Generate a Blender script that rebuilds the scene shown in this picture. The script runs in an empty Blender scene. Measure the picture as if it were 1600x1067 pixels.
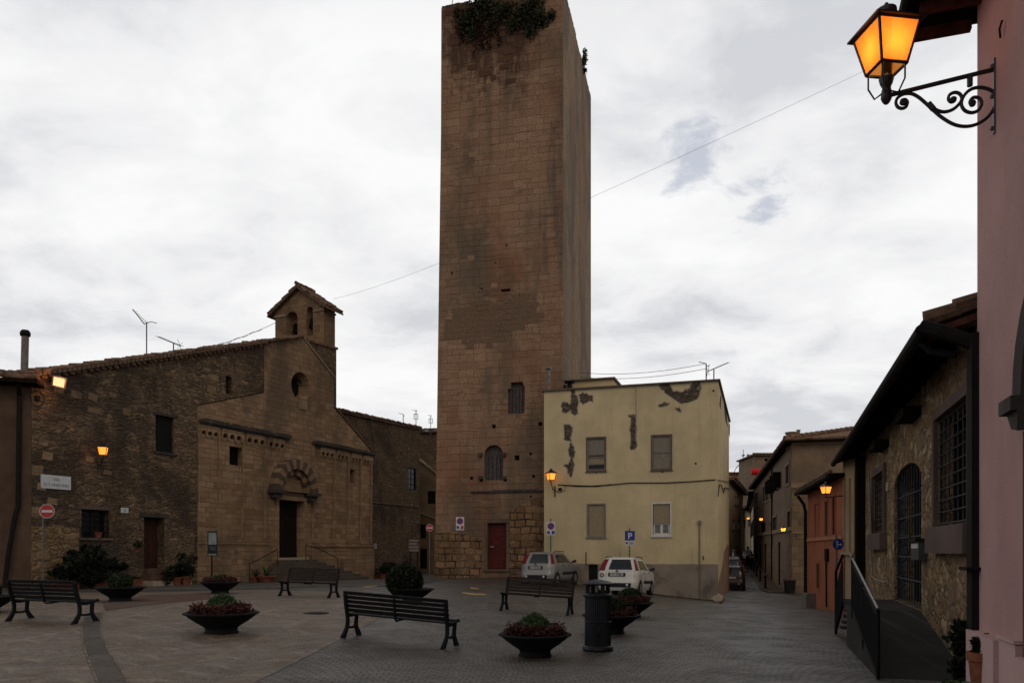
import bpy, bmesh, math, random
import numpy as np
from mathutils import Vector, Matrix
from mathutils.geometry import tessellate_polygon
PI = math.pi
R = math.radians
scene = bpy.context.scene
COL = scene.collection
random.seed(7)

# ------------------------------------------------------------------ camera
EYE = 1.64
F = 1245.0            # focal length in photo pixels (1600 wide)
HY = 860.0            # horizon row of the photo
cam_d = bpy.data.cameras.new("camera")
cam_d.sensor_width = 36.0
cam_d.lens = 36.0 * F / 1600.0
cam_d.shift_y = (HY - 533.5) / 1600.0
cam_d.clip_start = 0.05
cam_d.clip_end = 2000.0
cam = bpy.data.objects.new("camera", cam_d)
COL.objects.link(cam)
cam.location = (0, 0, EYE)
cam.rotation_euler = (R(90), 0, 0)
scene.camera = cam

# ------------------------------------------------------------------ world
world = bpy.data.worlds.new("World")
scene.world = world
world.use_nodes = True
wn = world.node_tree
for n in list(wn.nodes):
    wn.nodes.remove(n)
def WN(t, **kw):
    n = wn.nodes.new(t)
    for k, v in kw.items():
        setattr(n, k, v)
    return n
def WL(a, b):
    wn.links.new(a, b)
SUN_EL, SUN_AZ = R(24), R(150)
wo = WN('ShaderNodeOutputWorld')
bg = WN('ShaderNodeBackground')
bg.inputs['Strength'].default_value = 0.1
WL(bg.outputs[0], wo.inputs['Surface'])
sky = WN('ShaderNodeTexSky', sky_type='NISHITA')
sky.sun_disc = False
sky.sun_elevation = SUN_EL
sky.sun_rotation = SUN_AZ
sky.air_density = 1.0
sky.dust_density = 2.0
tc = WN('ShaderNodeTexCoord')
sep = WN('ShaderNodeSeparateXYZ')
WL(tc.outputs['Generated'], sep.inputs[0])
def WM(op, a, b=None, c=None, clamp=False):
    n = WN('ShaderNodeMath', operation=op)
    n.use_clamp = clamp
    for i, v in enumerate((a, b, c)):
        if v is None:
            continue
        if isinstance(v, (int, float)):
            n.inputs[i].default_value = v
        else:
            WL(v, n.inputs[i])
    return n.outputs[0]
# cloud layer: direction projected on a flat deck
den = WM('ADD', WM('MAXIMUM', sep.outputs[2], 0.0), 0.22)
cx = WM('DIVIDE', sep.outputs[0], den)
cy = WM('DIVIDE', sep.outputs[1], den)
cmb = WN('ShaderNodeCombineXYZ')
WL(cx, cmb.inputs[0]); WL(cy, cmb.inputs[1])
def wnoise(scale, detail, rough, off, dist=0.0):
    mp = WN('ShaderNodeMapping')
    mp.inputs['Location'].default_value = off
    mp.inputs['Scale'].default_value = (1.0, 1.15, 1)
    mp.inputs['Rotation'].default_value = (0, 0, R(28))
    WL(cmb.outputs[0], mp.inputs[0])
    n = WN('ShaderNodeTexNoise')
    n.inputs['Scale'].default_value = scale
    n.inputs['Detail'].default_value = detail
    n.inputs['Roughness'].default_value = rough
    n.inputs['Distortion'].default_value = dist
    WL(mp.outputs[0], n.inputs['Vector'])
    return n.outputs['Fac']
n1 = wnoise(1.0, 7, 0.52, (3.1, 0.4, 0), 0.25)
n2 = wnoise(3.3, 8, 0.58, (7.7, 2.2, 0), 0.35)
n3 = wnoise(6.5, 9, 0.62, (1.15, 5.45, 0), 0.3)
dens = WM('ADD', WM('MULTIPLY', n1, 0.52), WM('MULTIPLY', n2, 0.48))
# shade of the cloud sheet: pale grey to near white
rp = WN('ShaderNodeValToRGB')
rp.color_ramp.elements[0].position = 0.38
rp.color_ramp.elements[0].color = (6.5, 6.65, 7.0, 1)
rp.color_ramp.elements[1].position = 0.58
rp.color_ramp.elements[1].color = (9.7, 9.7, 9.7, 1)
e = rp.color_ramp.elements.new(0.48)
e.color = (8.6, 8.62, 8.75, 1)
WL(dens, rp.inputs[0])
# thin gaps where the blue shows, low to the right of the tower
def blob(bx, by, r, sx=1.0):
    d = WM('SQRT', WM('ADD', WM('POWER', WM('DIVIDE', WM('SUBTRACT', cx, bx), sx), 2.0), WM('POWER', WM('SUBTRACT', cy, by), 2.0)))
    return WM('SUBTRACT', 1.0, WM('DIVIDE', d, r))
bb = WM('MAXIMUM', blob(.308, 1.36, .12, .6), blob(.465, 1.45, .12, .7))
gv = WM('ADD', WM('MAXIMUM', bb, -.8), WM('MULTIPLY', WM('SUBTRACT', n3, 0.5), 5.0))
gapm = WN('ShaderNodeMapRange', interpolation_type='SMOOTHSTEP')
gapm.inputs['From Min'].default_value = 0.15
gapm.inputs['From Max'].default_value = 1.05
gapm.inputs['To Max'].default_value = 0.7
WL(gv, gapm.inputs['Value'])
gap = gapm.outputs[0]
skyc = WN('ShaderNodeVectorMath', operation='SCALE')
WL(sky.outputs[0], skyc.inputs[0])
skyc.inputs['Scale'].default_value = 0.9
blue = WN('ShaderNodeMix', data_type='RGBA')
blue.inputs['Factor'].default_value = 0.65
WL(skyc.outputs[0], blue.inputs['A'])
blue.inputs['B'].default_value = (6.0, 6.4, 7.4, 1)
mx = WN('ShaderNodeMix', data_type='RGBA')
WL(gap, mx.inputs['Factor'])
WL(rp.outputs[0], mx.inputs['A'])
WL(blue.outputs['Result'], mx.inputs['B'])
# unseen sky overhead and behind dimmed to darken facades: bright evening band is ahead
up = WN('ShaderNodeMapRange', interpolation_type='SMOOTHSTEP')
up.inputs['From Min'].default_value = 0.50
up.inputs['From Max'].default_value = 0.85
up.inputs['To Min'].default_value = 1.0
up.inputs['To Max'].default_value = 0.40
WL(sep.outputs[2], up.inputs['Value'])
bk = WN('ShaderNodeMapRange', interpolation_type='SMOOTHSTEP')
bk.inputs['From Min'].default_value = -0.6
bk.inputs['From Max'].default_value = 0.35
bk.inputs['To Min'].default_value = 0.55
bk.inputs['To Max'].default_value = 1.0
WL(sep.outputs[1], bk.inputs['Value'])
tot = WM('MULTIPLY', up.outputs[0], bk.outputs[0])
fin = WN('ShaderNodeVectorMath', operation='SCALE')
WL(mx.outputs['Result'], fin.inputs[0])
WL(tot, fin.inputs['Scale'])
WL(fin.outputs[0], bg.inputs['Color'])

# ------------------------------------------------------------------ sun (overcast: weak and broad)
sd = bpy.data.lights.new("sun", 'SUN')
sd.energy = 0.50
sd.angle = R(35)
sd.color = (1.0, 0.80, 0.60)
so = bpy.data.objects.new("sun", sd)
COL.objects.link(so)
# broad evening glow from behind the camera
sdir = Vector((0.16, -0.80, 0.60)).normalized()
so.rotation_euler = sdir.to_track_quat('Z', 'Y').to_euler()
so.location = (0, -20, 40)
sky.sun_rotation = math.atan2(sdir.x, sdir.y)
sky.sun_elevation = math.asin(sdir.z)

scene.render.engine = 'CYCLES'
scene.view_settings.view_transform = 'Standard'
scene.view_settings.look = 'None'
scene.view_settings.exposure = 0.0
scene.view_settings.gamma = 1.0
scene.cycles.max_bounces = 6
scene.cycles.diffuse_bounces = 3
scene.cycles.transparent_max_bounces = 6

# ------------------------------------------------------------------ ground height (thin plate spline through surveyed spots)
CP = [(0, 0, -.05), (-10, 0, .12), (0, 4, -.1), (8, 3, -.1), (5, 8, -.12), (-5, 14.3, .12), (.4, 13.2, -.18), (-2, 14.8, -.12),
      (1.6, 13, -.19), (-10, 16.3, .1), (-9.7, 19.7, .28), (-8.7, 24, .25), (-6.3, 25, .18), (.6, 19.4, .05), (-15.5, 39.2, .0),
      (-19, 31.5, .05), (-9.35, 53, -.25), (-4.1, 42.5, .15), (1.6, 41, .25), (4.4, 32.3, -.13), (1, 35.6, .05), (9.57, 37, -.72),
      (6.47, 38.2, -.4), (12.2, 32.8, -.73), (10.2, 24.6, -.3), (7.8, 19.3, -.28), (4.5, 9.6, -.05), (3.1, 21.2, -.15), (-6, 62, -.3),
      (14.2, 50, -.92), (15.8, 45, -.75), (18, 62, -.25), (20.5, 71, .25), (22.5, 80, .9), (26, 100, 1.6), (34, 132, 2.2), (42, 160, 2.5),
      (-30, 30, .1), (-30, 0, .1), (25, 10, -.3), (30, 60, -.2), (-30, 60, 0), (0, -20, 0)]
_P = np.array([(a, b) for a, b, c in CP], float)
_Z = np.array([c for a, b, c in CP], float)
def _U(r2):
    return np.where(r2 > 0, r2 * np.log(np.maximum(r2, 1e-9)) * 0.5, 0)
_n = len(CP)
_K = _U(((_P[:, None, :] - _P[None, :, :]) ** 2).sum(2)) + np.eye(_n) * 6.0
_Q = np.hstack([np.ones((_n, 1)), _P])
_A = np.zeros((_n + 3, _n + 3))
_A[:_n, :_n] = _K; _A[:_n, _n:] = _Q; _A[_n:, :_n] = _Q.T
_W = np.linalg.solve(_A, np.concatenate([_Z, np.zeros(3)]))
def ground(x, y):
    cxx = min(max(x, -32), 45); cyy = min(max(y, -20), 165)
    r2 = (_P[:, 0] - cxx) ** 2 + (_P[:, 1] - cyy) ** 2
    return float((_W[:_n] * _U(r2)).sum() + _W[_n] + _W[_n + 1] * cxx + _W[_n + 2] * cyy)
def gpix(px, py):
    """ground point seen at a photo pixel"""
    rx = (px - 800.0) / F; rz = -(py - HY) / F
    d = 5.0
    for i in range(4000):
        if EYE + rz * d <= ground(rx * d, d):
            break
        d += 0.05
    return Vector((rx * d, d, ground(rx * d, d)))
def at(px, py, D):
    return Vector(((px - 800.0) / F * D, D, EYE + (HY - py) / F * D))

# ------------------------------------------------------------------ mesh builder
OFF = {}
class MB:
    def __init__(self):
        self.v = []; self.f = []; self.m = []; self.uvo = None
        self.mi = 0
    def poly(self, pts):
        i = len(self.v)
        self.v.extend([tuple(p) for p in pts])
        self.f.append(tuple(range(i, i + len(pts)))); self.m.append(self.mi)
    def raw(self, vs, fs):
        i = len(self.v)
        self.v.extend([tuple(p) for p in vs])
        for f in fs:
            self.f.append(tuple(i + k for k in f)); self.m.append(self.mi)
    def hexa(self, p):   # p: 8 points, bottom 4 ccw, top 4 ccw
        self.raw(p, [(3, 2, 1, 0), (4, 5, 6, 7), (0, 1, 5, 4), (1, 2, 6, 5), (2, 3, 7, 6), (3, 0, 4, 7)])
    def box(self, x0, y0, z0, x1, y1, z1):
        self.hexa([(x0, y0, z0), (x1, y0, z0), (x1, y1, z0), (x0, y1, z0), (x0, y0, z1), (x1, y0, z1), (x1, y1, z1), (x0, y1, z1)])
    def tube(self, pts, r, n=8, cap=True):
        pts = [Vector(p) for p in pts]
        rs = r if isinstance(r, (list, tuple)) else [r] * len(pts)
        rings = []
        prev = None
        for i, p in enumerate(pts):
            a = pts[max(i - 1, 0)]; b = pts[min(i + 1, len(pts) - 1)]
            d = (b - a)
            if d.length < 1e-9:
                d = Vector((0, 0, 1))
            d.normalize()
            if prev is None:
                h = Vector((0, 0, 1)) if abs(d.z) < 0.9 else Vector((1, 0, 0))
                s = d.cross(h).normalized()
            else:
                s = (prev - d * prev.dot(d))
                if s.length < 1e-6:
                    s = d.orthogonal()
                s.normalize()
            prev = s
            t = d.cross(s)
            rings.append([p + (s * math.cos(2 * PI * k / n) + t * math.sin(2 * PI * k / n)) * rs[i] for k in range(n)])
        base = len(self.v)
        for rg in rings:
            self.v.extend([tuple(q) for q in rg])
        for i in range(len(rings) - 1):
            for k in range(n):
                a = base + i * n + k; b = base + i * n + (k + 1) % n
                self.f.append((a, b, b + n, a + n)); self.m.append(self.mi)
        if cap:
            self.f.append(tuple(base + k for k in range(n))[::-1]); self.m.append(self.mi)
            e0 = base + (len(rings) - 1) * n
            self.f.append(tuple(e0 + k for k in range(n))); self.m.append(self.mi)
    def lathe(self, prof, c=(0, 0, 0), n=32, flute=0, fd=0.0, sx=1.0, sy=1.0):
        base = len(self.v)
        for (r, z) in prof:
            for k in range(n):
                a = 2 * PI * k / n
                rr = r
                if flute and k % 2:
                    rr = r - fd if r > fd * 3 else r
                self.v.append((c[0] + rr * math.cos(a) * sx, c[1] + rr * math.sin(a) * sy, c[2] + z))
        for i in range(len(prof) - 1):
            for k in range(n):
                a = base + i * n + k; b = base + i * n + (k + 1) % n
                self.f.append((a, b, b + n, a + n)); self.m.append(self.mi)
    def ribbon(self, pts, w, th, up=(0, 0, 1)):
        """flat bar: pts path, w list (in-plane width), th thickness along `up` axis"""
        up = Vector(up).normalized()
        pts = [Vector(p) for p in pts]
        ws = w if isinstance(w, (list, tuple)) else [w] * len(pts)
        base = len(self.v)
        for i, p in enumerate(pts):
            d = (pts[min(i + 1, len(pts) - 1)] - pts[max(i - 1, 0)]).normalized()
            s = d.cross(up).normalized()
            for (a, b) in ((-.5, -.5), (.5, -.5), (.5, .5), (-.5, .5)):
                self.v.append(tuple(p + s * ws[i] * a + up * th * b))
        for i in range(len(pts) - 1):
            for k in range(4):
                a = base + i * 4 + k; b = base + i * 4 + (k + 1) % 4
                self.f.append((a, b, b + 4, a + 4)); self.m.append(self.mi)
        self.f.append((base + 3, base + 2, base + 1, base)); self.m.append(self.mi)
        e0 = base + (len(pts) - 1) * 4
        self.f.append((e0, e0 + 1, e0 + 2, e0 + 3)); self.m.append(self.mi)
    def ball(self, c, r, n=8, sz=1.0, jit=0.0):
        prof = []
        m = max(4, n // 2)
        for i in range(m + 1):
            a = -PI / 2 + PI * i / m
            prof.append((max(r * math.cos(a), 1e-4), r * math.sin(a) * sz))
        b0 = len(self.v)
        self.lathe(prof, c, n)
        if jit:
            for i in range(b0, len(self.v)):
                x, y, z = self.v[i]
                self.v[i] = (x + random.uniform(-jit, jit), y + random.uniform(-jit, jit), z + random.uniform(-jit, jit))
    def leaves(self, c, rad, n, size, shell=0.35, aspect=1.7, rnd=None, flat=False):
        rnd = rnd or random
        for i in range(n):
            while True:
                d = Vector((rnd.gauss(0, 1), rnd.gauss(0, 1), rnd.gauss(0, 1)))
                if d.length > 0.1:
                    break
            d.normalize()
            k = (shell + (1 - shell) * rnd.random()) ** 0.6
            p = Vector((c[0] + d.x * rad[0] * k, c[1] + d.y * rad[1] * k, c[2] + d.z * rad[2] * k))
            a = Vector((rnd.uniform(-1, 1), rnd.uniform(-1, 1), rnd.uniform(-.6, 1)))
            a = (a + d * 0.8)
            if a.length < .05:
                continue
            a.normalize()
            b = a.cross(Vector((rnd.uniform(-1, 1), rnd.uniform(-1, 1), rnd.uniform(-1, 1))))
            if b.length < .05:
                continue
            b.normalize()
            s = size * rnd.uniform(0.6, 1.3)
            u = a * s * aspect; w = b * s * 0.5
            self.poly([p - u * .5, p + w, p + u * .5, p - w])
    def build(self, name, mat, parent=None, smooth=False, local=False, angle=None):
        me = bpy.data.meshes.new(name)
        off = Vector((0, 0, 0))
        if parent is not None and not local:
            off = OFF.get(parent.name, Vector((0, 0, 0)))
        vs = [(x - off.x, y - off.y, z - off.z) for x, y, z in self.v]
        me.from_pydata(vs, [], self.f)
        mats = mat if isinstance(mat, (list, tuple)) else [mat]
        for m in mats:
            me.materials.append(m)
        if len(mats) > 1:
            me.polygons.foreach_set('material_index', self.m)
        # metric box-projected uv in each face's own plane
        uvl = me.uv_layers.new(name='uv')
        co = self.v
        uvs = []
        for p in me.polygons:
            nr = p.normal
            if abs(nr.z) > 0.75:
                for vi in p.vertices:
                    uvs.extend((co[vi][0], co[vi][1]))
            else:
                l = math.hypot(nr.x, nr.y) or 1.0
                tx, ty = -nr.y / l, nr.x / l
                for vi in p.vertices:
                    uvs.extend((co[vi][0] * tx + co[vi][1] * ty, co[vi][2] / max(0.6, math.sqrt(1 - nr.z * nr.z))))
        uvl.data.foreach_set('uv', uvs)
        if smooth:
            me.polygons.foreach_set('use_smooth', [True] * len(me.polygons))
        me.update()
        o = bpy.data.objects.new(name, me)
        COL.objects.link(o)
        if angle is not None:
            me.polygons.foreach_set('use_smooth', [True] * len(me.polygons))
            try:
                me.set_sharp_from_angle(angle=R(angle))
            except Exception:
                pass
        if parent is not None:
            o.parent = parent
            OFF[o.name] = off if not local else Vector((0, 0, 0))
        else:
            OFF[o.name] = Vector((0, 0, 0))
        return o

def tag(o, label=None, cat=None, group=None, kind=None):
    if label: o['label'] = label
    if cat: o['category'] = cat
    if group: o['group'] = group
    if kind: o['kind'] = kind
    return o
def empty(name, loc, label, cat, group=None, rz=0.0):
    o = bpy.data.objects.new(name, None)
    o.empty_display_size = 0.3
    COL.objects.link(o)
    o.location = loc
    o.rotation_euler = (0, 0, rz)
    OFF[o.name] = Vector(loc) if rz == 0.0 else Vector((0, 0, 0))
    return tag(o, label, cat, group)
def copy_tree(o, parent=None):
    c = o.copy()
    COL.objects.link(c)
    if parent is not None:
        c.parent = parent
    for ch in list(o.children):
        copy_tree(ch, c)
    return c

class Frame:
    """vertical plane: origin O (x,y), u to the viewer's right, n towards the viewer"""
    def __init__(self, O, u):
        self.O = Vector((O[0], O[1])); self.u = Vector(u).normalized()
        self.n = Vector((self.u.y, -self.u.x))
    def P(self, t, z, s=0.0):
        q = self.O + self.u * t + self.n * s
        return Vector((q.x, q.y, z))
    def t(self, px, s=0.0):
        k = (px - 800.0) / F
        a = self.O + self.n * s
        return (k * a.y - a.x) / (self.u.x - k * self.u.y)
    def px(self, px, py, s=0.0):
        t = self.t(px, s)
        D = (self.O + self.u * t + self.n * s).y
        return t, EYE + (HY - py) / F * D
    def rect(self, x0, y0, x1, y1, s=0.0):
        t0, t1 = self.t(x0, s), self.t(x1, s)
        xm = (x0 + x1) / 2
        z1 = self.px(xm, y0, s)[1]; z0 = self.px(xm, y1, s)[1]
        return (t0, z0, t1, z1)
    def box(self, mb, t0, t1, z0, z1, s0, s1):
        P = self.P
        mb.hexa([P(t0, z0, s1), P(t1, z0, s1), P(t1, z0, s0), P(t0, z0, s0), P(t0, z1, s1), P(t1, z1, s1), P(t1, z1, s0), P(t0, z1, s0)])
    def prism(self, mb, pts, s0, s1, back=False):
        """extruded polygon; pts (t,z) ccw seen from the viewer"""
        tri = tessellate_polygon([[Vector((a, b, 0)) for a, b in pts]])
        fr = [self.P(a, b, s1) for a, b in pts]
        n = len(pts)
        area = sum(pts[i][0] * pts[(i + 1) % n][1] - pts[(i + 1) % n][0] * pts[i][1] for i in range(n))
        fs = []
        for t3 in tri:
            A, B, C = [pts[i] for i in t3]
            cr = (B[0] - A[0]) * (C[1] - A[1]) - (B[1] - A[1]) * (C[0] - A[0])
            fs.append(tuple(t3) if cr > 0 else tuple(t3)[::-1])
        mb.raw(fr, fs)
        if back:
            mb.raw([self.P(a, b, s0) for a, b in pts], [f[::-1] for f in fs])
        bk = [self.P(a, b, s0) for a, b in pts]
        for i in range(n):
            j = (i + 1) % n
            q = [fr[i], bk[i], bk[j], fr[j]]
            mb.poly(q if area > 0 else q[::-1])
    def panel(self, mb, outline, holes, depth=0.3, s=0.0, rim=0.0):
        """wall face with real openings and their reveals"""
        loops = [[Vector((a, b, 0)) for a, b in outline]] + [[Vector((a, b, 0)) for a, b in h] for h in holes]
        flat = [p for l in loops for p in l]
        tri = tessellate_polygon(loops)
        fs = []
        for t3 in tri:
            A, B, C = [flat[i] for i in t3]
            cr = (B.x - A.x) * (C.y - A.y) - (B.y - A.y) * (C.x - A.x)
            if abs(cr) < 1e-9: continue
            fs.append(tuple(t3) if cr > 0 else tuple(t3)[::-1])
        mb.raw([self.P(p.x, p.y, s) for p in flat], fs)
        dl = depth if isinstance(depth, (list, tuple)) else [depth] * len(holes)
        for h, d in zip(holes, dl):
            n = len(h)
            for i in range(n):
                a, b = h[i], h[(i + 1) % n]
                mb.poly([self.P(a[0], a[1], s), self.P(b[0], b[1], s), self.P(b[0], b[1], s - d), self.P(a[0], a[1], s - d)])
        if rim:
            n = len(outline)
            for i in range(n):
                a, b = outline[i], outline[(i + 1) % n]
                mb.poly([self.P(a[0], a[1], s), self.P(a[0], a[1], s - rim), self.P(b[0], b[1], s - rim), self.P(b[0], b[1], s)])
def rc(r):      # rectangle (t0,z0,t1,z1) to loop
    return [(r[0], r[1]), (r[2], r[1]), (r[2], r[3]), (r[0], r[3])]
def arch_loop(t0, z0, t1, z1, rise=None, n=12):
    w = (t1 - t0) / 2
    rise = w if rise is None else rise
    c = (t0 + t1) / 2
    pts = [(t0, z0), (t1, z0)]
    for i in range(n + 1):
        a = PI * i / n
        pts.append((c + w * math.cos(a), z1 - rise + rise * math.sin(a)))
    return pts
def circ(t, z, r, n=20):
    return [(t + r * math.cos(2 * PI * i / n), z + r * math.sin(2 * PI * i / n)) for i in range(n)]

_FONT = {}
def text(fr, t, z, s, body, size, mat, parent, name='lettering', align='CENTER', bold=0.0):
    cu = bpy.data.curves.new('txt', 'FONT')
    cu.body = body; cu.size = size; cu.align_x = align; cu.offset = bold
    to = bpy.data.objects.new('txt', cu)
    me = bpy.data.meshes.new_from_object(to)
    mb = MB()
    vs = [fr.P(t + v.co.x, z + v.co.y, s) for v in me.vertices]
    mb.raw(vs, [tuple(p.vertices) for p in me.polygons])
    bpy.data.objects.remove(to); bpy.data.curves.remove(cu); bpy.data.meshes.remove(me)
    return mb.build(name, mat, parent)

# ------------------------------------------------------------------ materials
def newmat(name):
    m = bpy.data.materials.new(name)
    m.use_nodes = True
    nt = m.node_tree
    for n in list(nt.nodes):
        nt.nodes.remove(n)
    return m, nt
class NT:
    def __init__(self, name, rough=0.85, spec=0.3, metal=0.0):
        self.m, self.t = newmat(name)
        self.out = self.n('ShaderNodeOutputMaterial')
        self.b = self.n('ShaderNodeBsdfPrincipled')
        self.b.inputs['Roughness'].default_value = rough
        self.b.inputs['Specular IOR Level'].default_value = spec
        self.b.inputs['Metallic'].default_value = metal
        self.l(self.b.outputs[0], self.out.inputs['Surface'])
        self.tc = self.n('ShaderNodeTexCoord')
    def n(self, t, **kw):
        n = self.t.nodes.new(t)
        for k, v in kw.items():
            setattr(n, k, v)
        return n
    def l(self, a, b):
        self.t.links.new(a, b)
    def setin(self, n, key, v):
        if isinstance(v, (int, float, tuple)):
            if isinstance(v, tuple) and len(v) == 3 and n.inputs[key].type == 'RGBA':
                v = v + (1,)
            n.inputs[key].default_value = v
        else:
            self.l(v, n.inputs[key])
    def math(self, op, a, b=0.0, clamp=False):
        n = self.n('ShaderNodeMath', operation=op); n.use_clamp = clamp
        self.setin(n, 0, a); self.setin(n, 1, b)
        return n.outputs[0]
    def mapping(self, vec, scale=(1, 1, 1), loc=(0, 0, 0), rot=(0, 0, 0)):
        n = self.n('ShaderNodeMapping')
        self.l(vec, n.inputs[0])
        n.inputs['Scale'].default_value = scale
        n.inputs['Location'].default_value = loc
        n.inputs['Rotation'].default_value = rot
        return n.outputs[0]
    def noise(self, vec, scale, detail=4, rough=0.55, dist=0.0, col=False):
        n = self.n('ShaderNodeTexNoise')
        self.l(vec, n.inputs['Vector'])
        n.inputs['Scale'].default_value = scale
        n.inputs['Detail'].default_value = detail
        n.inputs['Roughness'].default_value = rough
        n.inputs['Distortion'].default_value = dist
        return n.outputs['Color' if col else 'Fac']
    def mix(self, f, a, b, blend='MIX'):
        n = self.n('ShaderNodeMix', data_type='RGBA', blend_type=blend)
        self.setin(n, 'Factor', f)
        self.setin(n, 'A', a); self.setin(n, 'B', b)
        return n.outputs['Result']
    def ramp(self, v, lo, hi, a=0.0, b=1.0, smooth=True):
        n = self.n('ShaderNodeMapRange', interpolation_type='SMOOTHSTEP' if smooth else 'LINEAR')
        self.l(v, n.inputs['Value'])
        n.inputs['From Min'].default_value = lo; n.inputs['From Max'].default_value = hi
        n.inputs['To Min'].default_value = a; n.inputs['To Max'].default_value = b
        return n.outputs[0]
    def warp(self, vec, scale, amt):
        n = self.noise(vec, scale, 3, 0.5, col=True)
        s = self.n('ShaderNodeVectorMath', operation='SUBTRACT')
        self.l(n, s.inputs[0]); s.inputs[1].default_value = (.5, .5, .5)
        k = self.n('ShaderNodeVectorMath', operation='SCALE')
        self.l(s.outputs[0], k.inputs[0]); k.inputs['Scale'].default_value = amt
        a = self.n('ShaderNodeVectorMath', operation='ADD')
        self.l(vec, a.inputs[0]); self.l(k.outputs[0], a.inputs[1])
        return a.outputs[0]
    def bump(self, h, strength=0.5, dist=0.02, nrm=None):
        n = self.n('ShaderNodeBump')
        n.inputs['Strength'].default_value = strength
        n.inputs['Distance'].default_value = dist
        self.l(h, n.inputs['Height'])
        if nrm is not None:
            self.l(nrm, n.inputs['Normal'])
        return n.outputs[0]
    def color(self, c):
        self.setin(self.b, 'Base Color', c)
    def normal(self, n):
        self.l(n, self.b.inputs['Normal'])

def plain(name, col, rough=0.7, spec=0.3, metal=0.0, var=0.25, scale=6.0, bump=0.15):
    k = NT(name, rough, spec, metal)
    v = k.noise(k.tc.outputs['Object'], scale, 5, 0.6)
    lo = tuple(c * (1 - var) for c in col); hi = tuple(min(1, c * (1 + var)) for c in col)
    k.color(k.mix(k.ramp(v, .3, .7), lo, hi))
    if bump:
        k.normal(k.bump(k.noise(k.tc.outputs['Object'], scale * 6, 3), bump, 0.01))
    return k.m

def ashlar(name, c1, c2, mortar, bw=0.65, bh=0.33, ms=0.012, stains=(), rough=0.9, warp=0.05, vary=0.25, bump=0.6, streak=None, off=0.5, mortmul=1.0, top=None, alt=0.0):
    """cut stone courses; stains = list of (colour, noise scale, lo, hi, amount, stretch)"""
    k = NT(name, rough, 0.15)
    uv = k.tc.outputs['UV']
    w = k.warp(uv, 1.3, warp)
    w = k.warp(w, 9.0, warp * 0.35)
    b = k.n('ShaderNodeTexBrick')
    k.l(w, b.inputs['Vector'])
    b.offset = off; b.offset_frequency = 2; b.squash = 0.72; b.squash_frequency = 3
    b.inputs['Color1'].default_value = (0, 0, 0, 1); b.inputs['Color2'].default_value = (1, 1, 1, 1)
    b.inputs['Mortar'].default_value = (.5, .5, .5, 1)
    b.inputs['Scale'].default_value = 1.0
    b.inputs['Mortar Size'].default_value = ms
    b.inputs['Mortar Smooth'].default_value = 0.4
    b.inputs['Brick Width'].default_value = bw
    b.inputs['Row Height'].default_value = bh
    bcol, bfac = b.outputs['Color'], b.outputs['Fac']
    if alt:
        b2 = k.n('ShaderNodeTexBrick'); k.l(k.mapping(w, (1, 1, 1), (.31, .13, 0)), b2.inputs['Vector'])
        b2.offset = .37; b2.offset_frequency = 2; b2.squash = 1.5; b2.squash_frequency = 2
        b2.inputs['Color1'].default_value = (0, 0, 0, 1); b2.inputs['Color2'].default_value = (1, 1, 1, 1); b2.inputs['Mortar'].default_value = (.5, .5, .5, 1)
        b2.inputs['Scale'].default_value = 1.0; b2.inputs['Mortar Size'].default_value = ms * 1.3; b2.inputs['Mortar Smooth'].default_value = .5
        b2.inputs['Brick Width'].default_value = bw * 1.25; b2.inputs['Row Height'].default_value = bh * alt
        sel = k.ramp(k.noise(k.mapping(uv, (.12, .5, 1)), 1.0, 3, .6), .49, .50)
        bcol = k.mix(sel, bcol, b2.outputs['Color']); bfac = k.mix(sel, bfac, b2.outputs['Fac'])
    base = k.mix(bcol, c1, c2)
    fine = k.noise(uv, 14, 6, 0.65)
    base = k.mix(k.ramp(fine, .25, .75, 0, vary), base, (1.45, 1.4, 1.35), 'MULTIPLY')
    base = k.mix(k.ramp(fine, .62, .3, 0, vary * 1.3), base, (.45, .42, .4), 'MULTIPLY')
    for i, (c, sc, lo, hi, am, st) in enumerate(stains):
        nz = k.noise(k.mapping(uv, (1, st, 1), (3.7 * i + 1, 2.1 * i, 0)), sc, 6, 0.62, 0.4)
        base = k.mix(k.ramp(nz, lo, hi, 0, am), base, c)
    if top:
        s_ = k.n('ShaderNodeSeparateXYZ'); k.l(k.warp(uv, .9, 1.6), s_.inputs[0])
        drip = k.noise(k.mapping(uv, (2.2, .25, 1)), 1.2, 5, .65)
        blot = k.noise(uv, 2.0, 6, .7, .5)
        v_ = k.math('ADD', k.ramp(s_.outputs[1], top[0], top[1], 0, 1, False), k.math('MULTIPLY', k.math('SUBTRACT', drip, .5), 1.7))
        xm = k.math('ABSOLUTE', k.math('SUBTRACT', s_.outputs[0], top[3]))
        v_ = k.math('SUBTRACT', v_, k.ramp(xm, 1.6, 3.4, 0, .9))
        v_ = k.math('ADD', v_, k.math('MULTIPLY', k.math('SUBTRACT', blot, .5), 1.6))
        base = k.mix(k.ramp(v_, .15, 1.0, 0, .92), base, top[2])
    # joints open and close along the wall
    op = k.ramp(k.noise(uv, 1.1, 4), .32, .6, 0.15, 1.0)
    jf = k.math('MULTIPLY', bfac, op)
    base = k.mix(k.math('MULTIPLY', jf, mortmul), base, mortar)
    k.color(base)
    h = k.math('SUBTRACT', k.math('MULTIPLY', fine, 0.5), k.math('MULTIPLY', jf, 1.0))
    h2 = k.math('ADD', h, k.math('MULTIPLY', k.noise(uv, 3.5, 5), 0.6))
    k.normal(k.bump(h2, bump, 0.03))
    return k.m

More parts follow.
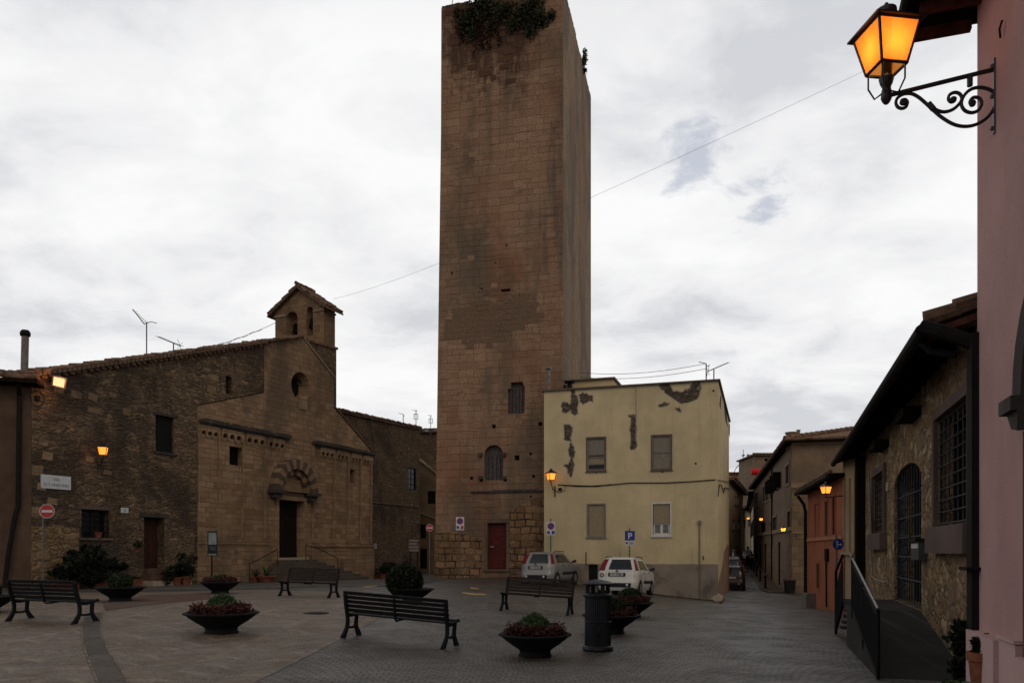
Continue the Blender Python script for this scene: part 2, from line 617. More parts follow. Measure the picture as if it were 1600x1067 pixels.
def rubble(name, cols, mortar, sx=2.2, sy=4.2, stains=(), bump=1.0, ms=0.08, rnd=1.0, dist=0.06, smear=0.5):
    """irregular field stone: warped, stretched voronoi cells, mortar smeared over part of them"""
    k = NT(name, 0.95, 0.1)
    uv = k.tc.outputs['UV']
    w = k.warp(uv, 1.7, 0.30)
    w = k.warp(w, 6, 0.13)
    w = k.warp(w, 19, 0.05)
    def cells(scale, off):
        m = k.mapping(w, (sx * scale, sy * scale, 1), (off, off, 0))
        v1 = k.n('ShaderNodeTexVoronoi', feature='F1'); k.l(m, v1.inputs['Vector']); v1.inputs['Scale'].default_value = 1.0
        v1.inputs['Randomness'].default_value = rnd
        v2 = k.n('ShaderNodeTexVoronoi', feature='DISTANCE_TO_EDGE'); k.l(m, v2.inputs['Vector']); v2.inputs['Scale'].default_value = 1.0
        v2.inputs['Randomness'].default_value = rnd
        return v1.outputs['Color'], v2.outputs['Distance']
    c1, d1 = cells(1.0, 0.0)
    c2, d2 = cells(1.9, 7.3)
    sel = k.ramp(k.noise(uv, 0.9, 3), .47, .53)
    col = k.mix(sel, c1, c2)
    dm = k.n('ShaderNodeMix', data_type='FLOAT'); k.l(sel, dm.inputs[0]); k.l(d1, dm.inputs[2]); k.l(d2, dm.inputs[3]); dd_ = dm.outputs[0]
    cr = k.n('ShaderNodeValToRGB')
    sp = k.n('ShaderNodeSeparateColor'); k.l(col, sp.inputs[0])
    k.l(sp.outputs[0], cr.inputs[0])
    cr.color_ramp.interpolation = 'LINEAR'
    els = cr.color_ramp.elements
    els[0].position = 0; els[0].color = cols[0] + (1,)
    els[1].position = 1.0 / len(cols); els[1].color = cols[1] + (1,)
    for i in range(2, len(cols)):
        e = els.new(i / len(cols)); e.color = cols[i] + (1,)
    fine = k.noise(uv, 15, 7, 0.7)
    base = k.mix(k.ramp(fine, .35, .7, 0, .6), cr.outputs[0], (1.5, 1.45, 1.4), 'MULTIPLY')
    base = k.mix(k.ramp(fine, .5, .3, 0, .6), base, (.5, .48, .46), 'MULTIPLY')
    base = k.mix(k.ramp(sp.outputs[1], 0, 1, 0, .35, False), base, (.6, .57, .55), 'MULTIPLY')
    edge = k.ramp(dd_, ms * 0.1, ms * 1.2, 1, 0)
    lose = k.ramp(k.noise(uv, 2.2, 5, .65), .36, .62, .1, .95)
    base = k.mix(k.math('MULTIPLY', edge, lose), base, mortar)
    if smear:
        avg = tuple(sum(c[i] for c in cols) / len(cols) * .82 for i in range(3))
        base = k.mix(k.ramp(k.noise(uv, 1.6, 7, .7, .5), .48, .62, 0, smear), base, avg)
    for i, (c, sc, lo, hi, am, st) in enumerate(stains):
        nz = k.noise(k.mapping(uv, (1, st, 1), (5.7 * i + 2, 1.1 * i, 0)), sc, 7, 0.68, 0.6)
        base = k.mix(k.ramp(nz, lo, hi, 0, am), base, c)
    k.color(base)
    h = k.math('ADD', k.ramp(dd_, 0, ms * 2.5, 0, .8), k.math('MULTIPLY', fine, 0.9))
    h = k.math('ADD', h, k.math('MULTIPLY', sp.outputs[2], 0.5))
    k.normal(k.bump(h, bump, dist))
    return k.m

def stucco(name, c, stains=(), var=0.12, bump=0.35, rough=0.9, streak=0.25, scol=(.3, .28, .24)):
    k = NT(name, rough, 0.2)
    uv = k.tc.outputs['UV']
    n1_ = k.noise(uv, 0.8, 6, 0.6)
    base = k.mix(k.ramp(n1_, .3, .7), tuple(x * (1 - var) for x in c), tuple(x * (1 + var) for x in c))
    st = k.noise(k.mapping(uv, (2.6, .16, 1)), 1.4, 5, 0.6)
    base = k.mix(k.ramp(st, .52, .75, 0, streak), base, scol)
    for i, (cc, sc, lo, hi, am, sr) in enumerate(stains):
        nz = k.noise(k.mapping(uv, (1, sr, 1), (3.3 * i + 4, 1.9 * i, 0)), sc, 7, 0.65, 0.5)
        base = k.mix(k.ramp(nz, lo, hi, 0, am), base, cc)
    f = k.noise(uv, 22, 5, 0.7)
    base = k.mix(k.ramp(f, .3, .7, 0, .22), base, (.6, .6, .6), 'MULTIPLY')
    k.color(base)
    k.normal(k.bump(k.math('ADD', f, k.math('MULTIPLY', n1_, 2.0)), bump, 0.02))
    return k.m

def cobble(name, c1, c2, joint, size=0.11, arc=1.3, tint=None, jl=0.9, line=0.0, lcol=(.20, .16, .125), spec=.35, rlo=.45, rhi=.75):
    """small setts laid in repeating arcs"""
    k = NT(name, 0.6, spec)
    ob = k.tc.outputs['Object']
    w = k.warp(ob, 0.7, 0.22)
    w = k.warp(w, 3.0, 0.05)
    s = k.n('ShaderNodeSeparateXYZ'); k.l(w, s.inputs[0])
    fx = k.math('SUBTRACT', k.math('FRACT', k.math('DIVIDE', s.outputs[0], arc)), 0.5)
    lift = k.math('MULTIPLY', k.math('MULTIPLY', fx, fx), arc * 1.5)
    yy = k.math('ADD', s.outputs[1], lift)
    cb = k.n('ShaderNodeCombineXYZ')
    k.l(s.outputs[0], cb.inputs[0]); k.l(yy, cb.inputs[1])
    b = k.n('ShaderNodeTexBrick'); k.l(cb.outputs[0], b.inputs['Vector'])
    b.inputs['Color1'].default_value = (0, 0, 0, 1); b.inputs['Color2'].default_value = (1, 1, 1, 1)
    b.inputs['Mortar'].default_value = (.5, .5, .5, 1)
    b.inputs['Scale'].default_value = 1.0
    b.inputs['Mortar Size'].default_value = size * 0.13
    b.inputs['Mortar Smooth'].default_value = 0.6
    b.inputs['Brick Width'].default_value = size * 1.05
    b.inputs['Row Height'].default_value = size
    base = k.mix(b.outputs['Color'], c1, c2)
    big = k.noise(ob, 0.35, 7, 0.6, 0.6)
    base = k.mix(k.ramp(big, .35, .65, 0, .55), base, tint or tuple(x * 1.5 for x in c2))
    dk = k.noise(ob, 1.3, 7, 0.65, 0.6)
    base = k.mix(k.ramp(dk, .45, .72, 0, .6), base, tuple(x * 0.5 for x in c1))
    f = k.noise(ob, 35, 4, 0.7)
    base = k.mix(k.ramp(f, .3, .7, 0, .45), base, (.5, .5, .5), 'MULTIPLY')
    base = k.mix(k.math('MULTIPLY', b.outputs['Fac'], jl), base, joint)
    if line:
        ln = k.math('ABSOLUTE', k.math('SUBTRACT', k.math('FRACT', k.math('DIVIDE', yy, size * 5)), 0.5))
        lx = k.math('ABSOLUTE', k.math('SUBTRACT', k.math('FRACT', k.math('DIVIDE', s.outputs[0], arc)), 0.5))
        m1 = k.math('MAXIMUM', k.ramp(ln, .19, .07), k.ramp(lx, .08, .03))
        m1 = k.math('MULTIPLY', m1, k.ramp(k.noise(ob, 1.6, 5, .6), .42, .62, .1, 1))
        base = k.mix(k.math('MULTIPLY', m1, line), base, lcol)
    k.color(base)
    h = k.math('SUBTRACT', k.math('MULTIPLY', f, .3), b.outputs['Fac'])
    h = k.math('ADD', h, k.math('MULTIPLY', b.outputs['Color'], 0.5))
    k.normal(k.bump(h, 1.0, 0.05))
    k.l(k.ramp(k.noise(ob, 1.1, 6, .65), .35, .65, rlo, rhi), k.b.inputs['Roughness'])
    return k.m

def tiles(name, c1, c2, pitch=0.22, row=0.4):
    k = NT(name, 0.9, 0.15)
    uv = k.tc.outputs['UV']
    w = k.warp(uv, 4, 0.03)
    s = k.n('ShaderNodeSeparateXYZ'); k.l(w, s.inputs[0])
    a = k.math('ABSOLUTE', k.math('SINE', k.math('MULTIPLY', s.outputs[0], PI / pitch)))
    b = k.math('FRACT', k.math('DIVIDE', s.outputs[1], row))
    nz = k.noise(uv, 3, 6, .7)
    base = k.mix(k.ramp(nz, .3, .7), c1, c2)
    base = k.mix(k.ramp(k.noise(uv, .8, 5), .5, .7, 0, .6), base, tuple(x * .5 for x in c1))
    base = k.mix(k.ramp(a, 0, .45, .85, 0), base, tuple(x * .2 for x in c1))
    base = k.mix(k.ramp(b, 0, .1, .7, 0), base, tuple(x * .25 for x in c1))
    k.color(base)
    k.normal(k.bump(k.math('ADD', a, k.math('MULTIPLY', b, .4)), 1.0, 0.07))
    return k.m

def emit(name, col, strength):
    m, nt = newmat(name)
    o = nt.nodes.new('ShaderNodeOutputMaterial'); e = nt.nodes.new('ShaderNodeEmission')
    e.inputs[0].default_value = col + (1,); e.inputs[1].default_value = strength
    nt.links.new(e.outputs[0], o.inputs[0])
    return m

def foliage(name, c1, c2):
    k = NT(name, 0.65, 0.25)
    g = k.n('ShaderNodeNewGeometry')
    v = k.math('ADD', k.math('MULTIPLY', g.outputs['Random Per Island'], .7), k.math('MULTIPLY', k.noise(k.tc.outputs['Object'], 5, 3), .4))
    k.color(k.mix(v, c1, c2))
    return k.m
# ------------------------------------------------------------------ shared materials
M = {}
M['tower'] = ashlar('tower_stone', (.265, .158, .100), (.335, .215, .142), (.105, .064, .040), .58, .30, .010, stains=[((.115, .088, .062), .22, .46, .64, .8, .45), ((.20, .088, .05), .30, .48, .64, .55, .6), ((.29, .20, .13), .9, .56, .7, .55, 2.0), ((.07, .048, .036), .55, .60, .74, .7, 2.2), ((.10, .083, .065), .55, .50, .68, .75, .10)], vary=.5, bump=1.0, warp=.10, alt=1.35, mortmul=.6, top=(23.8, 28.4, (.062, .032, .022), -11.0))
M['tower_side'] = ashlar('tower_side_stone', (.24, .168, .105), (.30, .21, .132), (.10, .072, .05), .62, .34, .010, stains=[((.13, .10, .075), .4, .42, .62, .8, .35), ((.27, .15, .08), .3, .52, .7, .7, .5), ((.08, .065, .05), 1.2, .55, .75, .6, .2)], vary=.45, bump=.8)
M['church'] = ashlar('church_stone', (.215, .138, .082), (.345, .235, .146), (.105, .066, .040), .55, .30, .012, alt=.82, stains=[((.125, .09, .06), .35, .47, .66, .8, .4), ((.26, .175, .105), .5, .50, .7, .7, 1.3), ((.20, .095, .052), .6, .56, .70, .65, 1.0), ((.08, .057, .04), .8, .56, .74, .75, .4), ((.28, .2, .13), 2.5, .62, .74, .6, 1)], vary=.4, bump=.7, warp=.05)
M['rubble_left'] = rubble('rubble_left', [(.18, .125, .08), (.24, .172, .106), (.13, .094, .066), (.2, .13, .08), (.28, .2, .12), (.11, .082, .06)], (.065, .048, .035), 2.1, 5.6, stains=[((.062, .047, .037), .22, .46, .60, .85, .7), ((.15, .118, .088), .5, .58, .72, .5, 1.0)], bump=1.0)
M['rubble_base'] = rubble('rubble_base', [(.25, .165, .088), (.29, .195, .11), (.2, .14, .085), (.23, .15, .08)], (.08, .058, .04), 2.0, 3.4, bump=1.0, smear=.3)
M['rubble_dark'] = rubble('rubble_dark', [(.125, .085, .052), (.165, .11, .066), (.1, .070, .047), (.14, .095, .06)], (.06, .042, .03), 2.4, 5.2, stains=[((.055, .04, .03), .3, .48, .62, .85, .8), ((.19, .13, .075), .35, .55, .7, .6, .6)], bump=1.0)
M['rubble_right'] = rubble('rubble_right', [(.28, .185, .095), (.40, .28, .15), (.2, .135, .08), (.34, .2, .095), (.25, .175, .12), (.17, .12, .085), (.46, .35, .21)], (.12, .082, .05), 2.7, 4.8, stains=[((.15, .12, .09), .7, .54, .7, .6, 1.0), ((.40, .25, .11), .9, .56, .7, .55, 1.0), ((.28, .19, .115), .45, .53, .62, .7, 1.0)], bump=1.0, dist=.06, smear=.45, ms=.11)
M['rubble_tower'] = ashlar('foot_stone', (.15, .09, .052), (.27, .17, .10), (.04, .027, .018), .55, .36, .035, stains=[((.06, .04, .028), .7, .5, .64, .75, 1.2), ((.3, .21, .13), 1.6, .58, .7, .6, 1)], vary=.6, bump=1.0, warp=.22)
M['yellow'] = stucco('yellow_render', (.555, .455, .275), stains=[((.43, .35, .215), .28, .46, .7, .75, .8), ((.46, .42, .27), .9, .55, .75, .5, .5), ((.33, .27, .18), 1.6, .62, .78, .6, .25), ((.30, .25, .17), 3.5, .66, .8, .5, .6)], var=.1, streak=.4, scol=(.36, .30, .20))
M['yellow_side'] = stucco('yellow_render_side', (.55, .42, .235), stains=[((.38, .28, .17), .5, .5, .72, .6, .5)], var=.1, streak=.3)
M['grey_plinth'] = stucco('grey_plinth', (.235, .20, .165), stains=[((.12, .10, .085), 1.0, .5, .66, .8, .9), ((.30, .26, .21), .6, .55, .7, .5, 1)], var=.15)
M['raw'] = rubble('bare_masonry', [(.12, .095, .075), (.16, .125, .095), (.085, .068, .055), (.2, .16, .12)], (.06, .05, .04), 5, 8, bump=1.0)
M['raw_rim'] = stucco('plaster_undercoat', (.30, .26, .20), var=.2)
M['pink'] = stucco('pink_render', (.47, .285, .262), stains=[((.38, .22, .215), .4, .5, .7, .7, .35), ((.49, .30, .27), 1.4, .52, .7, .5, .3), ((.44, .22, .17), 2.2, .62, .72, .5, .6), ((.33, .2, .2), 3.0, .6, .75, .4, .2)], var=.08, streak=.3, scol=(.31, .20, .20), bump=.6)
M['orange'] = stucco('orange_render', (.37, .125, .068), stains=[((.27, .095, .055), .5, .48, .7, .7, .5), ((.42, .19, .12), 1.0, .56, .72, .5, .6)], var=.12, streak=.3, scol=(.2, .09, .06))
M['beige'] = stucco('beige_render', (.33, .245, .15), stains=[((.22, .16, .1), .7, .5, .7, .6, .5)], var=.12, streak=.35)
M['brownwall'] = stucco('brown_render', (.20, .14, .095), stains=[((.13, .092, .065), .4, .48, .66, .8, .6), ((.25, .18, .12), .8, .55, .7, .6, 1), ((.21, .11, .065), .5, .6, .72, .6, .8)], var=.18, streak=.4, scol=(.1, .075, .055), bump=.6)
M['brownstone'] = ashlar('brown_stone', (.17, .12, .08), (.235, .165, .105), (.07, .05, .035), .7, .38, .012, stains=[((.10, .075, .055), .4, .5, .68, .7, 1)], vary=.35)
M['trimstone'] = stucco('trim_stone', (.26, .195, .13), var=.2, streak=.4, scol=(.12, .09, .07))
M['palestone'] = stucco('pale_stone', (.36, .30, .22), var=.2)
M['darkstone'] = stucco('dark_grey_stone', (.055, .046, .042), var=.25, bump=.6)
M['recess_shade'] = plain('painted_niche_shade', (.030, .020, .015), .9, .1)  # near-black brown: recess shade put into the colour
M['voussoir_dark'] = stucco('grey_voussoir', (.085, .060, .046), var=.3)
M['voussoir_light'] = stucco('tan_voussoir', (.235, .152, .087), var=.3)
M['sillstone'] = stucco('brown_sill_stone', (.115, .08, .068), var=.2, bump=.6)
M['pinkstone'] = stucco('pink_plinth_stone', (.50, .33, .31), var=.08, streak=.15)
M['tile'] = tiles('roof_tiles', (.20, .11, .065), (.27, .17, .10))
M['tile_dark'] = tiles('old_roof_tiles', (.13, .085, .06), (.20, .135, .095))
M['tile_obj'] = plain('clay_tile', (.16, .10, .068), .9, .1, var=.45, scale=3, bump=.5)
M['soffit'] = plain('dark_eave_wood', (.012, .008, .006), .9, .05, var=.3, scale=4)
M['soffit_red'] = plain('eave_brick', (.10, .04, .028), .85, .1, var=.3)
M['void'] = plain('room_darkness', (.008, .007, .007), .9, .1, bump=0)
M['glass'] = plain('window_glass', (.008, .009, .011), .25, .3, var=.3, bump=0)
M['wood_dark'] = plain('dark_wood', (.013, .009, .007), .8, .15, var=.35, scale=8)
M['wood_door'] = plain('brown_door_wood', (.045, .016, .010), .7, .2, var=.3, scale=8)
M['wood_red'] = plain('red_door_wood', (.075, .012, .010), .65, .2, var=.25, scale=5)
M['wood_grey'] = plain('weathered_board', (.075, .066, .066), .85, .15, var=.35, scale=10, bump=.5)
M['shutter_dark'] = plain('dark_green_shutter', (.009, .010, .009), .75, .15)
M['iron'] = plain('wrought_iron', (.009, .008, .008), .75, .12, var=.3, scale=12)
M['bench_iron'] = plain('cast_iron_paint', (.008, .010, .012), .75, .12, var=.25, scale=14)
M['bench_wood'] = plain('bench_slat_wood', (.022, .015, .013), .72, .14, var=.35, scale=9)
M['bench_dark'] = plain('dark_bench_slat', (.010, .009, .010), .72, .14, var=.35, scale=9)
M['bin'] = plain('bin_enamel', (.008, .011, .015), .5, .3, var=.2, scale=8)
M['bowl'] = plain('dark_bowl_concrete', (.010, .010, .011), .85, .15, var=.3, scale=7, bump=.3)
M['soil'] = plain('potting_soil', (.02, .014, .01), .95, .1)
M['terracotta'] = plain('terracotta', (.17, .06, .032), .85, .2, var=.3, scale=7)
M['metal_grey'] = plain('galvanised_metal', (.13, .13, .135), .45, .5, .6, var=.2)
M['zinc'] = plain('aerial_metal', (.09, .09, .09), .5, .5, .5, bump=0)
M['gutter'] = plain('dark_copper_gutter', (.011, .009, .008), .75, .15, 0)
M['cable'] = plain('cable_rubber', (.10, .10, .10), .6, .3, bump=0)
M['frame_grey'] = plain('aluminium_frame', (.17, .15, .13), .5, .4, var=.12)
M['frame_brown'] = plain('brown_frame', (.10, .072, .055), .55, .35, var=.15)
M['frame_white'] = plain('white_frame', (.55, .54, .52), .5, .4, var=.06)
M['blind'] = plain('beige_roller_blind', (.30, .245, .16), .6, .3, var=.08, bump=0)
M['blind_grey'] = plain('grey_roller_blind', (.23, .205, .165), .6, .3, var=.1, bump=0)
M['curtain'] = plain('pale_curtain', (.16, .17, .18), .8, .1)
M['marble'] = plain('street_name_marble', (.50, .52, .54), .5, .4, var=.08, bump=0)
M['ink'] = plain('black_lettering', (.03, .03, .03), .6, .3, bump=0)
M['sign_white'] = plain('sign_white', (.50, .50, .52), .4, .4, var=.05, bump=0)
M['sign_red'] = plain('sign_red', (.36, .022, .02), .4, .4, var=.06, bump=0)
M['sign_blue'] = plain('sign_blue', (.012, .035, .22), .4, .4, var=.06, bump=0)
M['sign_brown'] = plain('sign_brown', (.06, .028, .017), .5, .4, var=.1, bump=0)
M['paper'] = plain('notice_paper', (.20, .23, .25), .6, .3, var=.2, scale=4, bump=0)
M['paint_yellow'] = plain('worn_yellow_paint', (.30, .19, .075), .7, .3, var=.5, scale=5)
M['green_dark'] = foliage('dark_leaves', (.010, .016, .007), (.030, .048, .018))
M['green_mid'] = foliage('mid_leaves', (.020, .040, .014), (.055, .095, .035))
M['green_deep'] = foliage('deep_leaves', (.004, .007, .003), (.013, .019, .009))
M['leaf_red'] = foliage('red_begonia_leaves', (.022, .009, .007), (.085, .024, .017))
M['petal'] = foliage('pale_petals', (.22, .09, .08), (.42, .22, .20))
M['ivy'] = foliage('ivy_leaves', (.012, .017, .007), (.040, .045, .018))
M['ivy_brown'] = foliage('dry_creeper', (.035, .015, .010), (.07, .028, .018))
M['lampglass_far'] = emit('far_lamp_glow', (1.0, .36, .07), 2.2)
M['lampcore'] = emit('lamp_core', (1.0, .72, .32), 7.0)
M['flood'] = emit('floodlight_glow', (1.0, .48, .22), 1.9)
M['cobble_grey'] = cobble('grey_setts', (.040, .033, .028), (.125, .104, .086), (.018, .015, .012), .15, 1.7, tint=(.145, .118, .095), jl=.9, line=.2, spec=.6, rlo=.36, rhi=.6)
M['cobble_warm'] = cobble('warm_setts', (.078, .056, .040), (.185, .136, .095), (.24, .185, .135), .14, 1.3, tint=(.20, .143, .096), jl=.55, line=.85, lcol=(.235, .18, .13), spec=.4, rlo=.45, rhi=.7)
M['slate'] = ashlar('slate_band', (.060, .052, .045), (.095, .082, .069), (.035, .03, .027), .9, .5, .012, vary=.5, bump=.5, rough=.7)
M['brickpave'] = ashlar('red_brick_paving', (.095, .045, .035), (.125, .062, .046), (.075, .055, .045), .24, .12, .014, stains=[((.10, .078, .06), .7, .42, .62, .9, 1)], vary=.5, bump=.6)
M['edge_setts'] = ashlar('edge_setts', (.15, .12, .09), (.26, .21, .16), (.08, .06, .05), .12, .12, .02, vary=.5, bump=.6)
M['asphalt'] = stucco('worn_asphalt', (.075, .067, .060), stains=[((.11, .095, .08), .6, .5, .7, .6, 1)], var=.25)
M['rampstone'] = stucco('dark_ramp_surface', (.032, .028, .026), var=.25, bump=.5)
M['stepstone'] = stucco('worn_step_stone', (.095, .078, .062), var=.25, bump=.5)

# ------------------------------------------------------------------ ground sheet
def lines(a, b, step, ext):
    c = []
    x = a
    while x <= b + 1e-6:
        c.append(x); x += step
    return sorted(set([-e for e in ext] + c + list(ext)))
def build_ground():
    xs = sorted(set([-600, -300, -150, -80, -55, -42] + [(-34 + i * .5) for i in range(0, 137)] + [38, 42, 48, 60, 90, 150, 300, 600]))
    ys = sorted(set([-600, -300, -120, -60, -35] + [(-20 + i * .5) for i in range(0, 175)] + [70 + i * 2 for i in range(0, 50)] + [180, 220, 300, 600]))
    P = np.array([(x, y) for y in ys for x in xs], float)
    C = P.copy(); C[:, 0] = np.clip(C[:, 0], -32, 45); C[:, 1] = np.clip(C[:, 1], -20, 165)
    Z = np.zeros(len(P))
    for i in range(0, len(P), 4000):
        r2 = ((C[i:i + 4000, None, :] - _P[None]) ** 2).sum(2)
        Z[i:i + 4000] = _U(r2) @ _W[:_n] + _W[_n] + C[i:i + 4000] @ _W[_n + 1:]
    mb = MB()
    mb.v = [(P[i, 0], P[i, 1], Z[i]) for i in range(len(P))]
    w = len(xs)
    for j in range(len(ys) - 1):
        for i in range(w - 1):
            a = j * w + i
            mb.f.append((a, a + 1, a + 1 + w, a + w)); mb.m.append(0)
    o = mb.build('ground', M['cobble_grey'], smooth=True)
    tag(o, kind='structure')
build_ground()

def sheet(name, poly, mat, lift=0.006, kind='structure', step=0.5):
    """flat polygon (world xy) draped on the ground"""
    bm = bmesh.new()
    f = bm.faces.new([bm.verts.new((x, y, 0)) for x, y in poly])
    xs = [p[0] for p in poly]; ys = [p[1] for p in poly]
    for ax, lo, hi in ((0, min(xs), max(xs)), (1, min(ys), max(ys))):
        c = math.floor(lo / step) * step
        while c < hi:
            co = (c, 0, 0) if ax == 0 else (0, c, 0)
            no = (1, 0, 0) if ax == 0 else (0, 1, 0)
            bmesh.ops.bisect_plane(bm, geom=bm.verts[:] + bm.edges[:] + bm.faces[:], plane_co=co, plane_no=no)
            c += step
    bm.verts.index_update()
    mb = MB()
    mb.v = [(v.co.x, v.co.y, ground(v.co.x, v.co.y) + lift) for v in bm.verts]
    for fc in bm.faces:
        mb.f.append(tuple(v.index for v in fc.verts)); mb.m.append(0)
    bm.free()
    o = mb.build(name, mat, smooth=True)
    if o.data.polygons[0].normal.z < 0:
        o.data.flip_normals()
    tag(o, kind=kind)
    return o
def gp(*pts):
    return [tuple(gpix(x, y)[:2]) for x, y in pts]

warm = gp((640, 944), (530, 1000), (400, 1066)) + [(-2.6, 5.0), (-4, 2.0), (-14, 1.0), (-24, 6), (-24, 14)] + gp((0, 936), (120, 926), (300, 924), (420, 921), (560, 926))
sheet('plaza_paving', warm, M['cobble_warm'], .007)
bandc = [(147, 958), (141, 985), (150, 1015), (166, 1048), (186, 1090), (215, 1150)]
bl = []; br = []
for (x, y), hw in zip(bandc, (11, 12, 16, 20, 24, 30)):
    bl.append((x - hw, y)); br.append((x + hw, y))
sheet('paving_band', gp(*bl) + gp(*br)[::-1], M['slate'], .013)
for i in (0, 1):
    off0, off1 = ((-16, -13), (15, 18))[i]
    q = [(x + (a - 4 if i == 0 else a + 1), y) for (x, y), a in zip(bandc, [(-11, -12, -16, -20, -24, -30), (11, 12, 16, 20, 24, 30)][i])]
    q2 = [(x + 2.5 + k * .6, y) for k, (x, y) in enumerate(q)]
    sheet('paving_edge', gp(*q) + gp(*q2)[::-1], M['edge_setts'], .016)
sheet('brick_paving', gp((165, 955), (330, 936), (330, 928), (235, 929), (160, 943)), M['brickpave'], .014)
sheet('back_lane', gp((-60, 926), (150, 917), (300, 912), (430, 911), (560, 908), (660, 903), (700, 905), (640, 916), (500, 917), (420, 919), (300, 922), (120, 924), (-60, 934)), M['asphalt'], .012)
for a in ([(566, 917), (588, 914), (590, 916), (572, 919)], [(722, 925), (742, 927), (760, 928), (758, 930), (736, 930), (722, 927)], [(735, 917), (748, 919), (748, 921), (735, 920)]):
    sheet('road_marking', gp(*a), M['paint_yellow'], .012)

# ------------------------------------------------------------------ generic building pieces
def bars(fr, mb, r, s, nv, nh, rad=.012, bulge=0.0):
    t0, z0, t1, z1 = r
    for i in range(nv + 1):
        t = t0 + (t1 - t0) * i / nv
        mb.tube([fr.P(t, z0, s), fr.P(t, z1, s)], rad, 5)
    for j in range(nh + 1):
        z = z0 + (z1 - z0) * j / nh
        mb.tube([fr.P(t0, z, s + rad), fr.P(t1, z, s + rad)], rad, 5)
def pane(fr, r, s, parent, mat=None, name='pane'):
    mb = MB(); fr.box(mb, r[0], r[2], r[1], r[3], s - .03, s)
    return mb.build(name, mat or M['glass'], parent)
def frame_rect(fr, mb, r, w, s0, s1):
    t0, z0, t1, z1 = r
    fr.box(mb, t0, t0 + w, z0, z1, s0, s1); fr.box(mb, t1 - w, t1, z0, z1, s0, s1)
    fr.box(mb, t0 + w, t1 - w, z0, z0 + w, s0, s1); fr.box(mb, t0 + w, t1 - w, z1 - w, z1, s0, s1)
def surround(fr, mb, r, w, s0, s1):
    t0, z0, t1, z1 = r
    fr.box(mb, t0 - w, t0, z0 - w, z1 + w, s0, s1); fr.box(mb, t1, t1 + w, z0 - w, z1 + w, s0, s1)
    fr.box(mb, t0, t1, z0 - w, z0, s0, s1); fr.box(mb, t0, t1, z1, z1 + w, s0, s1)
def simple_window(fr, r, root, s=-.2, shutter=None, label=None, grille=0):
    mb = MB(); frame_rect(fr, mb, r, .06, s - .03, s + .02)
    tm = (r[0] + r[2]) / 2
    fr.box(mb, tm - .025, tm + .025, r[1] + .06, r[3] - .06, s - .03, s + .015)
    w = mb.build('window', M['wood_dark'], root)
    if label: w['label'] = label
    pane(fr, (r[0] + .06, r[1] + .06, r[2] - .06, r[3] - .06), s - .01, w)
    if grille:
        g = MB(); bars(fr, g, (r[0] + .05, r[1], r[2] - .05, r[3]), .02 - .1, grille, grille + 1)
        g.build('grille', M['iron'], w)
    return w
def louvre(fr, mb, r, s, n):
    """slatted leaf"""
    t0, z0, t1, z1 = r
    frame_rect(fr, mb, r, .05, s, s + .04)
    for i in range(n):
        z = z0 + .05 + (z1 - z0 - .1) * (i + .5) / n
        h = (z1 - z0 - .1) / n
        P = fr.P
        mb.poly([P(t0 + .05, z - h * .5, s + .035), P(t1 - .05, z - h * .5, s + .035), P(t1 - .05, z + h * .45, s + .008), P(t0 + .05, z + h * .45, s + .008)])
def backwall(fr, mb, t0, t1, z0, z1, depth):
    fr.box(mb, t0, t1, z0, z1, -depth, -depth + .1)
def tile_edge(mb, p0, p1, r=.09, seg=.36, jit=.012, flip=False):
    """row of overlapping half-round tiles along an edge"""
    p0 = Vector(p0); p1 = Vector(p1)
    L = (p1 - p0).length
    n = max(2, int(L / seg))
    for i in range(n):
        a = p0.lerp(p1, i / n); b = p0.lerp(p1, (i + 1.12) / n)
        j = Vector((random.uniform(-jit, jit), random.uniform(-jit, jit), random.uniform(-jit, jit)))
        mb.tube([a + j + Vector((0, 0, .02)), b + j], [r, r * .82], 7)

# ================================================================== CHURCH AND LEFT HOUSE
FC = Frame((-15.5, 39.2), (.41, .912))
def cbox(name, mat, t0, t1, z0, z1, s0, s1, parent):
    mb = MB(); FC.box(mb, t0, t1, z0, z1, s0, s1); return mb.build(name, mat, parent)
church = empty('church', FC.P(7.5, ground(-12, 47)), 'small brown stone church with round window, striped arched portal and bell gable', 'church')
door_r = (5.87, 1.25, 8.05, 4.5)
ocu_t, ocu_z = FC.px(470, 604)
wl = FC.rect(358.5, 698, 380, 727); wr = FC.rect(543.5, 733, 554.5, 754)
zb = -1.2
out = [(0, zb), (15.16, zb), (15.16, 8.15), (10.99, 10.45), (10.99, 12.25), (7.95, 14.05), (4.74, 12.9), (4.74, 10.25), (0, 8.75)]
mb = MB()
door_hole = [(door_r[0], zb), (door_r[2], zb), (door_r[2], door_r[3]), (door_r[0], door_r[3])]
FC.panel(mb, out, [rc(wl), rc(wr)], [.5, .5], s=0, rim=.8)
# cut door and oculus: separate call keeps loops simple
mb = MB()
FC.panel(mb, out, [rc(door_r), circ(ocu_t, ocu_z, .84, 28), rc(wl), rc(wr)], [.55, .0, .5, .5], s=0, rim=.8)
# splayed oculus reveal
n = 28
for i in range(n):
    a0, a1 = 2 * PI * i / n, 2 * PI * (i + 1) / n
    q = []
    for rr, ss, aa in ((.84, 0, a0), (.84, 0, a1), (.60, -.65, a1), (.60, -.65, a0)):
        q.append(FC.P(ocu_t + rr * math.cos(aa), ocu_z + rr * math.sin(aa), ss))
    mb.poly(q)
wall = mb.build('wall', M['church'], church)
mb = MB(); FC.prism(mb, circ(ocu_t, ocu_z, .62, 24), -.75, -.66)
ocu = mb.build('round_window', M['glass'], church)
for r in (wl, wr):
    simple_window(FC, r, church, -.4)
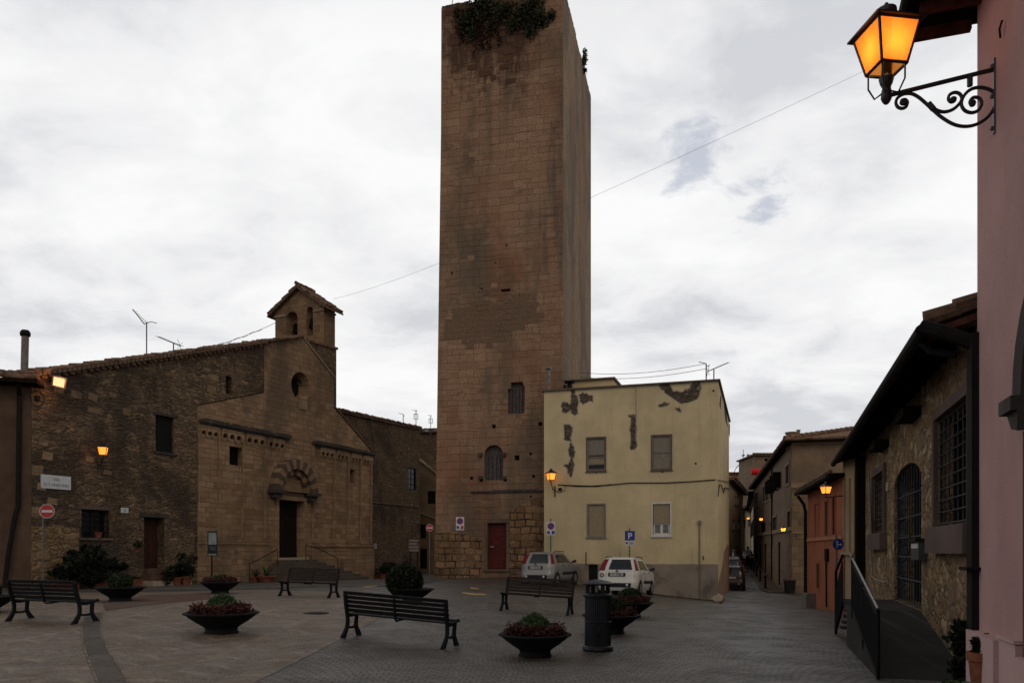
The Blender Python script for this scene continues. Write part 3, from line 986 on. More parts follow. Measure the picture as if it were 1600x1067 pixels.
# side wall of the nave and its flank roofs (depth of the building)
mb = MB()
FC.box(mb, .3, 14.9, zb, 8.0, -14, -.8)
FC.prism(mb, [(4.9, 7.9), (10.9, 7.9), (10.9, 12.1), (7.95, 13.8), (4.9, 12.7)], -14, -.8, back=True)
mb.build('nave', M['rubble_dark'], church)
# roof slabs
def slab(fr, mb, p0, p1, th, s0, s1):
    fr.prism(mb, [p0, p1, (p1[0], p1[1] + th), (p0[0], p0[1] + th)], s0, s1, back=True)
mb = MB()
slab(FC, mb, (7.95, 14.07), (11.15, 12.2), .12, -14, -.95)
slab(FC, mb, (11.0, 10.5), (15.35, 8.1), .12, -14, .05)
mb.build('roof', M['tile_dark'], church)
# coping strip along the smooth gable
mb = MB()
slab(FC, mb, (4.70, 12.92), (7.95, 14.07), .16, -.85, .12)
slab(FC, mb, (7.95, 14.07), (11.05, 12.25), .14, -.85, .05)
mb.build('gable_coping', M['trimstone'], church)
# cornices with little brackets, then scalloped arches beneath
for (a, b) in ((.12, 6.7), (8.85, 15.25)):
    mb = MB()
    FC.box(mb, a, b, 7.98, 8.12, 0.0, .26)
    FC.box(mb, a + .03, b - .03, 7.88, 7.98, 0.0, .17)
    for i in range(60):
        t = a + (b - a) * random.random(); w = random.uniform(.08, .3)
        FC.box(mb, t, min(b, t + w), 8.12, 8.12 + random.uniform(.01, .08), .02, random.uniform(.15, .27))
    mb.build('cornice', M['darkstone'], church)
def scallop(mb, a, b, n, zt, zbt, th):
    w = (b - a) / n
    P = []
    for i in range(n):
        for k in range(9):
            an = PI * k / 8
            P.append((a + w * i + w / 2 - w * .40 * math.cos(an), zbt + .02 + w * .42 * math.sin(an)))
        P.append((a + w * (i + 1) - w * .10, zbt - .10)); P.append((a + w * (i + 1) + w * .10 if i < n - 1 else b, zbt - .10))
    P2 = [(a, zbt - .1)] + P
    P2 += [(b, zt), (a, zt)]
    FC.prism(mb, P2, 0.0, th)
lt = [(.15, 1.35), (1.55, 3.0), (3.3, 4.75), (5.0, 6.35)]
rt = [(9.6, 10.9), (11.2, 12.35), (12.7, 13.75), (14.0, 15.05)]
for seg in lt + rt:
    mb = MB(); scallop(mb, seg[0], seg[1], 3, 7.86, 7.42, .13)
    ar = mb.build('arched_frieze', M['church'], church)
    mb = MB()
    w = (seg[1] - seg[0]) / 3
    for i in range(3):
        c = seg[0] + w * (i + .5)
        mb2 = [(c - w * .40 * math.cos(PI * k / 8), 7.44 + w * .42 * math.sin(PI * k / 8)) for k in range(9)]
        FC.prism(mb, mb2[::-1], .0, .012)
    mb.build('frieze_shade', M['recess_shade'], ar)  # thin dark inlays under the arches, their shade painted in
# pilaster strips
for t in (.08, 1.42, 3.12, 4.86, 8.95, 10.98, 12.46, 13.8, 14.95):
    mb = MB()
    z1 = 7.86 if not (8.0 < t < 9.2) else 7.86
    FC.box(mb, t - .07, t + .07, 2.1, z1, 0, .09)
    mb.build('pilaster', M['church'], church)
for a_, b_, c_ in ((-.02, 5.0, 2.0), (8.9, 15.3, 1.9)):
    mb = MB(); FC.box(mb, a_, b_, -1.2, c_, 0, .06); FC.box(mb, a_, b_, c_ - .03, c_ + .07, 0, .12)
    mb.build('base_course', M['church'], church)
# door
mb = MB()
FC.box(mb, door_r[0], door_r[2], door_r[1], door_r[3], -.55, -.47)
for i in range(4):
    for j in range(2):
        a = door_r[0] + .12 + j * 1.05; z = door_r[1] + .15 + i * .78
        FC.box(mb, a, a + .88, z, z + .64, -.47, -.44)
dr = mb.build('door', M['wood_dark'], church)
mb = MB(); surround(FC, mb, (door_r[0], door_r[1], door_r[2], door_r[3]), .22, 0, .10)
mb.build('door_surround', M['church'], church)
mb = MB(); FC.box(mb, door_r[0] - .1, door_r[2] + .1, door_r[1] - .12, door_r[1], -.55, .35); mb.build('door_sill', M['palestone'], church)
# projecting striped arch
tc_, zc_ = 6.98, 5.0
def ring(r0, r1, s0, s1, mats, nseg, parent, name):
    for mi in (0, 1):
        mb = MB()
        for i in range(nseg):
            if i % 2 != mi: continue
            a0 = PI * i / nseg; a1 = PI * (i + 1) / nseg
            am = [a0 + (a1 - a0) * k / 3 for k in range(4)]
            rr1 = r1 * (1.0 if mi == 0 else .985)
            pts = [(tc_ + rr1 * math.cos(a), zc_ + rr1 * math.sin(a)) for a in am] + [(tc_ + r0 * math.cos(a), zc_ + r0 * math.sin(a)) for a in am[::-1]]
            FC.prism(mb, pts, s0, s1 if mi == 0 else s1 - .012)
        mb.build(name, mats[mi], parent)
mb = MB(); FC.box(mb, tc_ - 1.72, tc_ + 1.72, zc_ - .01, zc_, 0, .3)
arch = mb.build('portal_arch', M['trimstone'], church)
ring(1.28, 1.84, 0, .52, (M['voussoir_dark'], M['voussoir_light']), 17, arch, 'voussoirs')
ring(.95, 1.27, 0, .30, (M['voussoir_light'], M['voussoir_dark']), 11, arch, 'inner_voussoirs')
mb = MB(); FC.prism(mb, [(tc_ + .95 * math.cos(PI * k / 14), zc_ + .95 * math.sin(PI * k / 14)) for k in range(15)], 0, .05)
mb.build('tympanum', M['church'], church)
for s_ in (-1, 1):
    mb = MB()
    c = tc_ + s_ * 1.55
    FC.box(mb, c - .42, c + .42, zc_ - .18, zc_, 0, .62)
    FC.prism(mb, [(c - .30, zc_ - .18), (c - .22, zc_ - .45), (c + .22, zc_ - .45), (c + .30, zc_ - .18)][::1], 0, .45)
    mb.build('impost', M['darkstone'], church)
# shallow brick panel and tablet under the round window
mb = MB()
r_ = FC.rect(467, 626, 479, 640); FC.box(mb, r_[0], r_[2], r_[1], r_[3], 0, .05)
mb.build('stone_tablet', M['trimstone'], church)
# steps fanning out from the door
z0 = ground(-12.0, 45.0)
nst = 7
for i in range(nst):
    z1 = 1.13 - i * (1.13 - z0) / nst
    e = .15 + i * .34
    mb = MB()
    FC.box(mb, 5.75 - e * .75, 8.3 + e * 1.0, z0 - .6, z1, 0 if i == 0 else .0 + .001 * i, .75 + i * .36)
    st = mb.build('step', M['stepstone'], church)
for (pts) in ([(390, 880, 2.6), (412, 870, 1.6), (434, 857, .45)], [(478, 851, .45), (500, 858, 1.2), (528, 872, 2.4)]):
    P3 = []
    for x, y, s_ in pts:
        t, z = FC.px(x, y, s_); P3.append(FC.P(t, z, s_))
    mb = MB(); mb.tube(P3, .025, 6)
    for q in (P3[0], P3[-1]):
        mb.tube([q, (q.x, q.y, q.z - .95)], .02, 6)
    mb.build('handrail', M['iron'], church)
# ---- bell gable: its broad face looks along the facade; corner nearest to us at the right
U2 = (-FC.n.x, -FC.n.y)     # direction into the building
BG_T = 10.35                 # position along the facade
Oc = FC.P(BG_T, 0, -.55)
# frame whose viewer-right is out of the church (towards us): u = n
bt0 = FC.t(506, -.5)
c0 = FC.P(bt0, 0, -.5)
FB = Frame((c0.x - FC.n.x * 0, c0.y - FC.n.y * 0), (FC.n.x, FC.n.y))   # t negative goes into the church
tl = FB.t(430); 
zi_b = FB.px(506, 540)[1]; zi = FB.px(506, 484)[1]
Wd = -tl
cx_ = -Wd / 2
zap = FB.px(466, 452)[1]
bell = MB()
bz0 = 12.3
ho = .40
op1 = arch_loop(FB.t(447), FB.px(455, 526)[1], FB.t(465), FB.px(455, 487)[1], n=10)
op2 = arch_loop(FB.t(479), FB.px(485, 524)[1], FB.t(489), FB.px(485, 479)[1], n=10)
thick = FC.t(523.5, -.5) - bt0
bout = [(-Wd, bz0), (0, bz0), (0, zi + .25), (cx_, zap), (-Wd, zi + .25)]
FB.panel(bell, bout, [op1, op2], thick, s=0)
# back face and the two narrow ends
bk = MB()
bell.poly([FB.P(-Wd, bz0, 0), FB.P(-Wd, bz0, -thick), FB.P(-Wd, zi + .25, -thick), FB.P(-Wd, zi + .25, 0)][::-1])
bell.poly([FB.P(0, bz0, 0), FB.P(0, bz0, -thick), FB.P(0, zi + .25, -thick), FB.P(0, zi + .25, 0)])
FBb = Frame((FB.P(0, 0, -thick).x, FB.P(0, 0, -thick).y), (-FB.u.x, -FB.u.y))
def mir(l): return [(-a, b) for a, b in l][::-1]
FBb.panel(bell, mir(bout), [mir(op1), mir(op2)], .01, s=0)
M['bell_brick'] = ashlar('bell_gable_stone', (.17, .105, .06), (.25, .16, .09), (.07, .045, .03), .32, .15, .012, stains=[((.11, .075, .05), .6, .5, .68, .7, 1)], vary=.4)
bw_ = bell.build('bell_gable', M['bell_brick'], church)
mb = MB()
for (a, b) in ((-Wd - .06, FB.t(447) - .03), (FB.t(489) + .03, .06)):
    FB.box(mb, a, b, zi - .05, zi + .05, -.12, .06)
FB.box(mb, -.05, .06, zi - .05, zi + .05, -thick - .05, .0)
mb.build('string_course', M['trimstone'], bw_)
mb = MB()
for sg in (-1, 1):
    e0 = (cx_, zap + .02); e1 = (cx_ + sg * (Wd / 2 + .42), zi + .25 - .42 * (zap - zi - .25) / (Wd / 2))
    pts = [e0, e1, (e1[0], e1[1] + .12), (e0[0], e0[1] + .12)]
    if sg < 0: pts = pts[::-1]
    FB.prism(mb, pts, -thick - .3, .28, back=True)
rf = mb.build('bell_gable_roof', M['tile_dark'], church)
mb = MB()
for sg in (-1, 1):
    for k in range(6):
        s_ = .22 - k * (thick + .45) / 5
        a = FB.P(cx_, zap + .2, s_); b = FB.P(cx_ + sg * (Wd / 2 + .42), zi + .45 - .42 * (zap - zi - .25) / (Wd / 2), s_)
        tile_edge(mb, b, a, .085, .34, .03)
tile_edge(mb, FB.P(cx_, zap + .27, .3), FB.P(cx_, zap + .27, -thick - .35), .11, .4, .03)
mb.build('roof_tiles', M['tile_obj'], rf)
# bells
def make_bell(fr, t, z, s, sc, parent):
    p = fr.P(t, z, s)
    mb = MB()
    mb.lathe([(.36 * sc, -.42 * sc), (.38 * sc, -.40 * sc), (.30 * sc, -.22 * sc), (.22 * sc, 0), (.19 * sc, .16 * sc), (.12 * sc, .24 * sc), (.01, .26 * sc)], p, 18)
    mb.lathe([(.01, -.36 * sc), (.05 * sc, -.42 * sc), (.05 * sc, -.5 * sc), (.01, -.54 * sc)], p, 8)
    b = mb.build('bell', M['iron'], parent, smooth=True)
    mb = MB()
    fr.box(mb, t - .42 * sc, t + .42 * sc, z + .24 * sc, z + .42 * sc, s - .08, s + .08)
    mb.build('headstock', M['wood_dark'], b)
t_, z_ = FB.px(457, 512, -thick * .5); make_bell(FB, t_, z_, -thick * .75, .72, church)
t_, z_ = FB.px(487, 505, -thick * .4); make_bell(FB, t_, z_, -thick * .4, .7, church)
# coping and rough base block under the bell gable
mb = MB()
zc1 = zi_b
FC.prism(mb, [(7.6, 12.0), (bt0 + thick, 9.5), (bt0 + thick, zc1), (bt0 - .05, zc1 + .02), (7.6, 13.95)], -1.6, -.4, back=True)
mb.build('gable_shoulder', M['rubble_left'], church)
mb = MB()
FC.prism(mb, [(7.8, 14.05), (bt0 + thick + .08, zc1), (bt0 + thick + .08, zc1 + .14), (7.8, 14.2)], -1.65, -.32, back=True)
mb.build('shoulder_coping', M['tile_obj'], church)

# ---- left house
lh = empty('stone_house', FC.P(-4, ground(-18, 35)), 'dark rubble stone house with sloping tiled roof left of the church', 'house')
lh_out = [(-8.5, -1.2), (-.02, -1.2), (-.02, 8.80), (4.72, 10.30), (4.72, 12.96), (0, 11.38), (-8.5, 8.53)]
w_up = FC.rect(242, 650, 271, 707); w_lo = FC.rect(126.5, 796, 169.5, 840); d_ = FC.rect(224, 808, 256, 888)
nich = FC.rect(352, 588, 361, 616)
mb = MB()
FC.panel(mb, lh_out, [rc(w_up), rc(w_lo), rc(d_), rc(nich)], [.3, .35, .5, .45], s=.04, rim=.5)
FC.box(mb, -8.5, -.02, -1.2, 8.2, -12, -.5)
FC.prism(mb, [(-8.5, 8.1), (4.7, 8.1), (4.7, 12.6), (0, 11.05), (-8.5, 8.2)], -12, -.5, back=True)
mb.mi = 1
for (x, y, w, h) in ((119, 616, 9, 6), (145, 620, 8, 6), (176, 617, 6, 5), (198, 643, 7, 6), (147, 641, 11, 5), (92, 607, 8, 7), (135, 585, 9, 3), (335, 590, 7, 5), (330, 608, 7, 6), (68, 690, 8, 6), (74, 712, 9, 7), (60, 735, 7, 8), (168, 738, 7, 4), (140, 717, 7, 5), (65, 760, 8, 6), (82, 783, 9, 6), (60, 800, 9, 8), (48 + 20, 830, 9, 8), (90, 826, 10, 7), (75, 850, 12, 7), (100, 852, 9, 8), (62, 874, 10, 8), (84, 880, 11, 6), (108, 872, 9, 6)):
    r_ = FC.rect(x - w, y - h, x + w, y + h, .04)
    FC.prism(mb, [(max(r_[0], -8.5), r_[1] + .03), (r_[2] - .04, r_[1]), (r_[2], r_[3] - .05), (r_[0] + .05, r_[3])] if r_[0] > -8.4 else [(-8.5, r_[1]), (r_[2], r_[1]), (r_[2], r_[3]), (-8.5, r_[3])], .04, .052)
mb.mi = 0
mb.build('wall', [M['rubble_left'], ashlar('pale_block', (.17, .115, .07), (.25, .175, .105), (.1, .07, .05), 3, 3, .001, stains=[((.09, .066, .046), 1.2, .45, .62, .8, 1)], vary=.6)], lh)
mb = MB(); FC.box(mb, nich[0] - .03, nich[2] + .03, nich[1] - .03, nich[3] + .03, -.44, -.40); mb.build('niche_back', M['trimstone'], lh)
mb = MB()
# large pale blocks of the lower wall, proud of the rubble
for (x0, y0, x1, y1, zr) in ((52, 790, 122, 905, 0),):
    r_ = FC.rect(x0, y0, x1, y1)
    zz = -.3
    FC.box(mb, -8.52, r_[2], -1.0, 2.6, .041, .075)
mb.build('lower_masonry', M['rubble_base'], lh)
mb = MB()
slab(FC, mb, (-8.9, 8.36), (4.72, 12.93), .13, -12.2, .35)
lr = mb.build('roof', M['tile_dark'], lh)
mb = MB()
k_ = (12.93 - 8.36) / 13.62
for kk in range(1):
    tile_edge(mb, FC.P(-8.95, 8.53, .28), FC.P(7.7, 8.53 + 16.65 * k_ * .985, .22), .10, .36, .03)
    tile_edge(mb, FC.P(-8.95, 8.56, .02), FC.P(7.7, 8.56 + 16.65 * k_ * .985, -.02), .10, .36, .03)
mb.build('verge_tiles', M['tile_obj'], lr)
mb = MB()
for i in range(44):
    t = -8.8 + i * .3; zz = 8.36 + (t + 8.9) * k_ - .09
    FC.box(mb, t, t + .22, zz, zz + .11, 0.04, .24 + random.uniform(-.03, .03))
mb.build('eave_course', M['tile_obj'], lh)
mb = MB(); louv = (w_up[0], w_up[1], w_up[2], w_up[3])
tm = (w_up[0] + w_up[2]) / 2
louvre(FC, mb, (w_up[0] + .02, w_up[1] + .02, tm, w_up[3] - .02), -.12, 16); louvre(FC, mb, (tm, w_up[1] + .02, w_up[2] - .02, w_up[3] - .02), -.12, 16)
FC.box(mb, w_up[0], w_up[2], w_up[1], w_up[3], -.3, -.13)
wd = mb.build('shuttered_window', M['shutter_dark'], lh)
mb = MB(); FC.box(mb, w_up[0] - .1, w_up[2] + .15, w_up[1] - .1, w_up[1], 0.04, .14); FC.box(mb, w_up[0] - .15, w_up[2] + .2, w_up[3], w_up[3] + .12, .04, .08); mb.build('window_sill', M['darkstone'], wd)
wlo = simple_window(FC, w_lo, lh, -.28)
g = MB(); bars(FC, g, (w_lo[0] + .04, w_lo[1] + .03, w_lo[2] - .04, w_lo[3] - .03), .0, 6, 5, .014); g.build('grille', M['iron'], wlo)
g = MB(); FC.box(g, w_lo[0] - .15, w_lo[2] + .15, w_lo[1] - .1, w_lo[1], .04, .12); FC.box(g, w_lo[0] - .2, w_lo[2] + .1, w_lo[3], w_lo[3] + .14, .04, .08); g.build('window_sill', M['sillstone'], wlo)
mb = MB(); FC.box(mb, d_[0], d_[2], d_[1], d_[3], -.5, -.42)
for i in range(4):
    a = d_[0] + (d_[2] - d_[0]) * i / 4
    FC.box(mb, a + .02, a + (d_[2] - d_[0]) / 4 - .02, d_[1] + .05, d_[3] - .05, -.42, -.405)
dd = mb.build('door', M['wood_door'], lh)
mb = MB(); FC.box(mb, d_[0] - .25, d_[2] + .25, d_[3], d_[3] + .18, .04, .07); mb.build('lintel', M['darkstone'], dd)
gz = ground(FC.P(-3, 0, .7).x, FC.P(-3, 0, .7).y)
for i in range(3):
    mb = MB()
    FC.box(mb, d_[0] - .05 - .12 * i, d_[2] + .1 + .35 * i, gz - .5, d_[1] - .02 - i * (d_[1] - gz) / 3, .0401 + .001 * i, .35 + .3 * i)
    mb.build('step', M['brickpave'] if i < 2 else M['palestone'], lh)

# ---- dark house continuing past the church
dh = empty('rubble_house', FC.P(18, ground(-8, 56)), 'dark rubble house with one barred upper window between church and tower', 'house')
tE = FC.t(655, -.9)
wb = FC.rect(637.5, 731, 650, 765, -.9)
mb = MB()
o2 = [(10.9, -1.5), (tE, -1.5), (tE, 10.75), (10.9, 10.45)]
FC.panel(mb, o2, [rc(wb)], .12, s=-.9, rim=.0)
FC.box(mb, 10.9, tE, -1.5, 10.2, -11, -1.4)
FC.box(mb, 15.3, tE, -1.5, 4.9, -.899, -.82)
mb.build('wall', M['rubble_dark'], dh)
w_ = simple_window(FC, wb, dh, -.99, label='tall window with pale crossbars and iron bars')
g = MB(); bars(FC, g, (wb[0] + .04, wb[1], wb[2] - .04, wb[3]), -.93, 3, 4, .014); g.build('grille', M['iron'], w_)
mb = MB(); FC.prism(mb, [(10.9, 10.46), (tE + .1, 10.76), (tE + .1, 10.9), (10.9, 10.6)], -11, -.75, back=True)
r_ = mb.build('roof', M['tile_dark'], dh)
mb = MB(); tile_edge(mb, FC.P(11.05, 10.62, -.75), FC.P(tE + .1, 10.93, -.75), .09, .36, .03); mb.build('verge_tiles', M['tile_obj'], r_)
mb = MB(); FC.box(mb, 15.35, tE - .1, 4.9, 4.98, -.9, -.74); mb.build('ledge', M['sillstone'], dh)

# ---- wing at the far left edge
cL = FC.P(-8.5, 0, .04)
FL = Frame((cL.x - .954 * 12, cL.y - .297 * 12), (.954, .297))
lw = empty('corner_house', FL.P(11, ground(-20, 31)), 'plastered house corner at the far left edge with dark drainpipe', 'house')
mb = MB(); FL.panel(mb, [(0, -1), (11.98, -1), (11.98, 8.1), (0, 8.1)], [], s=0); FL.box(mb, 0, 11.5, -1, 8, -8, -.3)
mb.build('wall', stucco('left_wing_render', (.10, .062, .042), stains=[((.06, .038, .028), .6, .45, .66, .8, .6)], var=.25, streak=.4, scol=(.05, .035, .026)), lw)
mb = MB(); FL.box(mb, -1, 12.35, 8.12, 8.26, -8, .75); rr_ = mb.build('roof', M['soffit'], lw)
mb = MB(); tile_edge(mb, FL.P(-1, 8.36, .72), FL.P(12.3, 8.36, .72), .1, .36, .03)
for i in range(40):
    tile_edge(mb, FL.P(.5 + i * .3, 8.34, .8), FL.P(.5 + i * .3, 8.9, -1.2), .09, .4, .02)
mb.build('roof_tiles', M['tile_obj'], rr_)
mb = MB(); tpx, _ = FL.px(28, 700, .12)
mb.tube([FL.P(tpx + .15, 8.1, .6), FL.P(tpx + .05, 7.7, .12), FL.P(tpx, 3.4, .12), FL.P(tpx - .08, 3.0, .2), FL.P(tpx - .28, 1.6, .25), FL.P(tpx - .42, .2, .3)], .085, 8)
mb.build('drainpipe', M['gutter'], lw)

# ================================================================== TOWER
FT = Frame((-4.14, 42.6), (.9718, -.2358))
TW = 6.97; TZ = 30.55; TD = 10.2
tower = empty('stone_tower', FT.P(TW / 2, .2), 'tall square medieval stone tower with creeper hanging from its top', 'tower')
tb = FT.P(TW, 0)
FTs = Frame((tb.x, tb.y), (.2358, .9718))
tw_rect = FT.rect(796.5, 597, 819.5, 646)
tw_arch = FT.rect(756.5, 695, 786, 750)
tdoor = FT.rect(758.5, 813, 791, 889)
holes = [[(tw_rect[0] - .12, tw_rect[1]), (tw_rect[2], tw_rect[1]), (tw_rect[2] + .02, tw_rect[3] - .3), (tw_rect[2] - .12, tw_rect[3]), (tw_rect[0] + .05, tw_rect[3]), (tw_rect[0] + .03, tw_rect[3] - .3), (tw_rect[0] - .12, tw_rect[3] - .34)],
         arch_loop(*tw_arch), rc(tdoor)]
put = [(771.5, 666, 3), (844, 662, 3), (736.5, 747, 2.4), (833.5, 744, 2.2), (807.5, 715, 4), (790, 453.5, 4.5), (815, 460.5, 2.5), (752, 750, 2.5), (790, 750, 2), (706, 427, 1.5), (752.5, 451, 1.5), (792, 384, 1.3), (829, 775.5, 1.6), (774, 411, 1.2), (829, 709, 2)]
for (x, y, h) in put:
    w = h * (1.6 if h > 2.4 and y < 500 else 1.0)
    holes.append(rc(FT.rect(x - w, y - h * (.5 if y < 500 and h > 2 else 1), x + w, y + h * (.5 if y < 500 and h > 2 else 1))))
dep = [.35, .35, .3] + [.5] * len(put)
mb = MB()
outt = [(0, -1.2), (TW, -1.2), (TW, TZ), (4.2, TZ - .1), (3.0, TZ + .05), (.38, TZ), (.36, 24), (.2, 13)]
FT.panel(mb, outt, holes, dep, s=0)
# back, left
lft = [FT.P(0, -1.2), FT.P(.2, 13), FT.P(.36, 24), FT.P(.38, TZ)]
bkl = [FT.P(0, -1.2, -TD), FT.P(.2, 13, -TD), FT.P(.36, 24, -TD), FT.P(.38, TZ, -TD)]
for i in range(3):
    mb.poly([lft[i], lft[i + 1], bkl[i + 1], bkl[i]])
mb.poly([FT.P(0, -1.2, -TD), FT.P(.38, TZ, -TD), FT.P(TW, TZ, -TD), FT.P(TW, -1.2, -TD)])
mb.poly([FT.P(.38, TZ - .3, 0), FT.P(TW, TZ - .3, 0), FT.P(TW, TZ - .3, -TD), FT.P(.38, TZ - .3, -TD)])
rng = random.Random(3)
mb.mi = 1
for (x, y, w, h) in ((790, 627, 6, 7), (789, 637, 7, 6), (824, 622, 5, 6), (824, 632, 5, 5), (796, 660, 10, 7), (810, 659, 9, 8), (820, 652, 7, 6), (785, 652, 8, 6)):
    r_ = FT.rect(x - w * .6, y - h * .5, x + w * .6, y + h * .5); FT.box(mb, r_[0], r_[2], r_[1], r_[3], 0, .015)
for i in range(16):
    x = rng.uniform(692, 876); y = rng.uniform(120, 640); w = rng.choice((4, 5, 7))
    r_ = FT.rect(x - w, y - 3.6, x + w, y + 3.6); FT.box(mb, r_[0], r_[2], r_[1], r_[3], 0, .008)
mb.mi = 2
zc0 = FT.px(755, 507)[1]
for j in range(-5, 6):
    t = .35 + rng.random() * .3
    while t < 6.6:
        w = rng.uniform(.26, .62); zz0 = zc0 + j * .285
        e_ = ((t + w / 2 - 2.5) / 2.3) ** 2 + (j / 4.2) ** 2
        e2 = ((t + w / 2 - 4.5) / 1.5) ** 2 + ((j - 1.5) / 4.0) ** 2
        if min(e_, e2) < rng.uniform(.45, 1.15):
            FT.box(mb, t, t + w - .035, zz0 - .125, zz0 + .125, 0, .008 + rng.random() * .015)
        t += w
mb.mi = 3
for i in range(110):
    t = rng.gauss(3.3, 1.4); z = TZ - abs(rng.gauss(0, 1.7)) - .2
    if t < .9 or t > 6.1 or z < TZ - 5.4: continue
    if z < TZ - 2.6 and rng.random() < .45: continue
    w = rng.uniform(.15, .38)
    FT.box(mb, t - w, t + w, z - .13, z + .13, 0, .006 + rng.random() * .02)
mb.mi = 0
mb.build('front_wall', [M['tower'], ashlar('repair_stone', (.235, .145, .088), (.28, .18, .115), (.1, .07, .05), 3, 3, .001, vary=.4), ashlar('weathered_stone', (.15, .10, .068), (.22, .145, .095), (.05, .03, .02), 3, 3, .001, vary=.5), ashlar('red_stained_stone', (.075, .038, .025), (.11, .06, .038), (.04, .02, .015), 3, 3, .001, vary=.5)], tower)
mb = MB()
FTs.panel(mb, [(0, -1.2), (TD, -1.2), (TD, TZ - .1), (TD * .7, TZ + .2), (TD * .5, TZ), (TD * .25, TZ + .25), (0, TZ)], [], s=0)
mb.build('side_wall', M['tower_side'], tower)
# rougher courses at the foot: thick irregular stones proud of the wall
mb = MB()
def foot(t0, t1, z1l, z1r):
    FT.panel(mb, [(t0, -1.2), (t1, -1.2), (t1, z1r), ((t0 + t1) / 2, (z1l + z1r) / 2 + .25), (t0, z1l)], [], s=.03, rim=.03)
foot(0, tdoor[0] - .2, 2.6, 2.2); foot(tdoor[2] + .2, TW, 3.7, 4.6)
mb.build('foot_masonry', M['rubble_tower'], tower)
def board(fr, pts, s, name, mat, parent, n=5):
    mb = MB(); fr.prism(mb, pts, s - .05, s); w = mb.build(name, mat, parent)
    ts = [p[0] for p in pts]; zs = [p[1] for p in pts]
    mb = MB()
    for i in range(1, n):
        a = min(ts) + (max(ts) - min(ts)) * i / n
        fr.box(mb, a - .012, a + .012, min(zs) + .02, max(zs) - (.5 if len(pts) > 8 else .32), s, s + .006)
    mb.build('board_joints', M['void'], w)
    return w
board(FT, [(tw_rect[0] - .1, tw_rect[1]), (tw_rect[2] + .02, tw_rect[1]), (tw_rect[2] + .02, tw_rect[3]), (tw_rect[0] - .1, tw_rect[3])], -.26, 'boarded_window', M['wood_grey'], tower)
board(FT, arch_loop(tw_arch[0] - .02, tw_arch[1], tw_arch[2] + .02, tw_arch[3]), -.24, 'arched_shutter', M['wood_grey'], tower)
mb = MB(); FT.box(mb, tdoor[0] + .12, tdoor[2] - .02, tdoor[1], tdoor[3] - .12, -.3, -.22)
for i in range(11):
    z = tdoor[1] + .05 + i * (tdoor[3] - tdoor[1] - .2) / 11
    FT.box(mb, tdoor[0] + .14, tdoor[2] - .04, z, z + .19, -.22, -.205)
td = mb.build('door', M['wood_red'], tower)
mb = MB(); zz = tdoor[1] + 1.15; FT.box(mb, tdoor[0] + .22, tdoor[0] + .42, zz, zz + .05, -.2, -.13); mb.build('handle', M['palestone'], td)
mb = MB()
FT.box(mb, tdoor[0], tdoor[0] + .12, tdoor[1], tdoor[3], -.3, .05); FT.box(mb, tdoor[0] + .12, tdoor[2] + .1, tdoor[3] - .12, tdoor[3] + .1, -.3, .05)
FT.box(mb, tdoor[0] - .12, tdoor[2] + .15, tdoor[1] - .1, tdoor[1], -.3, .12)
mb.build('door_frame', stucco('dark_door_stone', (.12, .085, .06), var=.2, bump=.6), tower)
# brackets at the arched opening, sill, ledge line
for x in (751.5, 788.5):
    for y in (711, 747):
        mb = MB(); r_ = FT.rect(x - 2.5, y - 3, x + 2.5, y + 2); FT.box(mb, r_[0], r_[2], r_[1], r_[3], 0, .22); mb.build('stone_bracket', M['darkstone'], tower)
mb = MB(); r_ = FT.rect(736, 766, 852, 768.5); 
FT.box(mb, r_[0], r_[2], r_[1] - .02, r_[1] + .07, 0, .09); FT.box(mb, r_[0] + 1.2, r_[2] - .4, r_[1] + .07, r_[1] + .12, 0, .06)
mb.build('stone_ledge', M['darkstone'], tower)
rng = random.Random(5)
# crumbling top course
mb = MB()
for i in range(26):
    t = .4 + i * (TW - .45) / 26; hh = rng.uniform(.0, .16)
    FT.box(mb, t, t + .25, TZ - .02, TZ + hh, -.5, -.01)
for i in range(36):
    t = i * TD / 36
    hh = rng.uniform(.05, .3) * (1 if t < TD * .8 else .4)
    FTs.box(mb, t, t + .28, TZ - .02, TZ + hh, -.5, -.01)
mb.build('crumbling_top', M['rubble_dark'], tower)
ivy = MB()
for (x, y, rx, rz, n_) in ((735, 30, 18, 22, 420), (760, 18, 22, 20, 500), (790, 20, 25, 22, 500), (820, 26, 22, 24, 520), (845, 32, 20, 16, 420), (770, 45, 14, 14, 160), (726, 45, 9, 14, 130), (862, 26, 8, 9, 110), (835, 8, 24, 12, 260), (750, 8, 24, 10, 220), (715, 22, 8, 12, 90), (740, 55, 10, 12, 130), (830, 50, 12, 12, 150), (800, 45, 14, 10, 120)):
    t, z = FT.px(x, y); z = min(z, TZ - .1)
    c = FT.P(t, z, .12)
    ivy.leaves(c, (rx / 30, .13, rz / 30), n_, .10, .1, 1.3, rng)
iv = ivy.build('creeper', M['ivy']); tag(iv, 'dark green creeper hanging over the top of the tall tower', 'creeper')
iv2 = MB()
for i in range(26):
    t = rng.uniform(1.3, 5.6); L = rng.uniform(.6, 2.2)
    for k in range(int(L / .05)):
        p = FT.P(t + rng.gauss(0, .08), TZ - .8 - k * .05, .08)
        iv2.leaves(p, (.08, .05, .08), 1, .11, .1, 1.5, rng)
iv2.build('dry_stems', M['ivy_brown'], iv)['kind'] = 'stuff'
ts_ = MB()
p = FTs.P(7.2, TZ - 4.2 + 2.6, .15)
q = FTs.px(911, 100)
for k in range(5):
    ts_.leaves(FTs.P(q[0] + rng.gauss(0, .2), q[1] + rng.gauss(0, .35), .1), (.16, .16, .28), 34, .10, .1, 2.2, rng)
o_ = ts_.build('wall_weed', M['ivy']); tag(o_, 'small weed tuft growing from the right side of the tall tower', 'plant')
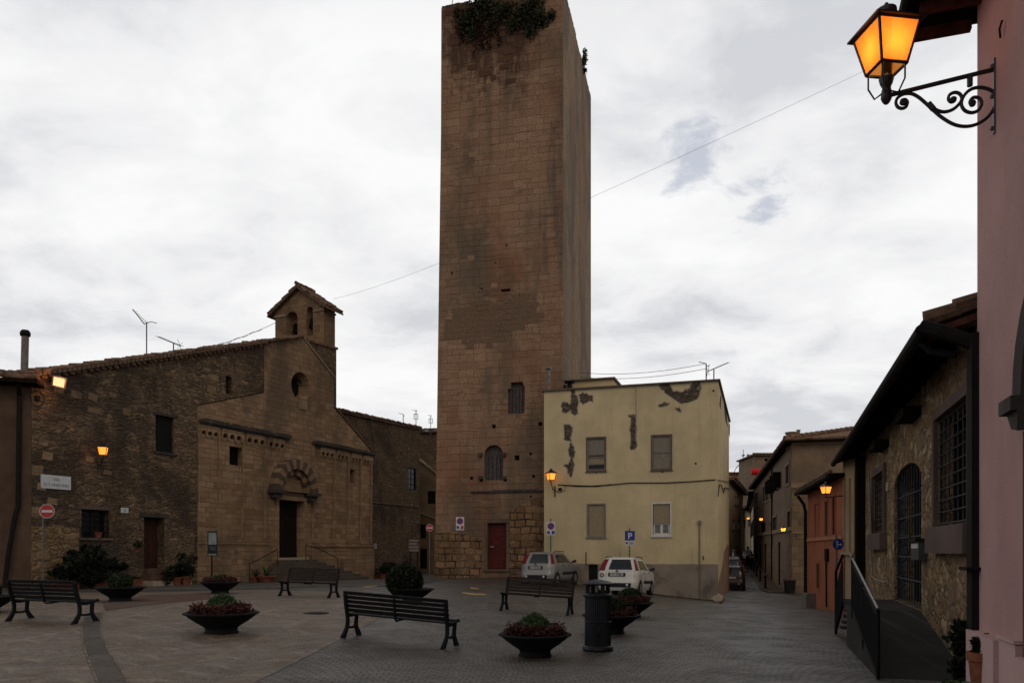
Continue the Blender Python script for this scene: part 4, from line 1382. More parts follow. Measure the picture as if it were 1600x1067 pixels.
# thin whip aerial on top
mb = MB(); a = FT.P(1.0, TZ); mb.tube([a, a + Vector((0, 0, .8))], .02, 5); mb.tube([a + Vector((-.3, 0, .6)), a + Vector((.25, 0, .75))], .012, 5)
o_ = mb.build('aerial', M['zinc']); tag(o_, 'thin aerial on the left corner of the tall tower top', 'aerial', 'rooftop aerials')
# ================================================================== YELLOW HOUSE
FY = Frame((1.587, 39.52), (.9537, -.3006)); YW = 8.37
yb = FY.P(YW, 0); FYs = Frame((yb.x, yb.y), (.3006, .9537)); YD = 12.4
YZ = FY.px(1121, 595)[1]
yh = empty('yellow_house', FY.P(4, ground(5, 38)), 'pale yellow two-storey flat-roofed house with peeling plaster beside the tower', 'house')
yw = {}
yw['ul'] = FY.rect(918, 684.5, 945, 734); yw['ur'] = FY.rect(1019.5, 681, 1048, 732)
yw['ll'] = FY.rect(919, 788.5, 944.5, 837); yw['lr'] = FY.rect(1020, 787, 1047, 835)
cel = FY.rect(919, 881, 934, 915)
mb = MB()
FY.panel(mb, [(0, -1.8), (YW, -1.8), (YW, YZ), (0, YZ)], [rc(v) for v in yw.values()] + [rc(cel)], .16, s=0)
FY.box(mb, .05, YW - .05, YZ - .4, YZ - .06, -YD + .1, -.05)
mb.poly([FY.P(0, -1.8, 0), FY.P(0, YZ, 0), FY.P(0, YZ, -YD), FY.P(0, -1.8, -YD)])
mb.build('front_wall', M['yellow'], yh)
mb = MB(); FYs.panel(mb, [(0, -1.8), (YD, -1.8), (YD, YZ), (0, YZ)], [], s=0)
mb.poly([FYs.P(YD, -1.8, 0), FYs.P(YD, -1.8, -YW), FYs.P(YD, YZ, -YW), FYs.P(YD, YZ, 0)])
mb.build('side_wall', M['yellow_side'], yh)
mb = MB()
FY.box(mb, -.12, YW + .1, YZ, YZ + .07, -YD, .12); FYs.box(mb, 0, YD + .1, YZ - .002, YZ + .068, -.1, .10)
mb.build('roof_edge', M['frame_brown'], yh)
# plinth with uneven upper edge
pz = FY.px(1100, 881)[1]
mb = MB()
pp = [(FY.t(850) , -1.8), (YW + .01, -1.8)] + [(YW + .01 - i * (YW) / 40, pz + random.uniform(-.012, .012)) for i in range(41)]
FY.panel(mb, [(max(0, a), b) for a, b in pp], [rc((cel[0] - .001, cel[1], cel[2] + .001, cel[3] - .02))], .02, s=.012, rim=.012)
mb.build('plinth', M['grey_plinth'], yh)
mb = MB()
p2 = [(0, -1.8), (YD, -1.8), (YD, pz + .9), (YD * .8, pz + 1.0), (YD * .45, pz + .55), (YD * .3, pz - .2), (0, pz - .9)]
FYs.panel(mb, p2, [], s=.01, rim=.01)
mb.build('side_plinth', stucco('side_plinth_render', (.27, .16, .10), stains=[((.13, .10, .08), .8, .5, .66, .8, .7)], var=.2), yh)
mb = MB(); FY.box(mb, cel[0], cel[2], cel[1], cel[3], -.3, -.12); mb.build('cellar_door', M['shutter_dark'], yh)
# windows
def yellow_window(key, kind, lab):
    r = yw[key]
    mb = MB(); surround(FY, mb, r, .07, 0, .03)
    FY.box(mb, r[0] - .1, r[2] + .1, r[1] - .12, r[1] - .07, 0, .07)
    w = mb.build('window', M['frame_white'] if kind == 'half' else (M['frame_brown'] if key[0] == 'u' else M['frame_grey']), yh)
    w['label'] = lab
    t0, z0, t1, z1 = r
    def blind(za, zb_, mat, lean=0.0, s=-.06):
        m = MB(); n = max(3, int((zb_ - za) / .055))
        for i in range(n):
            a = za + (zb_ - za) * i / n; b = za + (zb_ - za) * (i + 1) / n
            P = FY.P
            m.poly([P(t0 + .02, a, s), P(t1 - .02, a, s), P(t1 - .02, b - .004, s + .012), P(t0 + .02, b - .004, s + .012)])
            m.poly([P(t0 + .02, b - .004, s + .012), P(t1 - .02, b - .004, s + .012), P(t1 - .02, b, s), P(t0 + .02, b, s)])
        m.build('roller_blind', mat, w)
    if kind == 'full':
        blind(z0, z1, M['blind'])
    elif kind == 'half':
        zm = z0 + (z1 - z0) * .34
        blind(zm, z1, M['blind'])
        m = MB(); frame_rect(FY, m, (t0 + .02, z0, t1 - .02, zm + .04), .07, -.13, -.08)
        tm = (t0 + t1) / 2; FY.box(m, tm - .06, tm + .06, z0 + .07, zm, -.13, -.075); m.build('casement', M['frame_white'], w)
        m = MB(); FY.box(m, t0 + .05, t1 - .05, z0, zm, -.2, -.12); m.build('curtain', M['curtain'], w)
    elif kind == 'grey':
        blind(z0 + .02, z1 - .05, M['blind_grey'], s=-.07)
        m = MB(); FY.box(m, t0, t1, z0 + (z1 - z0) * .48, z0 + (z1 - z0) * .52, -.06, -.03); frame_rect(FY, m, (t0, z0, t1, z1), .045, -.08, -.02); m.build('casement', M['frame_grey'], w)
    else:
        m = MB(); FY.box(m, t0, t1, z0, z1, -.16, -.13); m.build('pane', M['glass'], w)
        za = z0 + (z1 - z0) * .45; blind(za, z1, M['blind_grey'], s=-.09)
        m = MB(); blind2 = z0 + (z1 - z0) * .18
        frame_rect(FY, m, (t0, z0, t1, z1), .045, -.12, -.04)
        for q in (.18, .40, .5): FY.box(m, t0, t1, z0 + (z1 - z0) * q - .03, z0 + (z1 - z0) * q + .025, -.10, -.05)
        m.build('casement', M['frame_grey'], w)
        blind(z0 + (z1 - z0) * .20, z0 + (z1 - z0) * .38, M['blind'], s=-.095)
yellow_window('ul', 'broken', 'upper window with a half lowered crooked blind')
yellow_window('ur', 'grey', 'upper window with a closed grey blind')
yellow_window('ll', 'full', 'lower window with its beige blind fully down')
yellow_window('lr', 'half', 'lower window with the blind two thirds down over a white casement')
# peeled plaster
def peel(pts, s=.004, seed=1):
    rg = random.Random(seed)
    q = [FY.px(x, y) for x, y in pts]
    c = (sum(a for a, b in q) / len(q), sum(b for a, b in q) / len(q))
    def dens(q, k):
        o = []
        for i in range(len(q)):
            a = q[i]; b = q[(i + 1) % len(q)]
            for j in range(3):
                f = j / 3
                o.append((a[0] + (b[0] - a[0]) * f + rg.uniform(-k, k), a[1] + (b[1] - a[1]) * f + rg.uniform(-k, k)))
        return o
    if sum(q[i][0] * q[(i + 1) % len(q)][1] - q[(i + 1) % len(q)][0] * q[i][1] for i in range(len(q))) < 0:
        q = q[::-1]
    mb = MB(); o = dens(q, .035); 
    g = []
    for i in range(len(o)):
        a = Vector(o[i - 1]); b = Vector(o[(i + 1) % len(o)]); d = (b - a); nn = Vector((d.y, -d.x)); nn = nn.normalized() if nn.length > 1e-6 else nn
        g.append((o[i][0] + nn.x * .045, o[i][1] + nn.y * .045))
    FY.prism(mb, g, 0, s); b_ = mb.build('plaster_edge', M['raw_rim'], yh)
    mb = MB(); FY.prism(mb, o, 0, s + .004); mb.build('bare_masonry', M['raw'], b_)
def zp(l): return [(820 + a / 4.444, 540 + b / 4.444) for a, b in l]
peel(zp([(318, 300), (345, 300), (350, 345), (368, 352), (366, 470), (345, 485), (325, 465), (318, 440), (290, 465), (262, 455), (256, 400), (285, 392), (318, 410), (325, 350)]), seed=1)
peel(zp([(378, 345), (400, 330), (440, 338), (470, 350), (475, 388), (440, 385), (400, 405), (382, 375)]), seed=2)
peel(zp([(272, 548), (300, 545), (327, 570), (322, 610), (310, 640), (322, 662), (275, 650), (280, 610)]), seed=3)
peel(zp([(322, 670), (345, 720), (345, 760), (325, 790), (342, 810), (335, 860), (318, 912), (300, 880), (295, 850), (268, 830), (305, 825), (318, 780), (305, 720)]), seed=4)
peel(zp([(722, 487), (750, 475), (768, 490), (770, 580), (778, 690), (750, 725), (733, 710), (735, 580), (738, 500)]), seed=5)
peel(zp([(932, 282), (960, 263), (1005, 265), (1030, 320), (1100, 318), (1150, 290), (1165, 258), (1210, 260), (1225, 300), (1195, 365), (1150, 390), (1085, 398), (1040, 372), (985, 335), (965, 310)]), seed=6)
peel(zp([(930, 410), (960, 396), (1005, 403), (985, 415), (935, 420)]), seed=7)
peel(zp([(1048, 432), (1075, 435), (1082, 455), (1055, 447)]), seed=8)
# cable run along the facade, grey rain pipe, small pipe, vents
mb = MB()
cab = [(872, 757), (890, 758), (925, 759), (955, 757), (985, 754), (1040, 754), (1080, 752), (1118, 749)]
mb.tube([FY.P(*FY.px(x, y, .05), .05) for x, y in cab], .022, 5)
mb.tube([FY.P(*FY.px(x, y, .04), .04) for x, y in [(885, 758), (900, 759.5), (935, 759.5), (955, 756)]], .015, 5)
mb.tube([FY.P(*FY.px(x, y, .04), .04) for x, y in [(868, 766), (874, 769), (882, 766), (884, 758)]], .012, 5)
r_ = FY.rect(873, 762, 878, 766); FY.box(mb, r_[0], r_[2], r_[1], r_[3], 0, .08)
mb.build('facade_cable', M['gutter'], yh)
mb = MB(); a = FY.px(1093, 819); b = FY.px(1093, 938)
mb.tube([FY.P(a[0], a[1], .05), FY.P(b[0], b[1], .05)], .035, 7); FY.box(mb, a[0] - .08, a[0] + .08, a[1], a[1] + .18, 0, .1)
mb.build('rain_pipe', M['frame_grey'], yh)
mb = MB(); r_ = FY.rect(915, 862, 916.5, 881); FY.box(mb, r_[0], r_[2], r_[1], r_[3], 0, .04); r_ = FY.rect(1098, 868, 1100, 874); FY.box(mb, r_[0], r_[2], r_[1], r_[3], 0, .04)
mb.build('gas_pipe', M['frame_brown'], yh)
for x in (993.3, 946.8):
    mb = MB(); a = FY.px(x, 603); b = FY.px(x, 690 if x > 990 else 700)
    if x > 990:
        mb.tube([FY.P(a[0], a[1], .004), FY.P(a[0] + .02, (a[1] + b[1]) / 2, .004), FY.P(b[0], b[1], .004)], .018, 4); mb.build('crack', M['raw_rim'], yh)
mb = MB()
for x, y in ((1114.8, 610.5), (1087, 724), (1035, 737), (932, 738)):
    a = FY.px(x, y); FY.box(mb, a[0] - .04, a[0] + .04, a[1] - .04, a[1] + .04, 0, .012)
mb.build('wall_hole', M['void'], yh)
# side wall: cracked patches and hanging wires
mb = MB()
for pts in ([(1125, 620), (1127, 618), (1126, 640), (1124, 632)], [(1131, 632), (1135, 640), (1137, 668), (1133, 655)], [(1139, 660), (1140.5, 664), (1140, 684), (1138.5, 676)]):
    q = [FYs.px(x, y) for x, y in pts]
    if sum(q[i][0] * q[(i + 1) % 4][1] - q[(i + 1) % 4][0] * q[i][1] for i in range(4)) < 0: q = q[::-1]
    FYs.prism(mb, q, 0, .006)
mb.build('bare_masonry', M['raw'], yh)
mb = MB()
mb.tube([FYs.P(*FYs.px(x, y, .06), .06) for x, y in [(1121, 750), (1130, 751), (1141, 753)]], .02, 5)
mb.tube([FYs.P(*FYs.px(x, y, .06), .06) for x, y in [(1122, 775), (1124, 757), (1127, 758), (1131, 770), (1132, 762), (1141, 763)]], .025, 5)
mb.build('hanging_wires', M['gutter'], yh)
# roof hut, flues
hz0 = YZ + .07
mb = MB(); a = FY.t(898) * 1.0
def backpt(px, s): return FY.t(px, s)
r0, r1 = FY.t(896, -3.2), FY.t(958, -3.2)
hz1 = FY.px(958, 592, -3.2)[1]
FY.box(mb, r0, r1, hz0, hz1, -7, -3.2); hut = mb.build('roof_hut', M['yellow_side'], yh)
mb = MB(); FY.box(mb, r0 - .1, r1 + .12, hz1, hz1 + .08, -7.1, -3.05); mb.build('hut_roof', M['frame_brown'], hut)
mb = MB(); a = FY.px(857, 612, -.3); b = FY.px(857, 577, -.3); mb.tube([FY.P(a[0], a[1], -.3), FY.P(b[0], b[1], -.3)], .07, 8); mb.tube([FY.P(b[0], b[1], -.3), FY.P(b[0], b[1] + .08, -.3)], .16, 8); mb.build('flue', M['metal_grey'], yh)
mb = MB(); a = FY.px(890, 608, -.5); b = FY.px(890, 598, -.5)
mb.tube([FY.P(a[0], a[1], -.5), FY.P(b[0], b[1], -.5)], .12, 8); mb.tube([FY.P(b[0], b[1], -.5), FY.P(b[0], b[1] + .08, -.5)], .28, 8)
mb.tube([FY.P(a[0] - .25, a[1] + .05, -.4), FY.P(a[0] - .2, a[1] + .2, -.4)], .08, 6); mb.build('flue', M['gutter'], yh)

def aerial(p, h, kind, label, arms=(0, 0)):
    o = empty('aerial', p, label, 'aerial', 'rooftop aerials')
    mb = MB(); p = Vector(p); top = p + Vector((0, 0, h))
    mb.tube([p - Vector((0, 0, .2)), top], .03, 5)
    mb.build('mast', M['zinc'], o)
    mb = MB()
    if kind == 'yagi':
        d = Vector((arms[0], 0, arms[1])); a = top - d * .3; b = top + d * .7
        mb.tube([a, b], .022, 5)
        for i in range(9):
            q = a.lerp(b, i / 8); mb.tube([q + Vector((0, -.28, -.05)), q + Vector((0.05, .28, .05))], .012, 4)
        mb.tube([a + Vector((0, -.3, -.25)), a + Vector((0, .3, .25))], .012, 4)
        mb.tube([a + Vector((0, -.3, .25)), a + Vector((0, .3, -.25))], .012, 4)
    elif kind == 'hook':
        mb.tube([top, top + Vector((-.35, 0, .08))], .02, 5); mb.tube([top - Vector((0, 0, .15)), top + Vector((.12, 0, -.1))], .02, 5)
    elif kind == 'vee':
        mb.tube([top + Vector((-.75 * arms[0], 0, .65)), top + Vector((-.1, 0, -.08)), top], .025, 5)
        for i in range(6):
            q = top + Vector((-.75 * arms[0], 0, .65)) * (i / 6); mb.tube([q + Vector((0, -.22, -.03)), q + Vector((0, .22, .03))], .011, 4)
        mb.tube([top, top + Vector((.25, 0, .03)), top + Vector((.5, 0, -.03))], .018, 5)
    elif kind == 'box':
        mb.tube([top + Vector((-.15, 0, -.35)), top + Vector((.15, 0, -.35)), top + Vector((.15, 0, -.75)), top + Vector((-.15, 0, -.75)), top + Vector((-.15, 0, -.35))], .03, 5)
        mb.tube([top + Vector((-.3, 0, -.02)), top + Vector((.1, 0, -.12))], .016, 4)
    mb.build('dipoles', M['zinc'], o)
D_ = (FY.P(FY.t(1103), 0, -.3)).y
aerial(at(1103.5, 598, D_), 30 / F * D_, 'none' if 0 else 'hook', 'bare mast with two wires at the right end of the yellow house roof')
aerial(at(1115.5, 596, D_), 20 / F * D_, 'yagi', 'comb aerial pointing right on the right corner of the yellow house roof', (.95, .4))
# wires mast -> tower
mb = MB()
for (y0, y1) in ((568, 582), (576, 589)):
    A = at(1103, y0, D_); B = at(905, y1, 46.5)
    mb.tube([A.lerp(B, k / 10) - Vector((0, 0, .25 * (1 - (2 * k / 10 - 1) ** 2))) for k in range(11)], .012, 4)
o_ = mb.build('roof_wires', M['cable']); tag(o_, 'two thin wires from the roof mast of the yellow house to the tower', 'wires')

# ================================================================== house closing the lane between church and tower
FG = Frame(at(640, 860, 66)[:2], (.985, -.17))
gh = empty('lane_house', FG.P(2, ground(-7, 66)), 'small stone house seen at the end of the lane left of the tower', 'house')
w1 = FG.rect(668, 767, 680, 787); w2 = FG.rect(656, 819, 665.5, 841); gd = FG.rect(653, 857, 667, 888)
zt1 = FG.px(665, 731)[1]; zt2 = FG.px(665, 678)[1]
mb = MB()
FG.panel(mb, [(-1, -2), (4.5, -2), (4.5, zt1 - .6), (FG.t(657), zt1 + .5), (-1, zt1 + 1.0)], [rc(w1), rc(w2), rc(gd)], .25, s=0, rim=.4)
FG.box(mb, -1, 4.5, -2, zt1 - .9, -6, -.3)
mb.build('wall', M['beige'] if 0 else stucco('lane_house_render', (.20, .135, .08), stains=[((.13, .09, .055), .6, .48, .66, .8, 1)], var=.2, streak=.4, scol=(.1, .07, .05), bump=.7), gh)
for w, l in ((w1, None), (w2, None)):
    mb = MB(); FG.box(mb, w[0], w[2], w[1], w[3], -.25, -.15); mb.build('shutter', M['shutter_dark'], gh)
mb = MB(); FG.box(mb, gd[0], gd[2], gd[1], gd[3], -.3, -.2); mb.build('garage_door', M['wood_dark'], gh)
mb = MB(); P = FG.P
a_ = (FG.t(655), zt1 + .65); b_ = (FG.t(683), zt1 - .55)
FG.prism(mb, [a_, b_, (b_[0], b_[1] + .16), (a_[0], a_[1] + .16)][::1], -.3, .25)
mb.build('roof_verge', M['trimstone'], gh)
mb = MB(); a_ = FG.px(655, 801); b_ = FG.px(682, 812); FG.prism(mb, [(a_[0], a_[1]), (b_[0], b_[1]), (b_[0], b_[1] + .12), (a_[0], a_[1] + .12)], 0, .12); mb.build('moulding', M['trimstone'], gh)
FG2 = Frame(at(640, 860, 74)[:2], (.985, -.17))
gh2 = empty('tall_lane_house', FG2.P(2, 0), 'taller dark house rising behind the small lane house', 'house')
zt = FG2.px(665, 676)[1]
mb = MB(); FG2.panel(mb, [(-3, -2), (6, -2), (6, zt), (-3, zt)], [], s=0); FG2.box(mb, -3, 6, -2, zt - .2, -6, -.3); mb.build('wall', M['rubble_dark'], gh2)
mb = MB(); FG2.box(mb, -3.2, 6.2, zt, zt + .15, -6, .3); r__ = mb.build('roof', M['tile_dark'], gh2)
mb = MB(); tile_edge(mb, FG2.P(-3, zt + .25, .3), FG2.P(6, zt + .25, .3), .12, .4); mb.build('roof_tiles', M['tile_obj'], r__)
aerial(at(630, 672, 60), 25 / F * 60, 'hook', 'left hooked aerial of three on the dark house roof beside the tower')
aerial(at(650, 674, 62), 34 / F * 62, 'box', 'tallest middle aerial of three on the dark house roof beside the tower')
aerial(at(673, 676, 72), 28 / F * 72, 'box', 'right aerial of three on the dark roofs, closest to the tower')
aerial(at(229, 562, 39), 58 / F * 39, 'vee', 'tall mast aerial on the left house roof', (.9, 1))
aerial(at(271, 556, 40), 20 / F * 40, 'yagi', 'low aerial with long boom on the left house roof', (-1.1, .45))
# chimney flue at far left
mb = MB(); c = at(38, 596, 33)
ch = empty('chimney', c, 'tall round metal flue with a dark cap on the far left roof', 'chimney')
mb.lathe([(.36, -.6), (.36, .15), (.22, .42), (.0001, .42)], c, 8); mb.build('base', M['trimstone'], ch)
mb = MB(); mb.tube([c + Vector((0, 0, .4)), c + Vector((.04, 0, 1.95))], .14, 12); mb.build('pipe', plain('pale_flue', (.17, .14, .12), .6, .3), ch)
mb = MB(); mb.lathe([(.0001, 1.85), (.19, 1.88), (.2, 2.02), (.14, 2.12), (.0001, 2.14)], c + Vector((.04, 0, 0)), 12); mb.build('cap', M['gutter'], ch, smooth=True)

# ================================================================== STREET: right side
# orange house
oA = at(1318, 860, 25.5)
FO = Frame(at(1262, 860, 33.5)[:2], Vector(at(1318, 860, 25.5)[:2]) - Vector(at(1262, 860, 33.5)[:2]))
OL = (Vector(at(1318, 860, 25.5)[:2]) - Vector(at(1262, 860, 33.5)[:2])).length
oh = empty('orange_house', FO.P(OL / 2, ground(11.3, 28)), 'orange plastered house with narrow dark shutters at the start of the street', 'house')
oz = FO.px(1262, 772)[1]
ow = [FO.rect(1273.5, 787, 1279.5, 838), FO.rect(1289.5, 783, 1293.5, 836), FO.rect(1301, 777, 1305.5, 835), FO.rect(1276.5, 880, 1280.5, 919)]
mb = MB(); FO.panel(mb, [(0, -2), (OL + .05, -2), (OL + .05, oz), (0, oz)], [rc(w) for w in ow], .15, s=0)
FO.box(mb, 0.02, OL + .05, -2, oz, -7, -.3); mb.poly([FO.P(0, -2, 0), FO.P(0, oz, 0), FO.P(0, oz, -7), FO.P(0, -2, -7)])
FO.box(mb, OL - .05, OL, -2, oz, -7, 0)
mb.build('wall', M['orange'], oh)
for i, w in enumerate(ow):
    mb = MB()
    if i == 0:
        FO.box(mb, w[0], w[2], w[1], w[3], -.15, -.03); wn_ = mb.build('blind_window', M['orange'], oh)
    else:
        louvre(FO, mb, w, -.06, 22 if i < 3 else 14); FO.box(mb, w[0], w[2], w[1], w[3], -.15, -.07); wn_ = mb.build('shutter', M['shutter_dark'], oh)
    mb = MB(); surround(FO, mb, w, .12, 0, .03); mb.build('surround', M['orange'], wn_)
mb = MB(); z_ = FO.px(1290, 841)[1]; FO.box(mb, -.03, OL + .05, z_ - .06, z_ + .06, 0, .06); mb.build('string_course', stucco('orange_band', (.46, .20, .11), var=.1), oh)
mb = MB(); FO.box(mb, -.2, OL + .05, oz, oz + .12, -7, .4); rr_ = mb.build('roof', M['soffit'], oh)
mb = MB(); FO.prism(mb, [(-.6, oz + .14), (OL + .05, oz + .14), (OL + .05, oz + 2), (-.6, oz + 2)], -7, -6.9)
mb = MB(); tile_edge(mb, FO.P(-.2, oz + .17, .4), FO.P(OL, oz + .17, .4), .09, .3); mb.build('roof_tiles', M['tile_obj'], rr_)
mb = MB(); mb.tube([FO.P(-.15, oz - .05, .38), FO.P(-.1, oz - .4, .15), FO.P(.05, oz - .7, .1), FO.P(.05, -1.2, .1)], .07, 7); mb.tube([FO.P(-.2, oz + .02, .46), FO.P(OL, oz + .02, .46)], .08, 7); mb.build('drainpipe', M['gutter'], oh)
mb = MB(); a = FO.px(1293.5, 870); b = FO.px(1294, 948); mb.tube([FO.P(a[0], a[1], .06), FO.P(b[0], b[1], .06)], .03, 6); r_ = FO.rect(1292.5, 857, 1295.5, 876); FO.box(mb, r_[0], r_[2], r_[1], r_[3], 0, .1); mb.build('meter_pipe', M['gutter'], oh)
mb = MB(); q = at(1267, 950, 31.5); gq = ground(q.x, q.y)
mb.box(q.x - .28, q.y - .25, gq - .1, q.x + .3, q.y + .25, gq + .62); o_ = mb.build('utility_box', M['frame_grey']); tag(o_, 'small pale utility box at the foot of the orange house corner', 'box')

# brown house down the street
bA = at(1238, 860, 45); bB = at(1178, 860, 79)
FB2 = Frame(bB[:2], Vector(bA[:2]) - Vector(bB[:2])); BL = (Vector(bA[:2]) - Vector(bB[:2])).length
FBf = Frame(bA[:2], (FB2.n.x * -1, FB2.n.y * -1))   # front: u goes right, away from the street
bh = empty('brown_house', FB2.P(BL, -.7), 'long brown three-storey house with tiled hip roof on the right of the street', 'house')
bz = FB2.px(1237.9, 692)[1]
st_w = [FB2.rect(*r) for r in ((1228.5, 727, 1233.5, 755), (1231, 799, 1236, 826), (1208, 808, 1213.5, 831), (1189, 815, 1196.5, 834), (1197, 758, 1200.5, 782), (1192.5, 760, 1195.5, 783), (1204, 752, 1207, 778), (1181, 770, 1184, 790), (1177.5 + 1, 773, 1180, 792))]
mb = MB(); FB2.panel(mb, [(0, -2), (BL, -2), (BL, bz), (0, bz)], [rc(w) for w in st_w], .2, s=0)
mb.build('street_wall', M['brownwall'], bh)
for w in st_w:
    mb = MB(); louvre(FB2, mb, w, -.08, 12); FB2.box(mb, w[0], w[2], w[1], w[3], -.2, -.09); ww = mb.build('shutter', M['shutter_dark'], bh)
    mb = MB(); surround(FB2, mb, w, .16, 0, .05); mb.build('surround', M['trimstone'], ww)
# open shutters hanging over the street
for r in ((1214, 740, 1220, 764), (1206.5, 750, 1210, 770)):
    w = FB2.rect(*r)
    mb = MB(); 
    for sg in (w[0], w[2]):
        c = FB2.P(sg, 0, 0)
        f2 = Frame((c.x, c.y), (FB2.n.x * -1, FB2.n.y * -1)) 
        f2.box(mb, -.5, 0, w[1], w[3], -.03, .03)
    FB2.box(mb, w[0], w[2], w[1], w[3], .0, .06)
    mb.build('open_shutters', M['shutter_dark'], bh)
mb = MB(); P_ = [FB2.px(x, y, .06) for x, y in ((1179.5, 838), (1237.5, 829))]
FB2.prism(mb, [P_[0], P_[1], (P_[1][0], P_[1][1] + .25), (P_[0][0], P_[0][1] + .25)], 0, .08)
mb.build('string_course', M['trimstone'], bh)
mb = MB(); P_ = [FB2.px(x, y, .03) for x, y in ((1179.5, 845), (1237.5, 862))]
for i in range(5):
    a = BL * (.12 + i * .17)
    mb = MB(); mb.tube([FB2.P(a, 2.2 if i != 3 else bz, .08), FB2.P(a, -.6, .08)], .06, 6)
    mb.build('drainpipe', M['gutter'], bh)
mb = MB()
FB2.box(mb, -.02, BL + .02, -2, 1.9, 0, .04)
mb.build('lower_masonry', M['brownstone'], bh)
# front face
FW_ = 16.0
fw1 = FBf.px(1262, 830)
mb = MB(); FBf.panel(mb, [(0, -2), (FW_, -2), (FW_, bz), (0, bz)], [], s=0); mb.build('front_wall', M['brownwall'], bh); mb = MB()
mb.poly([FB2.P(0, -2, 0), FB2.P(0, -2, -FW_), FB2.P(0, bz, -FW_), FB2.P(0, bz, 0)][::-1])
mb.build('far_wall', M['brownwall'], bh)
zband = FBf.px(1250, 757)[1]; zl = FBf.px(1250, 831)[1]
mb = MB(); FBf.box(mb, -.06, FW_, zband - .18, zband + .1, 0, .12); FBf.box(mb, -.06, FW_, zl - .1, zl + .08, 0, .1); mb.build('string_course', M['trimstone'], bh)
mb = MB(); FBf.box(mb, -.04, 2.0, -2, zband - .18, 0, .05); FBf.box(mb, 2.0, 4.0, -2, 1.6, 0, .04); mb.build('corner_stones', M['brownstone'], bh)
mb = MB(); FBf.box(mb, -.02, FW_, bz - .1, bz, 0, .1)
# eaves, roof
mb.build('frieze', M['trimstone'], bh)
ez = bz; 
def P3(a, b, z): # a along street wall from far end (0..BL), b depth
    return FB2.P(a, z, -b)
mb = MB()
ov = .45
c4 = [P3(-.5, -ov, ez), P3(BL + ov, -ov, ez), P3(BL + ov, FW_ + ov, ez), P3(-.5, FW_ + ov, ez)]
c4t = [p + Vector((0, 0, .16)) for p in c4]
mb.hexa(c4 + c4t)
mb.build('eaves', M['soffit'], bh)
apz = FBf.px(1300, 676)[1]
ap1 = P3(BL - 7.5, 7.5, ez + 2.05); ap2 = P3(0, 7.5, ez + 2.05)
mb = MB()
mb.poly([c4t[0], c4t[1], ap1, ap2]); mb.poly([c4t[1], c4t[2], ap1]); mb.poly([c4t[2], c4t[3], ap2, ap1]); mb.poly([c4t[3], c4t[0], ap2])
hr = mb.build('roof', M['tile'], bh)
mb = MB()
tile_edge(mb, c4t[1] + Vector((0, 0, .06)), ap1 + Vector((0, 0, .08)), .14, .45); tile_edge(mb, c4t[1], c4t[2], .1, .35); tile_edge(mb, c4t[1], c4t[0], .1, .35)
mb.build('ridge_tiles', M['tile_obj'], hr)
mb = MB()
q = FBf.px(1237, 684)
for (x, w_, h_) in ((1237, .32, .55), (1247.5, .1, .7)):
    D = 47.0
    p = at(x, 692, D); mb.tube([p - Vector((0, 0, .4)), p + Vector((0, 0, h_))], w_, 10)
    mb.tube([p + Vector((0, 0, h_)), p + Vector((0, 0, h_ + .08))], w_ * 1.2, 10)
mb.build('chimney', M['trimstone'], bh)
# kerb strip in red brick along the brown house
def street_line(off, n=14):
    o = []
    for i in range(n + 1):
        q = FB2.P(BL * i / n, 0, off); o.append((q.x, q.y))
    return o
a = street_line(.0); b = street_line(1.15)
sheet('pavement', a + b[::-1], M['brickpave'], .05)
mb = MB()
for i in range(len(b) - 1):
    (x0, y0), (x1, y1) = b[i], b[i + 1]
    for k in range(3):
        xa, ya = x0 + (x1 - x0) * k / 3, y0 + (y1 - y0) * k / 3; xb, yb_ = x0 + (x1 - x0) * (k + .985) / 3, y0 + (y1 - y0) * (k + .985) / 3
        g0, g1 = ground(xa, ya), ground(xb, yb_)
        nx, ny = FB2.n.x * .14, FB2.n.y * .14
        mb.hexa([(xa, ya, g0 - .1), (xb, yb_, g1 - .1), (xb + nx, yb_ + ny, g1 - .1), (xa + nx, ya + ny, g0 - .1), (xa, ya, g0 + .09), (xb, yb_, g1 + .09), (xb + nx, yb_ + ny, g1 + .08), (xa + nx, ya + ny, g0 + .08)][::1])
o_ = mb.build('kerb', M['stepstone']); tag(o_, kind='structure')
# bollards / pots along that pavement
boll = None
for i, a in enumerate((.18, .27, .36, .45, .55, .66, .8)):
    q = FB2.P(BL * a, 0, .95); g = ground(q.x, q.y)
    if boll is None:
        o = empty('bollard', (q.x, q.y, g), 'dark bollard', 'bollard', 'bollards along the street')
        mb = MB(); mb.lathe([(.10, 0), (.10, .1), (.07, .16), (.065, .72), (.085, .75), (.085, .8), (.04, .86), (.0001, .9)], (0, 0, 0), 10); mb.build('post', M['iron'], o, local=True); boll = o
    else:
        o = copy_tree(boll); o.location = (q.x, q.y, g)
    o['label'] = ('nearest', 'second', 'third', 'fourth', 'fifth', 'sixth', 'farthest')[6 - i] + ' of the seven dark bollards on the pavement under the brown house'
# waste container by the corner
q = FB2.P(BL + .6, 0, .2); g = ground(q.x, q.y)
wc = empty('waste_container', (q.x, q.y, g), 'dark waste container at the near corner of the brown house', 'container')
mb = MB(); mb.hexa([(-.22, -.2, .05), (.22, -.2, .05), (.22, .2, .05), (-.22, .2, .05), (-.26, -.24, .75), (.26, -.24, .75), (.26, .24, .75), (-.26, .24, .75)]); mb.build('tub', M['gutter'], wc, local=True)
mb = MB(); mb.box(-.28, -.26, .75, .28, .26, .82); mb.build('lid', M['sign_brown'], wc, local=True)

